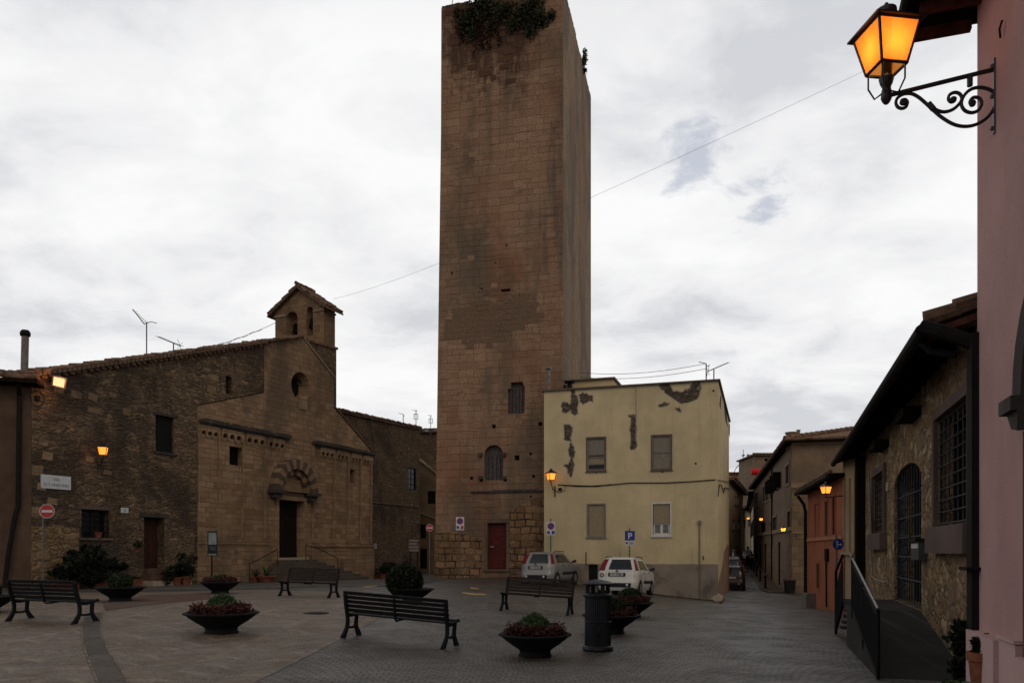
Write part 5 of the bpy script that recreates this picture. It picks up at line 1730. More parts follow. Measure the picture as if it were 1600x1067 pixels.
# next houses beyond on the right
nA = at(1178, 860, 79.5); nB = at(1172.5, 860, 104)
FN = Frame(nB[:2], Vector(nA[:2]) - Vector(nB[:2])); NL = (Vector(nA[:2]) - Vector(nB[:2])).length
nh = empty('pale_street_house', FN.P(NL / 2, 1), 'pale narrow house front next beyond the brown house', 'house')
nz = FN.px(1176, 778)[1]
mb = MB(); FN.panel(mb, [(0, -2), (NL, -2), (NL, nz), (0, nz)], [], s=0); FN.box(mb, 0, NL, -2, nz - .1, -8, -.2); mb.build('wall', M['palestone'], nh)
for i in range(6):
    for k in range(2):
        a = NL * (.1 + .15 * i); w = (a, 3.2 + k * 3, a + .9, 4.9 + k * 3)
        mb = MB(); FN.box(mb, w[0], w[2], w[1], w[3], 0, .05); mb.build('shutter', M['shutter_dark'], nh)
mb = MB(); FN.box(mb, -.3, NL + .2, nz, nz + .2, -8, .5); mb.build('roof', M['soffit'], nh)

# ---- town buildings high behind
def block(name, label, px0, px1, pyt, D, mat, wins=(), roof=True, D2=None, depth=8, zb_=-1.0):
    A = at(px0, 860, D2 or D); B = at(px1, 860, D)
    f = Frame(A[:2], Vector(B[:2]) - Vector(A[:2])); L = (Vector(B[:2]) - Vector(A[:2])).length
    root = empty(name, f.P(L / 2, 0), label, 'house')
    z = f.px((px0 + px1) / 2, pyt)[1]
    ws = [f.rect(*r) for r in wins]
    mb = MB(); f.panel(mb, [(0, zb_), (L, zb_), (L, z), (0, z)], [rc(w) for w in ws], .25, s=0)
    f.box(mb, 0.02, L - .02, zb_, z - .05, -depth, -.4)
    mb.poly([f.P(0, zb_, 0), f.P(0, z, 0), f.P(0, z, -depth), f.P(0, zb_, -depth)]); mb.poly([f.P(L, zb_, 0), f.P(L, zb_, -depth), f.P(L, z, -depth), f.P(L, z, 0)])
    mb.build('wall', mat, root)
    for w in ws:
        mb = MB(); louvre(f, mb, w, -.12, 10); f.box(mb, w[0], w[2], w[1], w[3], -.25, -.13); s_ = mb.build('shutter', M['shutter_dark'], root)
        mb = MB(); surround(f, mb, w, .15, 0, .05); mb.build('surround', M['trimstone'], s_)
    if roof:
        mb = MB(); f.box(mb, -.4, L + .4, z, z + .2, -depth, .5); r_ = mb.build('roof', M['tile_dark'], root)
        mb = MB(); tile_edge(mb, f.P(-.4, z + .25, .5), f.P(L + .4, z + .25, .5), .14, .5); mb.build('roof_tiles', M['tile_obj'], r_)
    return f, L, z, root
block('upper_town_house', 'brown old house top with arched niche above the far street roofs', 1179, 1236, 712, 115, M['brownstone'], wins=((1194, 716, 1201, 721), (1188, 735, 1191, 745)))
f_, L_, z_, ob_ = block('far_orange_house', 'bright orange house front high at the far end of the street', 1140, 1166, 741, 138, stucco('far_orange', (.48, .21, .10), var=.1), wins=((1144, 748, 1147, 756),))
block('far_tan_house', 'pale tan narrow house closing the end of the street', 1163, 1182, 748, 134, M['beige'], wins=((1169, 775, 1172, 786), (1169, 800, 1172, 812)))
f_, L_, z_, lsh = block('far_left_house', 'dark brown house with gable on the left side of the street end', 1138, 1161, 762, 84, stucco('street_left_render', (.42, .30, .19), stains=[((.28, .2, .13), .5, .5, .7, .7, .5)], var=.15, streak=.4), wins=((1147, 775, 1149, 787), (1151, 776, 1153, 788), (1144, 812, 1147, 826), (1152, 812, 1155, 826)), D2=66, depth=5)
block('arch_house', 'dark house with a round archway far down the street', 1158, 1176, 798, 112, M['beige'], wins=((1161, 812, 1164, 822), (1169, 812, 1172, 822)), D2=100)
# archway in shadow
A = at(1164, 846, 99)
# red awning / banner, bell frame and flag on the town hall
p = at(1183, 737, 112)
o = empty('red_awning', p, 'bright red awning above the far end of the street', 'awning')
mb = MB(); w = .9
for i in range(8):
    a0, a1 = PI * i / 8, PI * (i + 1) / 8
    mb.poly([p + Vector((-w, -.5 * math.sin(a0), .45 * math.cos(a0))), p + Vector((-w, -.5 * math.sin(a1), .45 * math.cos(a1))), p + Vector((w, -.5 * math.sin(a1), .45 * math.cos(a1))), p + Vector((w, -.5 * math.sin(a0), .45 * math.cos(a0)))])
for sg in (-1, 1):
    mb.poly([p + Vector((sg * w, -.5 * math.sin(PI * i / 8), .45 * math.cos(PI * i / 8))) for i in range(9)])
mb.build('canopy', plain('red_canvas', (.55, .012, .02), .7, .2, var=.15), o)
p = at(1161.5, 740, 136)
o = empty('bell_frame', p, 'open iron bell frame with curved stays on the roof at the street end', 'bell frame')
mb = MB(); s_ = 136 / F
for sg in (-1, 1):
    mb.tube([p + Vector((sg * 14 * s_, 0, -3 * s_)), p + Vector((sg * 14 * s_, 0, 4 * s_)), p + Vector((sg * 10 * s_, 0, 11 * s_)), p + Vector((sg * 3 * s_, 0, 17 * s_)), p + Vector((0, 0, 21 * s_))], .06, 5)
mb.tube([p + Vector((0, 0, 8 * s_)), p + Vector((0, 0, 38 * s_))], .05, 5)
mb.tube([p + Vector((-2.5 * s_, 0, 28 * s_)), p + Vector((2 * s_, 0, 29 * s_))], .12, 5)
mb.build('stays', M['iron'], o)
mb = MB(); mb.lathe([(.36, -.1), (.34, 0), (.2, .35), (.15, .55), (.001, .6)], p + Vector((0, 0, 2 * s_)), 12); mb.ball(p + Vector((0, 0, 20 * s_)), .22, 8); mb.build('bell', M['iron'], o)
mb = MB(); mb.lathe([(.5, -1), (.45, .0), (.001, .05)], p, 10); mb.build('pedestal', M['trimstone'], o)
p = at(1176, 740, 136)
o = empty('flag', p, 'small three-coloured flag on a thin pole at the street end', 'flag')
mb = MB(); mb.tube([p, p + Vector((0, 0, 32 * s_))], .04, 5); mb.build('pole', M['zinc'], o)
for i, c in enumerate(('sign_red', 'sign_white', 'green_dark')):
    mb = MB(); x0 = -9 * s_ + i * 3 * s_
    for k in range(3):
        xa = x0 + k * s_; za = .12 * math.sin(k * 1.4 + i); zb2 = .12 * math.sin((k + 1) * 1.4 + i)
        mb.poly([p + Vector((xa, za, 23 * s_ + za)), p + Vector((xa + s_, zb2, 23 * s_ + zb2)), p + Vector((xa + s_, zb2, 30 * s_ + zb2)), p + Vector((xa, za, 30 * s_ + za))])
    mb.build('stripe', M[c] if c != 'green_dark' else plain('flag_green', (.03, .16, .06), .7, .2, bump=0), o)

# ================================================================== STONE BUILDING ON THE RIGHT
FS = Frame((10.70, 24.47), (-.314, -.949)); SL = 15.15
sb = empty('stone_building', FS.P(SL / 2, 0), 'low rubble stone building with barred windows, iron gate and deep dark eave', 'building')
SZ = 4.55
gate = FS.rect(1397, 724, 1439.5, 943)
gl = FS.px(1397, 941)[1]; gr = FS.px(1439, 952)[1]; LZ = .56
gate = (gate[0], LZ, gate[2], gate[3])
bw1 = FS.rect(1466, 605, 1519, 822); bw2 = FS.rect(1366, 702, 1384, 830)
zt = FS.px(1519, 598)[1]
bw1 = (bw1[0], FS.px(1466, 823)[1], bw1[2], 3.72)
bw2 = (bw2[0], FS.px(1375, 832)[1], bw2[2], 3.55)
t_split = FS.t(1351)
nic = (FS.t(1338), .9, FS.t(1347), 3.4)
mb = MB()
FS.panel(mb, [(t_split, -1.2), (SL, -1.2), (SL, SZ), (t_split, SZ)], [arch_loop(gate[0], gate[1], gate[2], gate[3], rise=.42), rc(bw1), rc(bw2)], [.45, .35, .35], s=0)
FS.box(mb, t_split, SL - .05, -1.2, SZ, -7, -.55)
mb.build('wall', M['rubble_right'], sb)
_a = Vector(at(1317, 860, 25.7)[:2]); _b = FS.P(t_split, 0, .0)
FBe = Frame(_a, (_b.x - _a.x, _b.y - _a.y)); BeL = (Vector(_b[:2]) - _a).length
nic = (BeL * .62, .3, BeL * .86, 3.3)
mb = MB()
FBe.panel(mb, [(0, -1.2), (BeL, -1.2), (BeL, SZ), (0, SZ)], [arch_loop(*nic)], [.25], s=0)
FBe.box(mb, 0, BeL - .05, -1.2, SZ - .1, -3, -.3)
mb.build('rendered_wall', M['beige'], sb)
for k_ in (.08, .34, .58):
    mb = MB(); FBe.box(mb, BeL * k_, BeL * k_ + .1, 1.6, 3.9, 0, .05); mb.build('pilaster', M['beige'], sb)
mb = MB(); FBe.box(mb, 0, BeL * .6, 1.5, 1.6, 0, .09); mb.build('moulding', M['beige'], sb)
mb = MB(); FS.box(mb, t_split - .25, t_split + .25, -.9, 4.4, .02, .25); mb.build('dark_post', M['soffit'], sb)
def big_window(r, nv, nh, lab, out=.12):
    t0, z0, t1, z1 = r
    mb = MB(); surround(FS, mb, (t0, z0, t1, z1), .16, 0, .07); w = mb.build('window', M['sillstone'], sb); w['label'] = lab
    mb = MB(); FS.box(mb, t0 - .22, t1 + .22, z0 - .42, z0 - .02, 0, .16); mb.build('sill', M['sillstone'], w)
    pane(FS, (t0, z0, t1, z1), -.3, w)
    mb = MB(); frame_rect(FS, mb, (t0, z0, t1, z1), .08, -.29, -.23); FS.box(mb, (t0 + t1) / 2 - .04, (t0 + t1) / 2 + .04, z0, z1, -.28, -.22); mb.build('casement', M['wood_dark'], w)
    mb = MB(); bars(FS, mb, (t0 + .02, z0 + .04, t1 - .02, z1 - .04), -.03, nv, nh, .013); mb.build('grille', M['metal_grey'] if 0 else plain('grille_iron', (.028, .025, .025), .6, .2), w)
big_window(bw1, 7, 9, 'large barred window nearest the pink house')
big_window(bw2, 5, 9, 'narrow barred window beyond the gate')
# gate
t0, z0, t1, z1 = gate
mb = MB(); pts = arch_loop(t0, z0, t1, z1, rise=.42); FS.prism(mb, pts, -.45, -.40)
gb = mb.build('gate', M['void'], sb); gb['label'] = 'arched iron gate of thin crossing bars'
mb = MB()
for i in range(12):
    t = t0 + .04 + (t1 - t0 - .08) * i / 11; u_ = (t - (t0 + t1) / 2) / ((t1 - t0) / 2)
    zz = z1 - .42 + .42 * math.sqrt(max(0, 1 - u_ * u_))
    mb.tube([FS.P(t, z0 + .03, -.08), FS.P(t, zz, -.08)], .012, 5)
for z in (.03, .5, .95, 1.35, 1.75, 2.2):
    mb.tube([FS.P(t0 + .03, z0 + z, -.07), FS.P(t1 - .03, z0 + z, -.07)], .016, 5)
mb.tube([FS.P(a, b, -.07) for a, b in pts[2:]], .02, 5); mb.tube([FS.P(t0 + .02, z0, -.07), FS.P(t0 + .02, z1 - .42, -.07)], .02, 5); mb.tube([FS.P(t1 - .02, z0, -.07), FS.P(t1 - .02, z1 - .42, -.07)], .02, 5)
FS.box(mb, (t0 + t1) / 2 - .05, (t0 + t1) / 2 + .05, z0 + 1.2, z0 + 1.42, -.1, -.04)
mb.build('bars', plain('gate_iron', (.022, .026, .030), .6, .25), gb)
# mailbox, house number
mx_ = FS.rect(1436, 842, 1450, 874)
q = FS.P((mx_[0] + mx_[2]) / 2, mx_[1], 0)
mbx = empty('letterbox', q, 'small grey letterbox on the stone wall right of the iron gate', 'letterbox')
mb = MB(); FS.box(mb, mx_[0] + .05, mx_[2] - .05, mx_[1], mx_[3] - .05, 0, .14); mb.build('box', plain('letterbox_paint', (.045, .05, .045), .5, .3), mbx)
mb = MB(); FS.prism(mb, [(mx_[0] + .03, mx_[3] - .05), (mx_[2] - .03, mx_[3] - .05), (mx_[2] - .03, mx_[3] + .01), (mx_[0] + .03, mx_[3] + .01)], 0, .19); mb.build('lid', M['gutter'], mbx)
mb = MB(); FS.box(mb, mx_[0] + .1, mx_[2] - .1, mx_[3] - .16, mx_[3] - .08, .14, .145); mb.build('nameplate', M['sign_white'], mbx)
mb = MB(); r_ = FS.rect(1386, 753, 1390, 767); FS.box(mb, r_[0], r_[2], r_[1], r_[3], 0, .03); mb.build('wall_plate', M['blind'], sb)
# white conduit
mb = MB(); s_ = .09
mb.tube([FS.P(*FS.px(x, y, s_), s_) for x, y in ((1358, 735), (1360, 800), (1363, 900), (1368, 905), (1383, 910))], .022, 7); mb.build('conduit', M['frame_grey'], sb)
# wide dark downpipe near the pink house
tdp = FS.t(1526, .12)
mb = MB(); FS.box(mb, tdp - .15, tdp + .13, -.6, 4.3, 0.01, .2); mb.tube([FS.P(tdp, 4.2, .15), FS.P(tdp - .1, 4.4, .5), FS.P(tdp - .2, 4.5, .7)], .09, 8); mb.build('downpipe', M['gutter'], sb)
mb = MB()
FS.box(mb, tdp - .22, tdp + .22, 1.4, 1.44, 0, .275)
mb.build('pipe_clamp', M['iron'], sb)
mb = MB(); r_ = FS.rect(1425, 640, 1440, 655); FS.box(mb, r_[0], r_[2], r_[1], r_[3], 0, .3)
mb.build('lamp_bracket_stub', M['soffit'], sb); mb = MB(); r_ = FS.rect(1379, 690, 1389, 702); FS.box(mb, r_[0], r_[2], r_[1], r_[3], 0, .3); mb.build('lamp_bracket_stub', M['soffit'], sb)
# roof: deep eave, rafters, gutter, tiles, verge at the near end
ov = .62
slope = .32
def E(t, s, dz=0): return FS.P(t if t > 0 else t * 5, SZ + .12 - s * slope + dz, s)
mb = MB()
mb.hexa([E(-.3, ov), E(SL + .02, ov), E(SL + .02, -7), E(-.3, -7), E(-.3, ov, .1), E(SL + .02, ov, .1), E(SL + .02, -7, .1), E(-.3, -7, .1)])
rf_ = mb.build('roof', M['soffit'], sb)
mb = MB()
for i in range(26):
    t = .1 + i * SL / 26
    mb.hexa([E(t, ov - .05, -.12), E(t + .1, ov - .05, -.12), E(t + .1, -.0, -.16), E(t, -.0, -.16), E(t, ov - .05, -.005), E(t + .1, ov - .05, -.005), E(t + .1, -.0, -.005), E(t, -.0, -.005)])
mb.build('rafters', M['soffit'], rf_)
mb = MB(); mb.tube([E(-.3, ov + .06, .02), E(SL + .05, ov + .06, .02)], .085, 10)
mb.tube([E(SL - .3, ov + .06, .0), E(SL - .25, ov - .1, -.25), E(SL - .15, .25, -.42)], .05, 8)
mb.build('gutter', M['gutter'], rf_)
mb = MB()
for i in range(70):
    t = -.2 + i * (SL + .2) / 70
    tile_edge(mb, E(t, ov - .12, .10), E(t, -1.4, .10), .07, .4, .01)
mb.build('roof_tiles', M['tile_obj'], rf_); mb = MB()
for kk in range(2):
    tile_edge(mb, E(SL - .02, ov + .02, .12 + kk * .06), E(SL - .02, -2.5, .12 + kk * .06), .09, .35, .02)
mb.build('verge_tiles', M['tile_obj'], rf_)
mb = MB(); mb.hexa([E(SL - .5, ov - .05, -.09), E(SL + .03, ov - .05, -.09), E(SL + .03, -3, -.09), E(SL - .5, -3, -.09), E(SL - .5, ov - .05, -.004), E(SL + .03, ov - .05, -.004), E(SL + .03, -3, -.004), E(SL - .5, -3, -.004)])
mb.build('verge_bricks', M['soffit_red'], rf_)

# ---- ramp, landing, steps and railing
RW = 1.15
P = FS.P
tr0, tr1 = 10.7, 14.9
gN = -.16
tn = FS.t(1372, RW)
def rampz(t):
    return LZ if t <= tr0 else LZ + (gN - LZ) * (t - tr0) / (tr1 - tr0)
rp_ = empty('ramp', P(12, 0, .6), 'dark stone access ramp with steps leading to the iron gate', 'ramp')
mb = MB()
tt = [9.7, tr0, 12, 13.4, tr1, tr1 + .6]
for i in range(len(tt) - 1):
    a, b = tt[i], tt[i + 1]
    za, zb_ = rampz(a), (rampz(b) if b <= tr1 else gN - .02)
    mb.poly([P(a, za, RW), P(b, zb_, RW), P(b, zb_, .001), P(a, za, .001)])
    mb.poly([P(a, -1, RW), P(b, -1, RW), P(b, zb_, RW), P(a, za, RW)])
mb.poly([P(9.7, -1, .001), P(9.7, -1, RW), P(9.7, LZ, RW), P(9.7, LZ, .001)])
mb.build('ramp_surface', M['rampstone'], rp_)
mb = MB(); FS.box(mb, 7.2, 9.7, LZ - .06, LZ, .001, RW); mb.build('landing', M['rampstone'], rp_)
mb = MB(); FS.box(mb, 7.25, 7.33, -.9, LZ - .06, .05, .15); FS.box(mb, 9.55, 9.68, -.9, LZ - .06, RW - .2, RW - .02); mb.build('landing_leg', M['iron'], rp_)
for i in range(4):
    mb = MB(); t = 8.75 - i * .42; z = .44 - i * .155
    FS.box(mb, t, t + .34, z - .045, z, .12, RW - .03)
    mb.build('step', M['darkstone'], rp_)
rl = empty('railing', P(13, 0, RW), 'black iron railing with vertical bars beside the ramp', 'railing')
tA = FS.t(1332, RW)
h = .98
mb = MB()
mb.tube([P(tA, rampz(tA) + h + .04, RW), P(tr0, rampz(tr0) + h, RW), P(tn, rampz(tn) + h, RW)], .026, 8)
M['rail_worn'] = plain('worn_handrail', (.10, .10, .105), .4, .5, .5, var=.4)
mb.build('handrail', M['rail_worn'], rl)
mb = MB()
zc_ = lambda t, o: P(t, rampz(t) + o, RW)
mb.tube([zc_(tA, .08), zc_(tr0, .08), zc_(tn, .08)], .02, 6)
mb.tube([zc_(tA, h - .1), zc_(tr0, h - .1), zc_(tn, h - .1)], .018, 6)
n = 78
for i in range(n + 1):
    t = tA + (tn - tA) * i / n
    mb.tube([zc_(t, .08), zc_(t, h - .1)], .011, 5)
for t in (tA, (tA + tn) / 2, tn):
    mb.tube([zc_(t, -.1 if t < tn else -.35), zc_(t, h)], .026, 7)
mb.build('bars', M['iron'], rl)
sr = empty('stair_railing', P(7.3, 0, RW), 'short dark stair railing behind the long ramp railing', 'railing')
mb = MB(); q = P(7.15, 0, RW); gz_ = ground(q.x, q.y)
mb.tube([P(9.0, LZ + .98, RW + .02), P(7.15, gz_ + 1.45, RW + .02), P(7.05, gz_ + 1.40, RW + .02), P(7.05, gz_, RW + .02)], .03, 7)
mb.tube([P(9.0, LZ - .02, RW + .02), P(7.1, gz_ + .1, RW + .02)], .035, 6)
for i in range(24):
    t = 7.1 + i * .08; b = gz_ + .1 + (LZ - gz_ - .1) * i / 24
    mb.tube([P(t, b, RW + .02), P(t, b + .9, RW + .02)], .014, 5)
mb.build('bars', M['iron'], sr)

# ================================================================== PINK HOUSE
cP = FS.P(FS.t(1527, .12), 0, .12)
FP = Frame((cP.x, cP.y), (-.314, -.949)); PL = 16
ph = empty('pink_house', FP.P(2, 0), 'pink plastered house at the right edge with arched dark doorway', 'house')
PZ = 8.35
da = (FP.t(1613), -1, FP.t(1613) + 1.9, FP.px(1602, 560)[1] + .55)
mb = MB()
FP.panel(mb, [(0, -1.2), (PL, -1.2), (PL, PZ), (0, PZ)], [arch_loop(*da)], [.3], s=0)
FP.box(mb, 0.001, PL, -1.2, PZ, -9, -.3)
mb.poly([FP.P(0, -1.2, 0), FP.P(0, PZ, 0), FP.P(0, PZ, -9), FP.P(0, -1.2, -9)])
mb.build('wall', M['pink'], ph)
mb = MB()
n = 14; w_ = (da[2] - da[0]) / 2; c_ = (da[0] + da[2]) / 2; zc = da[3] - w_
out_ = [(c_ + (w_ + .30) * math.cos(PI * k / n), zc + (w_ + .30) * math.sin(PI * k / n)) for k in range(n + 1)]
inn = [(c_ + w_ * math.cos(PI * k / n), zc + w_ * math.sin(PI * k / n)) for k in range(n + 1)]
FP.prism(mb, out_ + inn[::-1], 0, .10)
ar_ = mb.build('arch_surround', M['darkstone'], ph)
mb = MB()
FP.box(mb, da[0] - .42, da[0] + .02, zc - .14, zc, 0, .19)
FP.prism(mb, [(da[0] - .36, zc - .14), (da[0] - .2, zc - .30), (da[0] + .0, zc - .34), (da[0] + .02, zc - .14)], 0, .13)
FP.box(mb, da[0] - .12, da[0] + .0, -.9, zc - .34, 0, .05)
mb.build('capital', M['darkstone'], ar_)
mb = MB(); FP.box(mb, da[0], da[2], -.9, da[3], -.4, -.3); mb.build('door', M['shutter_dark'], ph)
# downpipe strip and eave above
mb = MB()
o1 = .72; e1 = .42
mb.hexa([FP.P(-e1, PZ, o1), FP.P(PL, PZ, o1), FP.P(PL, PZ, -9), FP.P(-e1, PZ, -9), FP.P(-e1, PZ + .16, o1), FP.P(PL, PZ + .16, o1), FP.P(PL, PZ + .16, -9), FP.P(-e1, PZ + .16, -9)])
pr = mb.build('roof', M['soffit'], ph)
mb = MB(); mb.tube([FP.P(-e1, PZ + .05, o1 + .08), FP.P(PL, PZ + .05, o1 + .08)], .09, 10); mb.build('gutter', M['gutter'], pr)
mb = MB()
for i in range(12):
    FP.box(mb, -.38 + i * .55, -.28 + i * .55, PZ - .12, PZ - .003, 0.0, o1 - .05)
mb.build('rafters', M['soffit_red'], pr)
mb = MB(); tile_edge(mb, FP.P(-e1, PZ + .22, o1), FP.P(-e1, PZ + .22, -4), .1, .36); mb.build('roof_tiles', M['tile_obj'], pr)
# plinth, pale plaque block
mb = MB()
zpl = FP.px(1555, 1000, .1)[1]
FP.box(mb, -.02, FP.t(1555, .1), -1.2, zpl, 0, .12); FP.box(mb, FP.t(1588, .1), PL, -1.2, FP.px(1595, 1030, .12)[1], 0, .13)
mb.build('plinth', M['pinkstone'], ph)
mb = MB(); r_ = (FP.t(1561, .06), FP.px(1575, 1075, .06)[1], FP.t(1588, .06), FP.px(1575, 1003, .06)[1])
FP.box(mb, r_[0], r_[2], r_[1], r_[3], 0, .07); bx_ = mb.build('meter_cover', M['pinkstone'], ph)
mb = MB(); FP.box(mb, r_[0] - .02, r_[2] + .02, r_[3] + .012, r_[3] + .05, 0, .09); mb.build('cover_lip', M['pinkstone'], bx_)
mb = MB(); a = FP.px(1566, 32, .03); b = FP.px(1563, 60, .03); mb.tube([FP.P(a[0], a[1], .03), FP.P((a[0] + b[0]) / 2 + .01, (a[1] + b[1]) / 2, .05), FP.P(b[0], b[1], .03)], .012, 5); mb.build('wall_hook', M['gutter'], ph)
# ================================================================== LAMPS
def pane_mat(name, em, base=(1.0, .46, .10)):
    k = NT(name, .6, .2)
    tr = k.n('ShaderNodeBsdfTranslucent'); k.setin(tr, 'Color', base)
    e = k.n('ShaderNodeEmission')
    nz = k.noise(k.mapping(k.tc.outputs['Object'], (6, 6, 3)), 1.0, 4, .6, .6)
    k.l(k.mix(k.ramp(nz, .3, .7), (1.0, .26, .022), (1.0, .44, .09)), e.inputs[0]); e.inputs[1].default_value = em
    ad = k.n('ShaderNodeAddShader'); k.l(tr.outputs[0], ad.inputs[0]); k.l(e.outputs[0], ad.inputs[1])
    k.l(ad.outputs[0], k.out.inputs['Surface'])
    return k.m
M['pane_near'] = pane_mat('lit_frosted_glass', .30, (.85, .27, .05))
M['pane_far'] = pane_mat('lit_far_glass', .95, (.5, .2, .04))
M['lamp_red_iron'] = plain('lamp_iron', (.020, .015, .014), .45, .4)

def lantern(root, c, hb, ht, h, rz, pm, roofh=.42, light=None, core=.05):
    """square tapered lantern; c = centre of the glass foot"""
    c = Vector(c)
    ca, sa = math.cos(rz), math.sin(rz)
    def q(x, y, z): return c + Vector((x * ca - y * sa, x * sa + y * ca, z))
    sg = [(-1, -1), (1, -1), (1, 1), (-1, 1)]
    bt = [q(a * hb, b * hb, 0) for a, b in sg]; tp = [q(a * ht, b * ht, h) for a, b in sg]
    mb = MB()
    r = hb * .11
    for i in range(4):
        j = (i + 1) % 4
        mb.tube([bt[i], tp[i]], r, 5); mb.tube([bt[i], bt[j]], r * 1.1, 5); mb.tube([tp[i], tp[j]], r * 1.6, 5)
    fr_ = mb.build('lantern_frame', M['lamp_red_iron'], root)
    for i in range(4):
        j = (i + 1) % 4
        mb = MB(); mb.poly([bt[i], bt[j], tp[j], tp[i]]); mb.build('pane', pm, fr_)
    mb = MB()
    e = ht * 1.22
    ev = [q(a * e, b * e, h - .005) for a, b in sg]; md = [q(a * ht * .42, b * ht * .42, h + roofh * .62) for a, b in sg]
    ev2 = [p + Vector((0, 0, hb * .12)) for p in ev]
    for i in range(4):
        j = (i + 1) % 4
        mb.poly([ev[i], ev[j], ev2[j], ev2[i]]); mb.poly([ev2[i], ev2[j], md[j], md[i]])
    mb.poly(ev[::-1])
    mb.lathe([(ht * .40, roofh * .6), (ht * .46, roofh * .78), (ht * .44, roofh * .98), (ht * .2, roofh * 1.12), (ht * .08, roofh * 1.2), (ht * .08, roofh * 1.3), (.0005, roofh * 1.36)], c + Vector((0, 0, h)), 14)
    mb.build('lantern_roof', M['lamp_red_iron'], root)
    mb = MB(); mb.ball(c + Vector((0, 0, h * .34)), core, 10, 1.3); bl_ = mb.build('bulb', M['lampcore'], root)
    if light:
        ld = bpy.data.lights.new('lamp_light', 'POINT'); ld.energy = light; ld.color = (1.0, .50, .16); ld.shadow_soft_size = core
        lo = bpy.data.objects.new('lamp_light', ld); COL.objects.link(lo); lo.parent = root
        lo.location = c + Vector((0, 0, h * .34 + core * 2.2)) - OFF[root.name]
    return q

# big lamp on the pink house
s0_ = 0.0
tpl = FP.t(1555)
pl = FP.P(tpl, 0, 0)
FA = Frame((pl.x, pl.y), (-FP.n.x, -FP.n.y))       # t<0 : out over the square
def zz(zx, zy): return (1300 + zx / 4.85, zy / 4.85)
def ap(zx, zy): x, y = zz(zx, zy); t, z = FA.px(x, y); return FA.P(t, z, 0)
zt_, zb__ = FA.px(1556, 92)[1], FA.px(1558, 208)[1]
bl = empty('wall_lamp', FA.P(0, zb__, 0), 'large lit orange lantern on a scrolled iron bracket on the pink house', 'lamp')
mb = MB(); FA.box(mb, -.02, .0, zb__, zt_, -.03, .03)
for z in (zb__ + .06, (zb__ + zt_) / 2, zt_ - .08): mb.ball(FA.P(-.03, z, .0), .028, 7)
mb.build('wall_plate', M['metal_grey'], bl)
mb = MB(); mb.tube([ap(1240, 525), ap(1050, 572), ap(450, 720)], .026, 8)
mb.tube([ap(1045, 575), ap(1045, 655)], .03, 6)
mb.build('arm', M['lamp_red_iron'], bl)
def smooth_path(pts, n=5):
    o = []
    m = len(pts)
    for i in range(m - 1):
        p0 = Vector(pts[max(i - 1, 0)]); p1 = Vector(pts[i]); p2 = Vector(pts[i + 1]); p3 = Vector(pts[min(i + 2, m - 1)])
        for k in range(n):
            t = k / n
            o.append(0.5 * ((2 * p1) + (-p0 + p2) * t + (2 * p0 - 5 * p1 + 4 * p2 - p3) * t * t + (-p0 + 3 * p1 - 3 * p2 + p3) * t ** 3))
    o.append(Vector(pts[-1]))
    return o
S1 = [(540, 792), (524, 782), (530, 762), (555, 758), (572, 778), (562, 810), (530, 824), (498, 812), (484, 780), (497, 745), (540, 716), (600, 712), (650, 735), (700, 775), (760, 830), (830, 890), (920, 943), (1010, 960), (1100, 942), (1180, 890), (1228, 820), (1246, 755), (1220, 698), (1150, 668), (1070, 672), (1010, 715), (980, 785), (1005, 838), (1060, 856), (1112, 835), (1134, 785), (1112, 745), (1070, 742), (1045, 772), (1060, 800), (1080, 790)]
S2 = [(735, 795), (790, 835), (850, 850), (915, 832), (965, 788), (984, 745), (965, 712), (928, 703), (892, 720), (882, 752), (902, 775), (930, 765), (932, 742)]
mb = MB()
for S in (S1, S2):
    P_ = smooth_path([tuple(ap(x, y)) for x, y in S])
    nn = len(P_)
    mb.tube(P_, [.019] * nn, 6)
mb.ball(ap(548, 780), .035, 8); mb.ball(ap(1065, 785), .04, 8); mb.ball(ap(918, 757), .038, 8)
mb.tube([ap(730, 785), ap(770, 830)], .034, 8)
mb.build('scrollwork', M['lamp_red_iron'], bl)
tf, zf = FA.px(1385, 158)
foot = FA.P(tf, zf, 0)
mb = MB()
mb.lathe([(.0005, -.05), (.03, -.03), (.05, .0), (.062, .03), (.055, .12), (.045, .15), (.07, .2), (.085, .26), (.06, .3), (.05, .44), (.0005, .45)], foot, 14)
mb.build('lamp_foot', M['lamp_red_iron'], bl)
lc = foot + Vector((0, 0, .37))
q = lantern(bl, lc, .158, .255, .46, R(8), M['pane_near'], roofh=.24, light=5.8, core=.055)
mb = MB()
for a in range(4):
    an = R(53) + a * PI / 2
    d = Vector((math.cos(an), math.sin(an), 0))
    mb.tube([foot + Vector((0, 0, .1)) + d * .05, foot + Vector((0, 0, .06)) + d * .13, foot + Vector((0, 0, .2)) + d * .2, lc + d * .2], .011, 5)
mb.build('stay_hooks', M['lamp_red_iron'], bl)

def wall_lantern(c, label, fr=None, wallp=None, sc=1.0, light=1.5, group='lit lanterns on the houses'):
    o = empty('wall_lamp', c, label, 'lamp', group)
    lantern(o, c, .13 * sc, .20 * sc, .36 * sc, R(20), M['pane_far'], roofh=.2 * sc, light=light, core=.05 * sc)
    mb = MB(); c = Vector(c)
    if wallp is not None:
        w = Vector(wallp)
        mid = c.lerp(w, .5) + Vector((0, 0, -.28 * sc))
        mb.tube(smooth_path([tuple(c), tuple(c + Vector((0, 0, -.15 * sc))), tuple(mid), tuple(w + Vector((0, 0, -.1 * sc))), tuple(w + Vector((0, 0, -.3 * sc)))]), .028 * sc, 6)
        mb.tube([w + Vector((0, 0, .1)), w + Vector((0, 0, -.45 * sc))], .035 * sc, 6)
        mb.build('bracket', M['lamp_red_iron'], o)
    return o
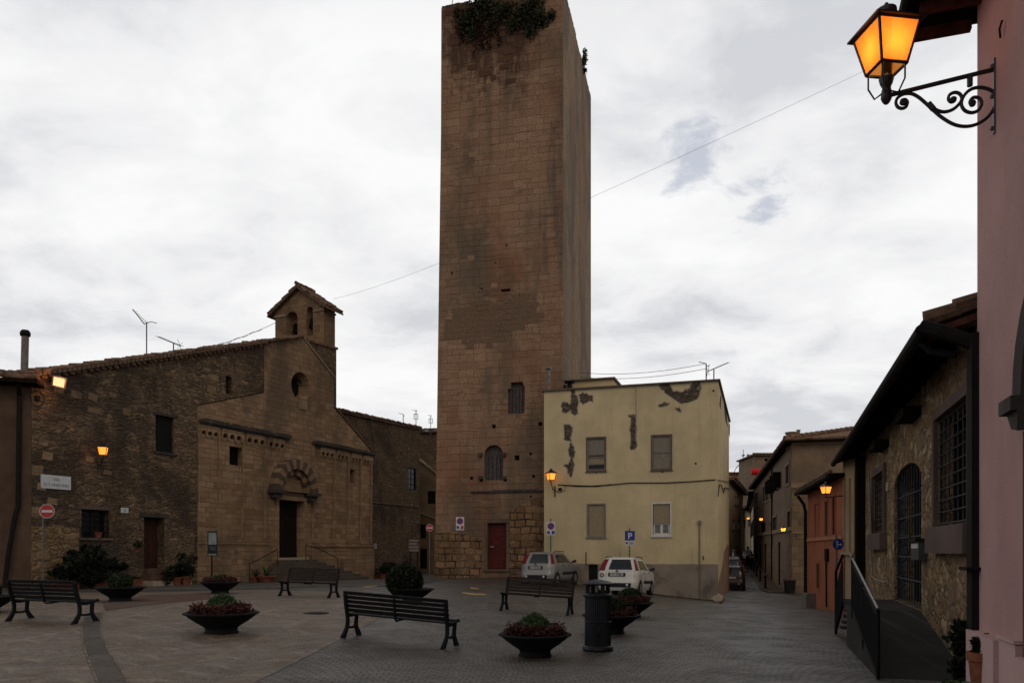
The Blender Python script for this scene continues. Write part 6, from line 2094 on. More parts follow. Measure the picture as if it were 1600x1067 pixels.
# on the yellow house
t_, z_ = FY.px(861, 750, .45); wall_lantern(FY.P(t_, z_, .45), 'lit lantern on the left edge of the yellow house', wallp=FY.P(FY.t(867, .05), z_ - .35, .05), sc=.95)
t_, z_ = FC.px(160.5, 711, .7); wall_lantern(FC.P(t_, z_, .7), 'lit lantern on the dark left house wall above the street plaque', wallp=FC.P(FC.t(153, .05), z_ - .25, .05), sc=.95)
p = at(1290.5, 771, 24.9); wall_lantern(p, 'lit lantern in front of the orange house on a horizontal arm', sc=.62, light=1.0)
mb = MB(); mb.tube([p + Vector((0, 0, -.02)), p + Vector((0, 0, -.12)), Vector(at(1319, 774, 25.6))], .02, 6); o_ = mb.build('lamp_arm', M['lamp_red_iron'], bpy.data.objects[[o.name for o in bpy.data.objects if o.name.startswith('wall_lamp')][-1]])
for (x, y, tf_, lab) in ((1224, 830, .0, 'nearest of three small lit lanterns down the street, on the brown house'), (1189, 813, .0, 'middle of three small lit lanterns down the street'), (1169, 811, 0, 'farthest of three small lit lanterns at the end of the street')):
    if x > 1180:
        t_, z_ = FB2.px(x, y, .7); c = FB2.P(t_, z_, .7); w_ = FB2.P(t_, z_ - .2, .05); sc = .5
    else:
        c = at(x, y, 97); w_ = c + Vector((1, .3, -.1)); sc = .55
    wall_lantern(c, lab, wallp=w_, sc=sc, light=3.0)
# floodlight under the eave
p0 = FC.px(92, 597, .6); c = FC.P(p0[0], p0[1], .6)
fl = empty('floodlight', c, 'glaring square floodlight under the eave of the left house', 'floodlight')
ax = Vector((.78, .2, -.18)).normalized(); ay = Vector((-.12, -.35, .9)); ay = (ay - ax * ay.dot(ax)).normalized(); az = ax.cross(ay)
if az.y > 0: az = -az
def fb(x, y, z): return c + ax * x + ay * y + az * z
mb = MB(); mb.hexa([fb(-.26, -.22, -.12), fb(.26, -.22, -.12), fb(.26, .22, -.12), fb(-.26, .22, -.12), fb(-.26, -.22, 0), fb(.26, -.22, 0), fb(.26, .22, 0), fb(-.26, .22, 0)]); mb.build('housing', M['metal_grey'], fl)
mb = MB(); mb.poly([fb(-.20, -.17, .004), fb(.20, -.17, .004), fb(.20, .17, .004), fb(-.20, .17, .004)]); mb.build('lit_glass', M['flood'], fl)
ld = bpy.data.lights.new('flood_light', 'POINT'); ld.energy = 16; ld.color = (1.0, .40, .14); ld.shadow_soft_size = .15
lo = bpy.data.objects.new('flood_light', ld); COL.objects.link(lo); lo.parent = fl; lo.location = fb(0, 0, .25) - c
mb = MB(); mb.tube([fb(0, 0, -.1), FC.P(p0[0], p0[1] + .1, .04)], .025, 6); mb.tube([fb(-.24, 0, .03), fb(-.24, 0, -.3), fb(.24, 0, -.3), fb(.24, 0, .03)], .012, 5); mb.build('bracket', M['iron'], fl)
mb = MB(); pz_ = FC.px(58, 622, .06); c2 = FC.P(pz_[0], pz_[1], .06)
mb.tube([FC.P(pz_[0] + .3 * math.cos(a * .5), pz_[1] + .3 * math.sin(a * .5), .08) for a in range(13)], .012, 4); FC.box(mb, pz_[0] - .08, pz_[0] + .08, pz_[1] - .1, pz_[1] + .1, .04, .12)
o_ = mb.build('junction_box', M['gutter']); tag(o_, 'small junction box with a cable loop under the left eave', 'junction box')

# ================================================================== SIGNS
def disc(fr, t, z, r, s, mat, parent, name, th=.012, n=28):
    mb = MB(); fr.prism(mb, circ(t, z, r, n), s - th, s, back=True); return mb.build(name, mat, parent)
def signpost(px, py, label, D=None, ptop=800, yaw=0.0, cat='road sign', rad=.03):
    g = gpix(px, py) if D is None else Vector(((px - 800) / F * D, D, 0))
    if D is not None: g.z = ground(g.x, g.y)
    o = empty('road_sign', g, label, cat)
    f = Frame(g[:2], (math.cos(yaw), math.sin(yaw)))
    top = EYE + (HY - ptop) / F * g.y
    mb = MB(); mb.tube([g - Vector((0, 0, .1)), (g.x, g.y, top)], rad, 8); mb.tube([(g.x, g.y, top), (g.x, g.y, top + .03)], rad * 1.15, 8); mb.build('pole', M['metal_grey'], o)
    return o, f, g.y
def Z(y, D): return EYE + (HY - y) / F * D
def noentry(px, cx_, cy_, rp, by, ptop, label, D=None, yaw=0):
    o, f, D = signpost(px, by, label, D, ptop, yaw)
    r = rp / F * D; t = (cx_ - 800) / F * D - f.O.x; z = Z(cy_, D)
    d = disc(f, t, z, r, .06, M['sign_red'], o, 'red_disc')
    mb = MB(); f.box(mb, t - r * .72, t + r * .72, z - r * .17, z + r * .17, .06, .064); mb.build('white_bar', M['sign_white'], d)
    mb = MB()
    for i in range(28):
        a0, a1 = 2 * PI * i / 28, 2 * PI * (i + 1) / 28
        f.prism(mb, [(t + r * .93 * math.cos(a0), z + r * .93 * math.sin(a0)), (t + r * math.cos(a0), z + r * math.sin(a0)), (t + r * math.cos(a1), z + r * math.sin(a1)), (t + r * .93 * math.cos(a1), z + r * .93 * math.sin(a1))], .06, .063)
    mb.build('rim', M['sign_white'], d)
noentry(67, 74, 798.5, 11, 916, 788, 'no entry sign on a pole in front of the left stone house', D=30.6, yaw=.15)
noentry(671, 671.5, 824.5, 5.6, 906, 817, 'no entry sign at the lane between the dark house and the tower')
def noparking(px, x0, x1, y0, y1, by, ptop, label, D=None, red=True):
    o, f, D = signpost(px, by, label, D, ptop)
    X = lambda x: (x - 800) / F * D - f.O.x
    mb = MB(); f.box(mb, X(x0), X(x1), Z(y1, D), Z(y0, D), .04, .055); pn = mb.build('panel', M['sign_white'], o)
    t = (X(x0) + X(x1)) / 2; r = (X(x1) - X(x0)) * .40; z = Z(y0, D) - r * 1.25
    d = disc(f, t, z, r, .060, M['sign_red'], pn, 'prohibition_symbol', .005)
    mb = MB(); f.prism(mb, circ(t, z, r * .78), .06, .063); 
    mb.build('blue_field', M['sign_blue'], pn)
    mb = MB(); w = r * .1; c45 = .7071
    L = r * .9
    f.prism(mb, [(t - L * c45 - w * c45, z + L * c45 - w * c45), (t + L * c45 - w * c45, z - L * c45 - w * c45), (t + L * c45 + w * c45, z - L * c45 + w * c45), (t - L * c45 + w * c45, z + L * c45 + w * c45)], .063, .066)
    mb.build('slash', M['sign_red'], pn)
    zl = Z(y1, D); h = (Z(y0, D) - zl)
    mb = MB(); f.box(mb, X(x0) + .03, t - .04, zl + h * .14, zl + h * .32, .055, .058); mb.build('blue_pictogram', M['sign_blue'], pn)
    mb = MB(); f.box(mb, t + .04, X(x1) - .03, zl + h * .12, zl + h * .34, .055, .058); mb.build('tow_pictogram', M['sign_red'] if red else M['sign_blue'], pn)
    mb = MB(); f.box(mb, X(x0) + .04, X(x1) - .04, zl + h * .05, zl + h * .08, .055, .058); mb.build('small_print', M['ink'], pn)
noparking(718, 712.5, 725.3, 807.5, 828.3, 906, 806, 'white no parking panel on a grey pole left of the tower door')
noparking(860.5, 853.8, 867.4, 815, 836.3, 0, 811, 'white no parking panel on a pole behind the silver car', D=38.6, red=False)
o, f, D = signpost(983.5, 0, 'blue parking sign with letter P and a white panel under it behind the white car', 36.6, 826)
X = lambda x: (x - 800) / F * D - f.O.x
mb = MB(); f.box(mb, X(976.2), X(991.6), Z(844, D), Z(829, D), .04, .055); pb = mb.build('blue_panel', M['sign_blue'], o)
text(f, X(983.9), Z(841.6, D), .058, 'P', .40, M['sign_white'], pb, bold=.008)
mb = MB(); f.box(mb, X(976.2), X(991.6), Z(852.2, D), Z(844.4, D), .04, .055); pb = mb.build('white_panel', M['sign_white'], o)
disc(f, X(979.2), Z(848, D), .05, .058, M['ink'], pb, 'clock_symbol', .003)
mb = MB()
for k in range(3): f.box(mb, X(982.5), X(989.5), Z(846.3 + k * 1.8, D) - .012, Z(846.3 + k * 1.8, D) + .012, .055, .058)
mb.build('small_print', M['frame_grey'], pb)
# blue direction disc by the stairs
o, f, D = signpost(1306.5, 986, 'blue round direction sign with white arrows by the ramp stairs', None, 838)
X = lambda x: (x - 800) / F * D - f.O.x
r = 8.6 / F * D; t = X(1308.5); z = Z(850, D)
d = disc(f, t, z, r, .05, M['sign_blue'], o, 'blue_disc')
mb = MB()
f.box(mb, t - r * .30, t - r * .14, z - r * .6, z + r * .42, .05, .053)
f.prism(mb, [(t - r * .5, z + r * .35), (t + r * .06, z + r * .35), (t - r * .22, z + r * .72)], .05, .053)
f.box(mb, t - r * .14, t + r * .42, z - r * .12, z + r * .04, .05, .053)
f.prism(mb, [(t + r * .38, z - r * .30), (t + r * .74, z - r * .04), (t + r * .38, z + r * .22)], .05, .053)
mb.build('arrows', M['sign_white'], d)
# tourist information panel
g = gpix(331, 913)
o = empty('information_panel', g, 'slim dark information panel on a post before the church left corner', 'information panel')
D = g.y; f = Frame(g[:2], (1, .12)); X = lambda x: (x - 800) / F * D - f.O.x
mb = MB(); mb.tube([g, (g.x, g.y, Z(862, D))], .035, 8); mb.build('post', M['iron'], o)
mb = MB(); f.box(mb, X(324.6), X(339.6), Z(868, D), Z(829.5, D), -.03, .03); pn = mb.build('panel', M['bin'], o)
mb = MB(); f.box(mb, X(326.2), X(338.2), Z(850.5, D), Z(832, D), .03, .034); mb.build('map', M['paper'], pn)
mb = MB(); f.box(mb, X(326.2), X(338.2), Z(867, D), Z(864.8, D), .03, .034); mb.build('footer', M['paper'], pn)
mb = MB()
for k in range(2): f.box(mb, X(328 + k), X(337), Z(855 + k * 3, D) - .012, Z(855 + k * 3, D) + .012, .03, .034)
mb.build('small_print', M['frame_grey'], pn)
# brown tourist direction signs
g = gpix(647, 908)
o = empty('tourist_signs', g, 'cluster of brown tourist direction signs with white text before the dark house', 'direction signs')
D = g.y; f = Frame(g[:2], (1, .05)); X = lambda x: (x - 800) / F * D - f.O.x
mb = MB()
for x in (641.5, 652.5): mb.tube([(g.x + X(x), g.y, g.z - .1), (g.x + X(x), g.y, Z(841, D))], .03, 7)
mb.build('poles', M['iron'], o)
for i, (y0, tx) in enumerate(((842, 'CENTRO STORICO'), (847, 'DUOMO'), (852, 'MUSEO'), (857, 'BIBLIOTECA'))):
    mb = MB(); f.box(mb, X(638.5), X(654.8), Z(y0 + 4.5, D), Z(y0, D), .02, .05); b_ = mb.build('arrow_board', M['sign_brown'], o)
    mb = MB(); zc_2 = Z(y0 + 2.3, D)
    rg = random.Random(i)
    x = 641.5 if i in (1, 2) else 640.5
    while x < (653.5 - (2.5 if i == 1 else 0)):
        w = rg.uniform(.5, .9); f.box(mb, X(x), X(x + w), zc_2 - .045, zc_2 + .045, .05, .053); x += w + .35
    if i in (1, 2): f.box(mb, X(639.2), X(640.6), zc_2 - .06, zc_2 + .06, .05, .053)
    mb.build('white_lettering', M['frame_grey'], b_)
# street name plaque
A = FC.t(64, .07); B = FC.t(110.5, .07)
zt_ = FC.px(64, 740.5, .07)[1]; zb_2 = FC.px(64, 762, .07)[1]
mb = MB(); FC.box(mb, A, B, zb_2, zt_, .04, .085)
o = mb.build('street_plaque', M['marble']); tag(o, 'white marble street name plaque reading VIA DI S. MARTINO on the left house', 'plaque')
text(FC, (A + B) / 2, (zt_ + zb_2) / 2 + .04, .089, 'VIA', .19, M['ink'], o)
text(FC, (A + B) / 2, zb_2 + .10, .089, 'DI S. MARTINO', .165, M['ink'], o)
r_ = FC.rect(189, 793, 200.5, 801, .06)
mb = MB(); FC.box(mb, r_[0], r_[2], r_[1], r_[3], .04, .07); o = mb.build('number_plaque', M['marble']); tag(o, 'small white house number plaque 22 left of the brown door', 'plaque')
text(FC, (r_[0] + r_[2]) / 2, r_[1] + .055, .074, '22', .15, M['ink'], o)
r_ = FC.rect(582.8, 849, 588, 857, -.8)
mb = MB(); FC.box(mb, r_[0], r_[2], r_[1], r_[3], -.88, -.76); o = mb.build('notice_plate', M['paper']); tag(o, 'small pale notice plate on the dark house right of the church corner', 'plaque')

# ================================================================== BENCHES
def make_bench(L, wood, label):
    o = empty('park_bench', (0, 0, 0), label, 'bench', 'benches on the square', rz=1e-9)
    up = (1, 0, 0)
    for x in (0.0, L):
        mb = MB()
        Y = lambda y, z: (x, y, z)
        mb.ribbon(smooth_path([Y(-.03, .0), Y(.03, .08), Y(.10, .20), Y(.105, .32), Y(.09, .42)], 4), [.11 - .05 * min(1, i_ / 8) for i_ in range(17)], .055, up)
        mb.ribbon(smooth_path([Y(.55, .0), Y(.49, .08), Y(.42, .20), Y(.405, .32), Y(.43, .45), Y(.49, .62), Y(.53, .80), Y(.555, .84)], 4), [.11 - .05 * min(1, i_ / 8) for i_ in range(29)], .055, up)
        mb.ribbon(smooth_path([Y(.10, .215), Y(.18, .185), Y(.26, .18), Y(.34, .185), Y(.42, .215)], 3), .04, .045, up)
        mb.ribbon(smooth_path([Y(-.05, .445), Y(-.03, .475), Y(.03, .455), Y(.2, .415), Y(.36, .41), Y(.43, .44)], 4), .045, .05, up)
        mb.ribbon([Y(-.07, .0), Y(.03, .0)], .05, .06, up); mb.ribbon([Y(.52, .0), Y(.60, .0)], .05, .06, up)
        for i in range(0):
            pass
        mb.build('side_frame', M['bench_iron'], o, local=True)
    mb = MB(); x = L / 2
    mb.ribbon([(x, .44, .42), (x, .50, .62), (x, .54, .82)], .04, .03, up); mb.ribbon([(x, .0, .425), (x, .42, .40)], .03, .03, up)
    mb.build('middle_brace', M['bench_iron'], o, local=True)
    s = MB()
    for i in range(5):
        y = .0 + i * .095; z = .455 - .028 * math.sin(i / 4 * PI * .8)
        s.hexa([(-.04, y - .04, z), (L + .04, y - .04, z), (L + .04, y + .04, z), (-.04, y + .04, z), (-.04, y - .04, z + .028), (L + .04, y - .04, z + .028), (L + .04, y + .04, z + .028), (-.04, y + .04, z + .028)])
    s.build('seat', wood, o, local=True)
    b = MB()
    for i in range(5):
        z = .50 + i * .082; y = .435 + (z - .45) * .30
        yy = y - .012
        b.hexa([(-.04, yy - .026, z), (L + .04, yy - .026, z), (L + .04, yy, z - .005), (-.04, yy, z - .005), (-.04, yy - .006, z + .064), (L + .04, yy - .006, z + .064), (L + .04, yy + .02, z + .058), (-.04, yy + .02, z + .058)])
    b.build('backrest', wood, o, local=True)
    return o
def place_bench(l, r, away, wood, label, yaw):
    """l: photo column of the left end's near leg, r: ground pixel of the right end's near leg"""
    B = gpix(*r); y = R(yaw); c, s = math.cos(y), math.sin(y)
    k = (l - 800) / F
    L = (B.x - k * B.y) / (c - k * s)
    L = min(max(L, 1.5), 2.1)
    o = make_bench(L, wood, label)
    A = Vector((B.x - L * c, B.y - L * s))
    if away:
        off = Vector((-s, c)) * .55            # from the back legs to the front legs
        o.location = (B.x + off.x, B.y + off.y, B.z); rz = y + PI
        pit = math.atan2(ground(A.x, A.y) - B.z, L)
    else:
        o.location = (A.x, A.y, ground(A.x, A.y)); rz = y
        pit = math.atan2(B.z - ground(A.x, A.y), L)
    o.rotation_euler = (0, -pit, rz)
place_bench(12, (115, 976), True, M['bench_dark'], 'dark slatted bench at the far left, seen from behind', -20)
place_bench(534, (692, 1014), True, M['bench_dark'], 'dark slatted bench in the front centre, seen from behind', -21)
place_bench(783, (887, 961), False, M['bench_wood'], 'brown slatted bench in front of the silver car, facing us', -17)
place_bench(437, (514, 934.5), False, M['bench_wood'], 'brown slatted bench in front of the church steps, facing us', -20)

# ================================================================== PLANTERS
def make_planter(plant, label, seed, R_=.62):
    rg = random.Random(seed)
    o = empty('bowl_planter', (0, 0, 0), label, 'planter', 'bowl planters on the square', rz=1e-9)
    k = R_ / .62
    mb = MB(); mb.lathe([(a * k, b) for a, b in [(.0005, 0), (.29, 0), (.30, .015), (.275, .05), (.275, .10), (.33, .145), (.46, .23), (.55, .30), (.60, .345), (.645, .36), (.65, .385), (.62, .395), (.57, .38), (.52, .33), (.0005, .33)]], (0, 0, 0), 40)
    mb.build('bowl', M['bowl'], o, local=True, angle=40)
    mb = MB(); mb.lathe([(.56 * k, .345), (.4 * k, .37), (.0005, .38)], (0, 0, 0), 24); mb.build('soil', M['soil'], o, local=True)
    def shrub(c, rad, n, size, mat, name='shrub'):
        mb = MB(); mb.ball(c, 1, 12); b0 = [(c[0] + (x - c[0]) * rad[0] * .86, c[1] + (y - c[1]) * rad[1] * .86, c[2] + (z - c[2]) * rad[2] * .86) for x, y, z in mb.v]; mb.v = b0
        mb.leaves(c, rad, n, size, .75, 1.5, rg)
        return mb.build(name, mat, o, local=True)
    if 'dome' in plant:
        shrub((.02, 0, .49), (.28, .28, .22), 1700, .035, M['green_mid'])
        mb = MB()
        for i in range(150):
            a = rg.uniform(0, 2 * PI); r = rg.uniform(0, .24); z = .49 + .22 * math.sqrt(max(0, 1 - (r / .28) ** 2))
            x, y = r * math.cos(a) + .02, r * math.sin(a)
            mb.tube([(x, y, z - .03), (x + rg.uniform(-.02, .02), y + rg.uniform(-.02, .02), z + rg.uniform(.02, .06))], [.006, .002], 3, cap=False)
        mb.build('sprigs', M['green_mid'], o, local=True)
    if 'red' in plant:
        mb = MB(); fl = MB()
        for i in range(30):
            a = rg.uniform(0, 2 * PI); r = rg.uniform(.30, .50) * k; h = rg.uniform(.42, .50)
            mb.leaves((r * math.cos(a), r * math.sin(a), h - .02), (.10, .10, .085), 75, .045, .2, 1.2, rg)
        for i in range(330):
            a = rg.uniform(0, 2 * PI); r = rg.uniform(.28, .56) * k; z = rg.uniform(.44, .58) if rg.random() < .6 else rg.uniform(.40, .48)
            x, y = r * math.cos(a), r * math.sin(a)
            mb.tube([(x * .93, y * .93, .40), (x, y, z)], [.004, .003], 3, cap=False)
            mb.leaves((x, y, z), (.018, .018, .015), 3, .03, .2, 1.1, rg)
            if rg.random() < .22: fl.leaves((x, y, z + .008), (.012, .012, .01), 2, .02, .2, 1.0, rg)
        mb.build('red_bedding', M['leaf_red'], o, local=True); fl.build('flowers', M['petal'], o, local=True)
    if 'ball' in plant:
        shrub((0, 0, .52), (.32, .32, .25), 2200, .04, M['green_dark'])
    if 'topiary' in plant:
        shrub((-.22, -.05, .62), (.55, .52, .50), 5200, .055, M['green_deep'], 'clipped_ball')
    if 'sprig' in plant:
        mb = MB()
        for i in range(60):
            a = rg.uniform(0, 2 * PI); r = rg.uniform(0, .2)
            mb.tube([(r * math.cos(a) * .5, r * math.sin(a) * .5, .36), (r * math.cos(a) * 1.8, r * math.sin(a) * 1.8, .36 + rg.uniform(.1, .26))], [.012, .003], 3, cap=False)
            mb.leaves((r * math.cos(a) * 1.4, r * math.sin(a) * 1.4, .36 + rg.uniform(.05, .22)), (.06, .06, .04), 12, .06, .1, 2.5, rg)
        mb.build('spiky_plant', M['green_mid'], o, local=True)
    return o
def put_(o, px, py, rz=0):
    g = gpix(px, py); o.location = g; o.rotation_euler = (0, 0, rz); return g
put_(make_planter(('dome', 'red'), 'dark bowl planter with green dome and red flowers, left of the front bench', 1, .65), 346, 989, 1.0)
put_(make_planter(('dome', 'red'), 'dark bowl planter with green dome and red flowers, left of the litter bin', 2, .60), 836, 1025, 2.4)
put_(make_planter(('ball',), 'dark bowl planter with one small dark shrub before the big bush', 3, .62), 188, 939)
put_(make_planter(('red', 'sprig'), 'dark bowl planter with red plants under the information panel', 4, .62), 344, 927)
put_(make_planter(('topiary',), 'dark bowl planter with a large round clipped bush in the middle of the square', 5, .62), 644, 940)
put_(make_planter(('red', 'ball'), 'dark bowl planter just behind the litter bin', 6, .60), 955, 988)
put_(make_planter(('ball', 'red'), 'dark bowl planter behind the bin in front of the white car', 7, .60), 985, 963)
put_(make_planter(('ball',), 'dark bowl planter cut off by the left edge of the photo', 8, .62), -22, 957)

# ================================================================== LITTER BIN
g = gpix(934, 1016)
bn = empty('litter_bin', g, 'tall dark fluted cast iron litter bin with a canopy lid', 'litter bin')
hh = 111 / F * g.y
k = hh / 1.15
mb = MB(); mb.lathe([(.0005, 0), (.245 * k, 0), (.25 * k, .03 * k), (.235 * k, .07 * k), (.215 * k, .085 * k)], g, 48); mb.build('base_ring', M['bin'], bn)
mb = MB(); mb.lathe([(.213 * k, .085 * k), (.210 * k, .3 * k), (.208 * k, .86 * k)], g, 72, flute=1, fd=.010 * k); mb.build('body', M['bin'], bn)
mb = MB(); mb.lathe([(.20 * k, .855 * k), (.232 * k, .865 * k), (.236 * k, .90 * k), (.215 * k, .925 * k), (.17 * k, .93 * k), (.165 * k, .80 * k), (.0005, .80 * k)], g, 40); mb.build('rim', M['bin'], bn)
mb = MB()
for a in (20, 110, 200, 290):
    x, y = g.x + .18 * k * math.cos(R(a)), g.y + .18 * k * math.sin(R(a)); mb.box(x - .035, y - .035, g.z + .92 * k, x + .035, y + .035, g.z + 1.07 * k)
mb.build('lid_posts', M['bin'], bn)
mb = MB(); mb.lathe([(.0005, 1.06 * k), (.20 * k, 1.055 * k), (.262 * k, 1.07 * k), (.262 * k, 1.085 * k), (.18 * k, 1.12 * k), (.06 * k, 1.145 * k), (.0005, 1.15 * k)], g, 40); mb.build('lid', M['bin'], bn, angle=35)
mb = MB(); mb.lathe([(.213 * k, .46 * k), (.220 * k, .465 * k), (.220 * k, .472 * k), (.213 * k, .477 * k)], g, 48); 
mb.box(g.x - .03, g.y - .225 * k, g.z + .30 * k, g.x + .03, g.y - .205 * k, g.z + .40 * k); mb.build('door_band', M['bin'], bn)

# ================================================================== CARS
LV = [  # z, rear y, front y, half width, corner radius
    (.20, .10, 3.52, .74, .18), (.30, .03, 3.60, .79, .22), (.42, .0, 3.65, .815, .26), (.56, .0, 3.64, .82, .26), (.62, .035, 3.62, .822, .26),
    (.80, .05, 3.58, .825, .30), (.88, .06, 3.52, .820, .30), (.95, .08, 3.25, .805, .30), (1.0, .10, 2.86, .785, .29), (1.04, .12, 2.74, .772, .28),
    (1.12, .155, 2.62, .748, .27), (1.24, .215, 2.44, .708, .26), (1.36, .28, 2.25, .662, .25), (1.42, .325, 2.15, .635, .24), (1.47, .39, 2.04, .595, .24), (1.505, .50, 1.90, .53, .24), (1.525, .66, 1.72, .42, .24), (1.533, .85, 1.5, .25, .18)]
def lvl(z):
    for i in range(len(LV) - 1):
        if LV[i][0] <= z <= LV[i + 1][0]:
            f = (z - LV[i][0]) / (LV[i + 1][0] - LV[i][0])
            return tuple(LV[i][k] + (LV[i + 1][k] - LV[i][k]) * f for k in range(5))
    return LV[-1] if z > 1 else LV[0]
def cp(z, s, off=0.0):
    """s: 0..1 rear (left to right), 1..2 right side (rear to front), 2..3 front, 3..4 left side"""
    _, y0, y1, w, r = lvl(z)
    w += off; y0 -= off; y1 += off; r += off
    side = int(s) % 4; f = s - int(s)
    def seg(p, q, corner, a0):   # straight from p to q then quarter arc
        Ls = (Vector(q) - Vector(p)).length; La = r * PI / 2
        pos = f * (Ls + La)
        if pos <= Ls:
            v = Vector(p).lerp(Vector(q), pos / max(Ls, 1e-6)); return v
        a = a0 + (pos - Ls) / r
        return Vector((corner[0] + r * math.cos(a), corner[1] + r * math.sin(a)))
    if side == 0: v = seg((-w + r, y0), (w - r, y0), (w - r, y0 + r), -PI / 2)
    elif side == 1: v = seg((w, y0 + r), (w, y1 - r), (w - r, y1 - r), 0)
    elif side == 2: v = seg((w - r, y1), (-w + r, y1), (-w + r, y1 - r), PI / 2)
    else: v = seg((-w, y1 - r), (-w, y0 + r), (-w + r, y0 + r), PI)
    return Vector((v.x, v.y, z))
def car_patch(mb, s0, s1, z0, z1, off, ns=8, nz=5, skew=None):
    """skew(fz)->(ds0, ds1) trims the ends with height"""
    g = []
    for j in range(nz + 1):
        z = z0 + (z1 - z0) * j / nz
        a, b = s0, s1
        if skew: da, db = skew(j / nz); a += da; b += db
        g.append([cp(z, a + (b - a) * i / ns, off) for i in range(ns + 1)])
    b0 = len(mb.v)
    for row in g:
        mb.v.extend([tuple(p) for p in row])
    for j in range(nz):
        for i in range(ns):
            a = b0 + j * (ns + 1) + i
            mb.f.append((a, a + 1, a + ns + 2, a + ns + 1)); mb.m.append(0)
M['tyre'] = plain('tyre_rubber', (.012, .012, .012), .85, .2, bump=0)
M['hub'] = plain('wheel_trim', (.22, .22, .23), .4, .5, .4, var=.1, bump=0)
M['blackplastic'] = plain('black_bumper_plastic', (.014, .014, .016), .6, .3, bump=0)
M['redlamp'] = plain('red_lamp_lens', (.16, .005, .006), .5, .2, var=.15, bump=0)
M['clearlamp'] = plain('clear_lamp_lens', (.45, .45, .46), .2, .6, var=.1, bump=0)
M['carglass'] = plain('car_glass', (.008, .012, .014), .06, .6, bump=0)
M['plate'] = plain('number_plate', (.42, .42, .42), .5, .3, bump=0)
def paint(name, c, metal=0.0):
    k = NT(name, .4, .3, metal); k.b.inputs['Coat Weight'].default_value = .25; k.b.inputs['Coat Roughness'].default_value = .08
    k.color(k.mix(k.noise(k.tc.outputs['Object'], 3, 4), tuple(x * .9 for x in c), c)); return k.m
def make_car(mat, label, plate='EX 418BJ', name='parked_car', cap=False, simple=False):
    o = empty(name, (0, 0, 0), label, 'car', 'cars parked by the houses', rz=1e-9)
    mb = MB(); NS = 64
    rows = [[cp(l[0], 4.0 * i / NS) for i in range(NS)] for l in LV]
    for r_ in rows: mb.v.extend([tuple(p) for p in r_])
    for j in range(len(rows) - 1):
        for i in range(NS):
            a = j * NS + i; b = j * NS + (i + 1) % NS
            mb.f.append((a, b, b + NS, a + NS)); mb.m.append(0)
    top = len(mb.v); mb.v.append((0, 1.15, 1.537)); lo = len(mb.v); mb.v.append((0, 1.8, .2))
    for i in range(NS):
        a = (len(rows) - 1) * NS + i; b = (len(rows) - 1) * NS + (i + 1) % NS
        mb.f.append((a, b, top)); mb.m.append(0)
        mb.f.append((i, lo, (i + 1) % NS)); mb.m.append(0)
    body = mb.build('body', mat, o, local=True, angle=50)
    # rear window
    mb = MB(); car_patch(mb, .10, .76, 1.02, 1.43, .006, 12, 6, lambda f: (.02 * f, -.02 * f)); mb.build('rear_window', M['carglass'], o, local=True, smooth=True)
    mb = MB(); car_patch(mb, .08, .80, 1.425, 1.47, .03, 10, 2); mb.build('roof_spoiler', mat, o, local=True, smooth=True)
    # tail lamps high on the pillars
    for (a, b) in ((.845, .99), (3.985, 4.06)):
        mb = MB(); car_patch(mb, a, b, .99, 1.44, .012, 5, 6, (lambda f: (.0, -.03 * f)) if a < 1 else (lambda f: (.005, .0)))
        if a > 1:
            mb = MB(); car_patch(mb, 3.87, 3.9999, .99, 1.44, .012, 5, 6)
        mb.build('tail_lamp', M['redlamp'], o, local=True, smooth=True)
    # side windows
    for rt in (True, False):
        for k, (a, b) in enumerate(((1.13, 1.36), (1.385, 1.72))):
            aa, bb = (a, b) if rt else (3 + (1 - (b - 1)), 3 + (1 - (a - 1)))
            aa, bb = (a, b) if rt else (5 - b - .06, 5 - a - .06)
            mb = MB(); car_patch(mb, aa, bb, 1.03, 1.39, .006, 6, 5)
            mb.build('side_window', M['carglass'], o, local=True, smooth=True)
    mb = MB(); car_patch(mb, 2.03, 2.80, 1.05, 1.42, .006, 8, 5); mb.build('windscreen', M['carglass'], o, local=True, smooth=True)
    # bumpers strip, side rubbing strip
    mb = MB(); car_patch(mb, .10, .74, .33, .50, .010, 12, 3); mb.build('bumper_trim', M['blackplastic'], o, local=True)
    mb = MB(); car_patch(mb, 1.28, 1.68, .48, .60, .014, 6, 2); mb.build('door_trim', M['blackplastic'], o, local=True); mb = MB(); car_patch(mb, 3.25, 3.65, .48, .60, .014, 6, 2); mb.build('door_trim', M['blackplastic'], o, local=True)
    mb = MB()
    for x in (-.42, .42):
        mb.tube([(x, -.005, .43), (x, -.03, .43)], .05, 12)
    mb.build('reversing_lamps', M['clearlamp'], o, local=True)
    # plate recess and plate
    mb = MB(); mb.box(-.34, .02, .755, .34, .046, .90); mb.build('plate_recess', M['blackplastic'], o, local=True)
    mb = MB(); mb.box(-.26, .012, .77, .26, .019, .88); pl_ = mb.build('number_plate', M['plate'], o, local=True)
    if not simple:
        f = Frame((0, .0), (1, 0)); text(f, 0, .79, -.010, plate, .105, M['ink'], pl_, bold=.002)
        mb = MB(); mb.tube([(0, .05, .965), (0, .035, .965)], .05, 14); mb.build('badge', M['metal_grey'], o, local=True)
    # doors seams, handles
    mb = MB()
    for s_ in (1.125, 1.37, 1.70):
        mb.tube([cp(z, s_, .002) for z in (.45, .6, .8, .95, 1.02)], .005, 4)
    for s_ in (1.29, 1.53):
        p = cp(.9, s_, .012); mb.box(p.x - .01, p.y - .07, p.z - .014, p.x + .015, p.y + .07, p.z + .014)
    mb.build('door_seams', M['blackplastic'], o, local=True)
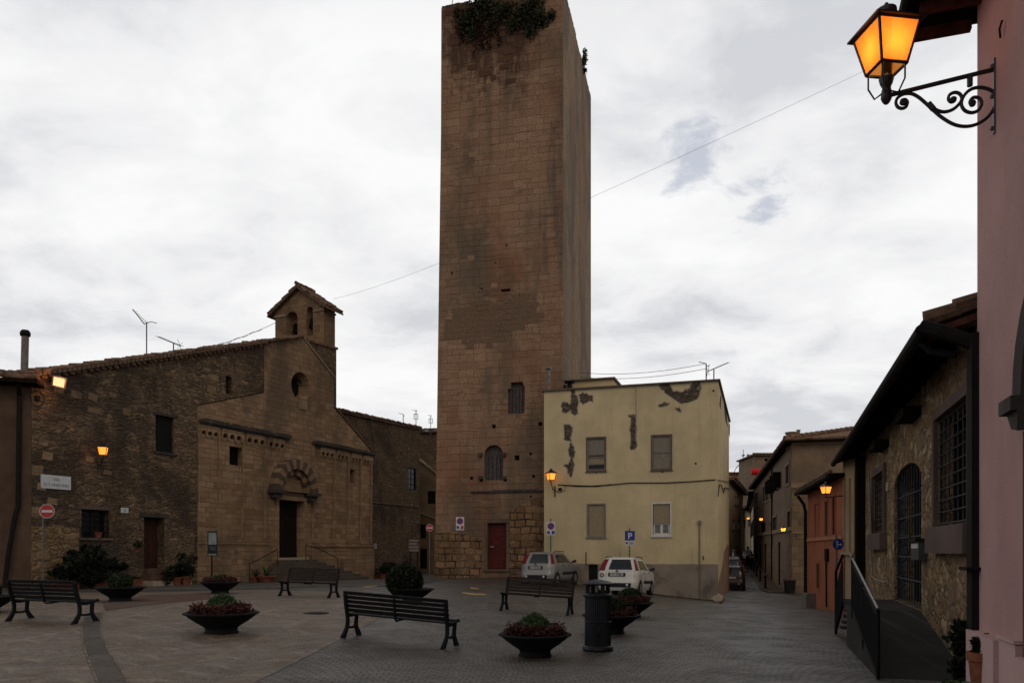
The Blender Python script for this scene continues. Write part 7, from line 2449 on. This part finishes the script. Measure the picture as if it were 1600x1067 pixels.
    mb = MB(); car_patch(mb, .08, .80, .955, .962, .003, 12, 1); mb.tube([cp(z, .05, .003) for z in (.64, .8, .95)], .005, 4); mb.tube([cp(z, .80, .003) for z in (.64, .8, .95)], .005, 4); mb.build('tailgate_seam', M['blackplastic'], o, local=True)
    for sg in (-1, 1):
        mb = MB(); mb.tube([(sg * .60, .75, 1.50), (sg * .61, .80, 1.555), (sg * .60, 1.9, 1.55), (sg * .58, 2.0, 1.49)], .018, 6); mb.build('roof_rail', M['blackplastic'], o, local=True)
        mb = MB(); mb.hexa([(sg * .80, 2.50, 1.0), (sg * 1.0, 2.50, 1.02), (sg * 1.0, 2.60, 1.02), (sg * .80, 2.60, 1.0), (sg * .82, 2.50, 1.1), (sg * .99, 2.50, 1.15), (sg * .99, 2.60, 1.15), (sg * .82, 2.60, 1.1)]); mb.build('wing_mirror', M['blackplastic'], o, local=True)
    mb = MB(); mb.tube([(0, .62, 1.52), (0, .48, 1.70)], .008, 5); mb.build('roof_aerial', M['blackplastic'], o, local=True)
    if cap:
        mb = MB(); mb.tube([(-.60, .06, .80), (-.60, .04, .80)], .085, 18); w_ = mb.build('door_badge', M['ink'], o, local=True)
        mb = MB(); mb.tube([(-.60, .045, .80), (-.60, .032, .80)], .045, 16); mb.build('badge_centre', M['clearlamp'], w_, local=True)
    for y in (.62, 2.92):
        for sg in (-1, 1):
            mb = MB()
            # arch shadow ring standing 3 mm off the flank
            n = 18; rr = .345
            for i in range(n):
                a0, a1 = PI * i / n - .1, PI * (i + 1) / n - .1 + .02
                mb.poly([(sg * .828, y + .27 * math.cos(a0), .29 + .27 * math.sin(a0)), (sg * .828, y + rr * math.cos(a0), .29 + rr * math.sin(a0)), (sg * .828, y + rr * math.cos(a1), .29 + rr * math.sin(a1)), (sg * .828, y + .27 * math.cos(a1), .29 + .27 * math.sin(a1))])
            mb.poly([(sg * .827, y + rr * math.cos(2 * PI * i / 24), .29 + rr * math.sin(2 * PI * i / 24)) for i in range(24)])
            mb.build('wheel_arch', M['blackplastic'], o, local=True)
            mb = MB(); mb.tube([(sg * .64, y, .285), (sg * .836, y, .285)], .285, 24)
            wh = mb.build('wheel', M['tyre'], o, local=True, angle=40)
            mb = MB(); mb.tube([(sg * .80, y, .285), (sg * .842, y, .285)], .185, 20)
            for i in range(5):
                a = 2 * PI * i / 5; mb.box(sg * .842 - .004, y + .11 * math.cos(a) - .03, .285 + .11 * math.sin(a) - .03, sg * .842 + .006, y + .11 * math.cos(a) + .03, .285 + .11 * math.sin(a) + .03)
            mb.build('rim', M['hub'], wh, local=True)
    return o
def place_car(o, rl, rr, sc=1.0, D=None, yaw=None, px=None):
    """rl, rr: pixels of the rear bumper's two lower corners on the ground"""
    A = gpix(*rl); B = gpix(*rr)
    c = (A + B) / 2; d = B - A
    rz = math.atan2(d.y, d.x)
    o.location = c; o.rotation_euler = (0, 0, rz)
    print('car w', math.hypot(d.x, d.y), c)
    return o
def place_car_at(o, px, D, yaw, py=None, s=1.0):
    x = (px - 800) / F * D; z = ground(x, D) if py is None else EYE + (HY - py) / F * D
    # follow the slope along the car
    x2, y2 = x - math.sin(yaw) * 3, D + math.cos(yaw) * 3
    pitch = math.atan2(ground(x2, y2) - z, 3.0) if py is None else 0
    o.location = (x, D, z); o.rotation_euler = (pitch, 0, yaw); o.scale = (s, s, s)
place_car_at(make_car(paint('silver_paint', (.25, .245, .24), .3), 'silver small hatchback parked by the yellow house left corner', 'ES 421WA'), 836, 35.6, R(-25))
place_car_at(make_car(paint('white_paint', (.60, .60, .56)), 'white small hatchback parked before the yellow house', 'EX 418BJ', cap=True), 963, 31.2, R(-21))
c1 = make_car(paint('dark_red_paint', (.03, .012, .012)), 'dark car parked nearest the yellow house side in the street', simple=True); place_car_at(c1, 1151.5 - 8, 50.5, R(-16))
c2 = make_car(paint('grey_paint', (.20, .20, .20), .2), 'silver grey car parked second in the street', simple=True); place_car_at(c2, 1143, 59.5, R(-14))
c3 = make_car(paint('light_paint', (.34, .34, .34)), 'pale car parked third in the street, only its roof showing', simple=True); place_car_at(c3, 1138, 70, R(-12))
c4 = make_car(paint('black_paint', (.012, .013, .016)), 'dark van-like car standing at the far end of the street', simple=True); place_car_at(c4, 1156, 124, R(0), None, 1.0)

# ================================================================== PERSON
def skin(name, verts, edges, radii, mat, parent, root=0, lv=2):
    me = bpy.data.meshes.new(name); me.from_pydata([tuple(v) for v in verts], edges, []); me.materials.append(mat)
    o = bpy.data.objects.new(name, me); COL.objects.link(o)
    md = o.modifiers.new('skin', 'SKIN'); md.use_smooth_shade = True
    for i, r in enumerate(radii):
        me.skin_vertices[0].data[i].radius = (r, r) if isinstance(r, float) else r
        me.skin_vertices[0].data[i].use_root = (i == root)
    s = o.modifiers.new('sub', 'SUBSURF'); s.levels = lv; s.render_levels = lv
    o.parent = parent
    return o
M['skin'] = plain('skin', (.26, .14, .09), .6, .3, bump=0)
M['shirt'] = plain('pale_shirt', (.27, .27, .30), .85, .1, bump=0)
M['trousers'] = plain('dark_trousers', (.018, .018, .022), .85, .1, bump=0)
M['hair'] = plain('dark_hair', (.016, .011, .009), .7, .2, bump=0)
M['ochre'] = plain('ochre_shirt', (.16, .11, .03), .85, .1, bump=0)
def person(loc, rz, h, top, label, stride=.28):
    o = empty('person', loc, label, 'person', rz=rz if rz else 1e-9)
    o.scale = (h / 1.74,) * 3
    V = [(0, 0, .93), (0, .01, 1.12), (0, .0, 1.32), (0, 0, 1.44), (0, .02, 1.53), (0, .03, 1.60),
         (-.17, 0, 1.40), (-.24, -.02, 1.14), (-.25, .1, .90), (-.25, .13, .82), (.17, 0, 1.40), (.24, .02, 1.14), (.25, -.06, .90), (.25, -.07, .82),
         (-.09, 0, .88), (-.10, stride * .5, .50), (-.10, stride * .55, .08), (-.11, stride * .55 + .16, .035), (.09, 0, .88), (.10, -stride * .3, .50), (.10, -stride * .9, .10), (.10, -stride * .9 + .15, .045)]
    E_ = [(0, 1), (1, 2), (2, 3), (3, 4), (4, 5), (3, 6), (6, 7), (7, 8), (8, 9), (3, 10), (10, 11), (11, 12), (12, 13), (0, 14), (14, 15), (15, 16), (16, 17), (0, 18), (18, 19), (19, 20), (20, 21)]
    Rr = [(.15, .10), (.13, .095), (.16, .10), (.07, .06), .05, .05, .05, .042, .032, .03, .05, .042, .032, .03, .085, .058, .04, .035, .085, .058, .04, .035]
    skin('body', V, E_, Rr, M['skin'], o)
    mb = MB(); mb.ball((0, .03, 1.635), .092, 14, 1.28); mb.ball((-.095, .03, 1.63), .02, 6); mb.ball((.095, .03, 1.63), .02, 6); mb.ball((0, .128, 1.625), .018, 6); mb.build('head', M['skin'], o, local=True, smooth=True)
    mb = MB(); mb.ball((0, .012, 1.655), .102, 14, 1.18); mb.build('hair', M['hair'], o, local=True, smooth=True)
    sv = [0, 1, 2, 3, 6, 7, 10, 11]; ix = {v: i for i, v in enumerate(sv)}
    rr = {0: (.165, .12), 1: (.15, .115), 2: (.175, .115), 3: (.09, .075), 6: .065, 7: .056, 10: .065, 11: .056}
    skin('shirt', [V[i] for i in sv], [(ix[a], ix[b]) for a, b in E_ if a in ix and b in ix], [rr[i] for i in sv], top, o)
    tv = [0, 14, 15, 16, 18, 19, 20]; ix = {v: i for i, v in enumerate(tv)}
    rr = {0: (.155, .115), 14: .10, 15: .075, 16: .058, 18: .10, 19: .075, 20: .058}
    skin('trousers', [V[i] for i in tv], [(ix[a], ix[b]) for a, b in E_ if a in ix and b in ix], [rr[i] for i in tv], M['trousers'], o)
    return o
g = Vector(((1168.5 - 800) / F * 70, 70, 0)); g.z = ground(g.x, g.y); person(g, R(-14), 1.78, M['shirt'], 'person in a pale shirt and dark trousers walking away up the street')
g = Vector(((1174.5 - 800) / F * 71, 71, 0)); g.z = ground(g.x, g.y); person(g, R(-10), 1.32, M['ochre'], 'shorter person in an ochre top walking beside the person in the pale shirt', .2)

# ================================================================== PLANTS BY THE WALLS
rg = random.Random(11)
def wallpt(px, s, dz=0.0):
    t = FC.t(px, s); q = FC.P(t, 0, s); return Vector((q.x, q.y, ground(q.x, q.y) + dz))
c = wallpt(140, 1.2)
bu = empty('bush', c, 'big spreading dark bush in front of the barred window of the left house', 'bush')
mb = MB(); tk = MB()
for i in range(95):
    a = rg.uniform(0, 2 * PI); el = rg.uniform(.25, 1.45); L = rg.uniform(.9, 1.65)
    d = Vector((math.cos(a) * math.cos(el), math.sin(a) * math.cos(el) * .7, math.sin(el)))
    side_ = Vector((.41 * 1, .912, 0)) * 0
    e = c + Vector((0, 0, .25)) + d * L
    tk.tube([c + Vector((0, 0, .1)), c + Vector((0, 0, .25)) + d * L * .5, e], [.02, .012, .004], 4, cap=False)
    for k in range(7):
        p = c + Vector((0, 0, .25)) + d * L * (.35 + .1 * k)
        mb.leaves(p, (.17, .17, .12), 26, .10, .1, 2.6, rg)
mb.build('foliage', M['green_deep'], bu); tk.build('branches', M['wood_dark'], bu)
def trough(x0, x1, s, label, h=.28, d=.3, flowers=None):
    A = wallpt(x0, s); B = wallpt(x1, s)
    u = (B - A); L = math.hypot(u.x, u.y); f = Frame(A[:2], (u.x, u.y)); z = (A.z + B.z) / 2
    o = empty('trough', f.P(L / 2, z), label, 'planter', 'terracotta troughs along the walls')
    mb = MB(); f.prism(mb, [(.04, z), (L - .04, z), (L, z + h), (0, z + h)], -d, 0, back=True); f.box(mb, -.02, L + .02, z + h - .04, z + h + .01, -.001, .02); mb.build('box', M['terracotta'], o)
    mb = MB()
    for i in range(int(L / .07)):
        mb.leaves(f.P(i * .07, z + h + .06, -d / 2), (.09, .12, .10), 14, .07, .1, 1.6, rg)
    mb.build('plants', M[flowers or 'green_dark'], o)
trough(84, 125, 1.0, 'long red terracotta trough left of the big bush', .3)
trough(148, 172, 1.0, 'red terracotta trough right of the big bush', .34)
trough(207, 224, .9, 'short terracotta trough just left of the brown door steps', .34)
trough(590, 613, .0, 'terracotta trough with dark plants right of the church corner', .3)
def potplant(p, r, h, kind, label, sz=.5, mat='green_dark', n=600):
    o = empty('potted_plant', p, label, 'potted plant', 'potted plants along the walls')
    mb = MB(); mb.lathe([(.0005, 0), (r * .66, 0), (r * .92, h * .82), (r * 1.04, h * .84), (r * 1.04, h), (r * .9, h), (r * .88, h * .88), (.0005, h * .88)], p, 20); mb.build('pot', M['terracotta'], o, angle=40)
    mb = MB(); top = Vector(p) + Vector((0, 0, h))
    if kind == 'bush':
        for i in range(12):
            mb.leaves(top + Vector((rg.gauss(0, sz * .3), rg.gauss(0, sz * .3), sz * .45 + rg.gauss(0, sz * .25))), (sz * .35, sz * .35, sz * .3), n // 12, .085, .1, 2.0, rg)
        for i in range(6): mb.tube([top, top + Vector((rg.uniform(-.3, .3) * sz, rg.uniform(-.3, .3) * sz, sz * .7))], [.015, .006], 4, cap=False)
    elif kind == 'agave':
        for i in range(18):
            a = rg.uniform(0, 2 * PI); el = rg.uniform(.3, 1.3); d = Vector((math.cos(a) * math.cos(el), math.sin(a) * math.cos(el), math.sin(el)))
            w = Vector((-math.sin(a), math.cos(a), 0)) * .035
            b = top; m_ = top + d * sz * .5; e = top + d * sz + Vector((0, 0, -.12 * sz))
            mb.poly([b - w, b + w, m_ + w * 1.2, m_ - w * 1.2]); mb.poly([m_ - w * 1.2, m_ + w * 1.2, e])
    mb.build('leaves', M[mat], o)
    return o
potplant(wallpt(275, .9), .28, .38, 'bush', 'leafy potted shrub just right of the brown door steps', .75, 'green_deep', 900)
potplant(wallpt(290, 1.0), .30, .42, 'bush', 'tall potted shrub between the brown door and the information panel', .8, 'green_deep', 900)
potplant(wallpt(416, 1.7), .48, .32, 'agave', 'wide terracotta bowl with an agave left of the church steps', .7, 'green_mid')
potplant(wallpt(399, 1.0), .3, .28, 'agave', 'smaller agave pot against the church base left of the steps', .6, 'green_dark')
potplant(wallpt(216, .6, 1.6), .1, .1, 'bush', 'small hanging plant on the wall left of the brown door', .32, 'green_dark', 160)
for i, (x, s, l) in enumerate(((598, .3, 'low dark shrub pot nearest the church right corner'), (612, .3, 'low dark shrub pot in the middle before the dark house'), (628, .2, 'low dark shrub pot before the dark house left of the brown signs'))):
    potplant(wallpt(x, s), .3, .34, 'bush', l, .8, 'green_deep', 800)
g_ = gpix(653, 903); potplant(g_, .28, .36, 'bush', 'small terracotta pot beside the lane left of the no entry pole', .3, 'green_dark', 200)
r_ = w_lo; q = FC.P((r_[0] + r_[2]) / 2 + .1, r_[1] + .0, .08)
o = empty('window_pot', q, 'terracotta pot on the sill of the barred window', 'pot')
mb = MB(); mb.lathe([(.0005, 0), (.10, 0), (.15, .2), (.16, .21), (.16, .24), (.13, .24), (.0005, .22)], q, 16); mb.build('pot', M['terracotta'], o)
# bottom right corner: terracotta urn and dark plants at the foot of the wall
pp_ = FS.P(SL - .05, 0, .42); pz_ = ground(pp_.x, pp_.y)
tq = at(1531, 1025, 9.0)
p = Vector((tq.x, 9.25, -.12))
p = Vector(((1540 - 800) / F * 9.2, 9.2, -.15))
potplant(p, .19, .62, 'bush', 'big terracotta urn with dark leaves between stone wall and pink house', .17, 'green_deep', 420)
p = FS.P(FS.t(1503, .22), 0, .22); p = Vector((p.x, p.y, -.1))
ob = empty('wall_plant', p, 'dark upright plant at the foot of the stone wall beside the ramp', 'plant')
mb = MB()
for i in range(30):
    mb.leaves(p + Vector((rg.gauss(0, .05), rg.gauss(0, .08), .05 + i * .026)), (.10, .12, .06), 45, .055, .1, 1.6, rg)
mb.build('foliage', M['green_deep'], ob)
p = Vector(((1503 - 800) / F * 8.9, 8.9, -.12))
ob = empty('fern', p, 'green fern at the bottom of the photo beside the ramp', 'fern')
mb = MB()
for i in range(26):
    a = rg.uniform(0, 2 * PI); L = rg.uniform(.16, .3)
    for k in range(10):
        f_ = k / 10; c_2 = p + Vector((math.cos(a) * L * f_, math.sin(a) * L * f_, .28 * math.sin(f_ * 2.2)))
        s_ = Vector((-math.sin(a), math.cos(a), 0)) * .05 * (1 - f_ * .7); d_2 = Vector((math.cos(a), math.sin(a), .3)) * .014
        mb.poly([c_2 - s_, c_2 + d_2, c_2 + s_, c_2 - d_2])
mb.build('fronds', M['green_mid'], ob)
# small weeds and stones at the yellow house foot
q = gpix(1124, 942); o = empty('stone_block', q, 'rough pale stone block at the right corner of the yellow house', 'stone')
mb = MB(); mb.ball(q + Vector((0, .2, .12)), .26, 9, .8, .05); mb.build('stone', M['palestone'], o)
mb = MB(); p_ = []
for i in range(24):
    t = 1.0 + i * .31; p_.append(FY.P(t, 0, .12))
a = [(FY.P(2.2 + i * .5, 0, .0).x, FY.P(2.2 + i * .5, 0, .0).y) for i in range(13)]; b = [(FY.P(2.2 + i * .5, 0, .30).x, FY.P(2.2 + i * .5, 0, .30).y) for i in range(13)]
sheet('footpath_edge', a + b[::-1], M['trimstone'], .03)
# drain cover
g = gpix(493, 958)
mb = MB(); mb.lathe([(.0005, .016), (.30, .016), (.31, .01)], g, 24); o = mb.build('drain_cover', M['iron']); tag(o, 'round dark drain cover in the paving between the benches', 'drain cover')

# dry leaves and crumbs scattered on the paving
mb = MB()
for i in range(420):
    D = rg.uniform(9, 34); x = rg.uniform(-.6, .30) * D
    if i % 3 == 0:
        c_ = rg.choice(((-5, 14.3), (.4, 13.2), (-1.6, 15.2), (-9.8, 19.6), (3, 21))); x = c_[0] + rg.gauss(0, .9); D = c_[1] + rg.gauss(0, .8)
    z = ground(x, D) + .022; s_ = rg.uniform(.012, .035); a = rg.uniform(0, PI)
    ux, uy = math.cos(a) * s_, math.sin(a) * s_
    mb.poly([(x - ux, D - uy, z), (x + uy * .5, D - ux * .5, z + .006), (x + ux, D + uy, z), (x - uy * .5, D + ux * .5, z + rg.uniform(0, .012))])
o = mb.build('fallen_leaves', plain('dry_leaf', (.16, .11, .06), .9, .1, var=.6, scale=2, bump=0)); tag(o, 'small dry leaves and crumbs scattered on the paving', 'leaves', kind='stuff')

# ================================================================== CABLE ACROSS THE SQUARE
A = at(521, 467, 49.3); B = at(1362, 106, 10.0)
pts = []
for k in range(41):
    f = k / 40; p = A.lerp(B, f); p.z -= .34 * 4 * f * (1 - f); pts.append(p)
mb = MB(); mb.tube(pts, [.0075 - .0058 * k / 40 for k in range(41)], 5)
A2 = at(309, 548, 39.5); B2 = at(431, 504, 47.8); P2 = []
for k in range(25):
    f = k / 24; p = A2.lerp(B2, f); p.z -= .12 * 4 * f * (1 - f); P2.append(p)
mb.tube(P2, [.014] * 25, 5)
P3_ = [p + Vector((0, 0, .05 * math.sin(i * 1.3))) for i, p in enumerate(P2[:20])]; mb.tube(P3_, .012, 5)
o = mb.build('overhead_cable', M['cable']); tag(o, 'thin cable spanning from the bell gable across the square to the big lantern', 'cable')
print('objects', len(bpy.data.objects), 'polys', sum(len(m.polygons) for m in bpy.data.meshes))
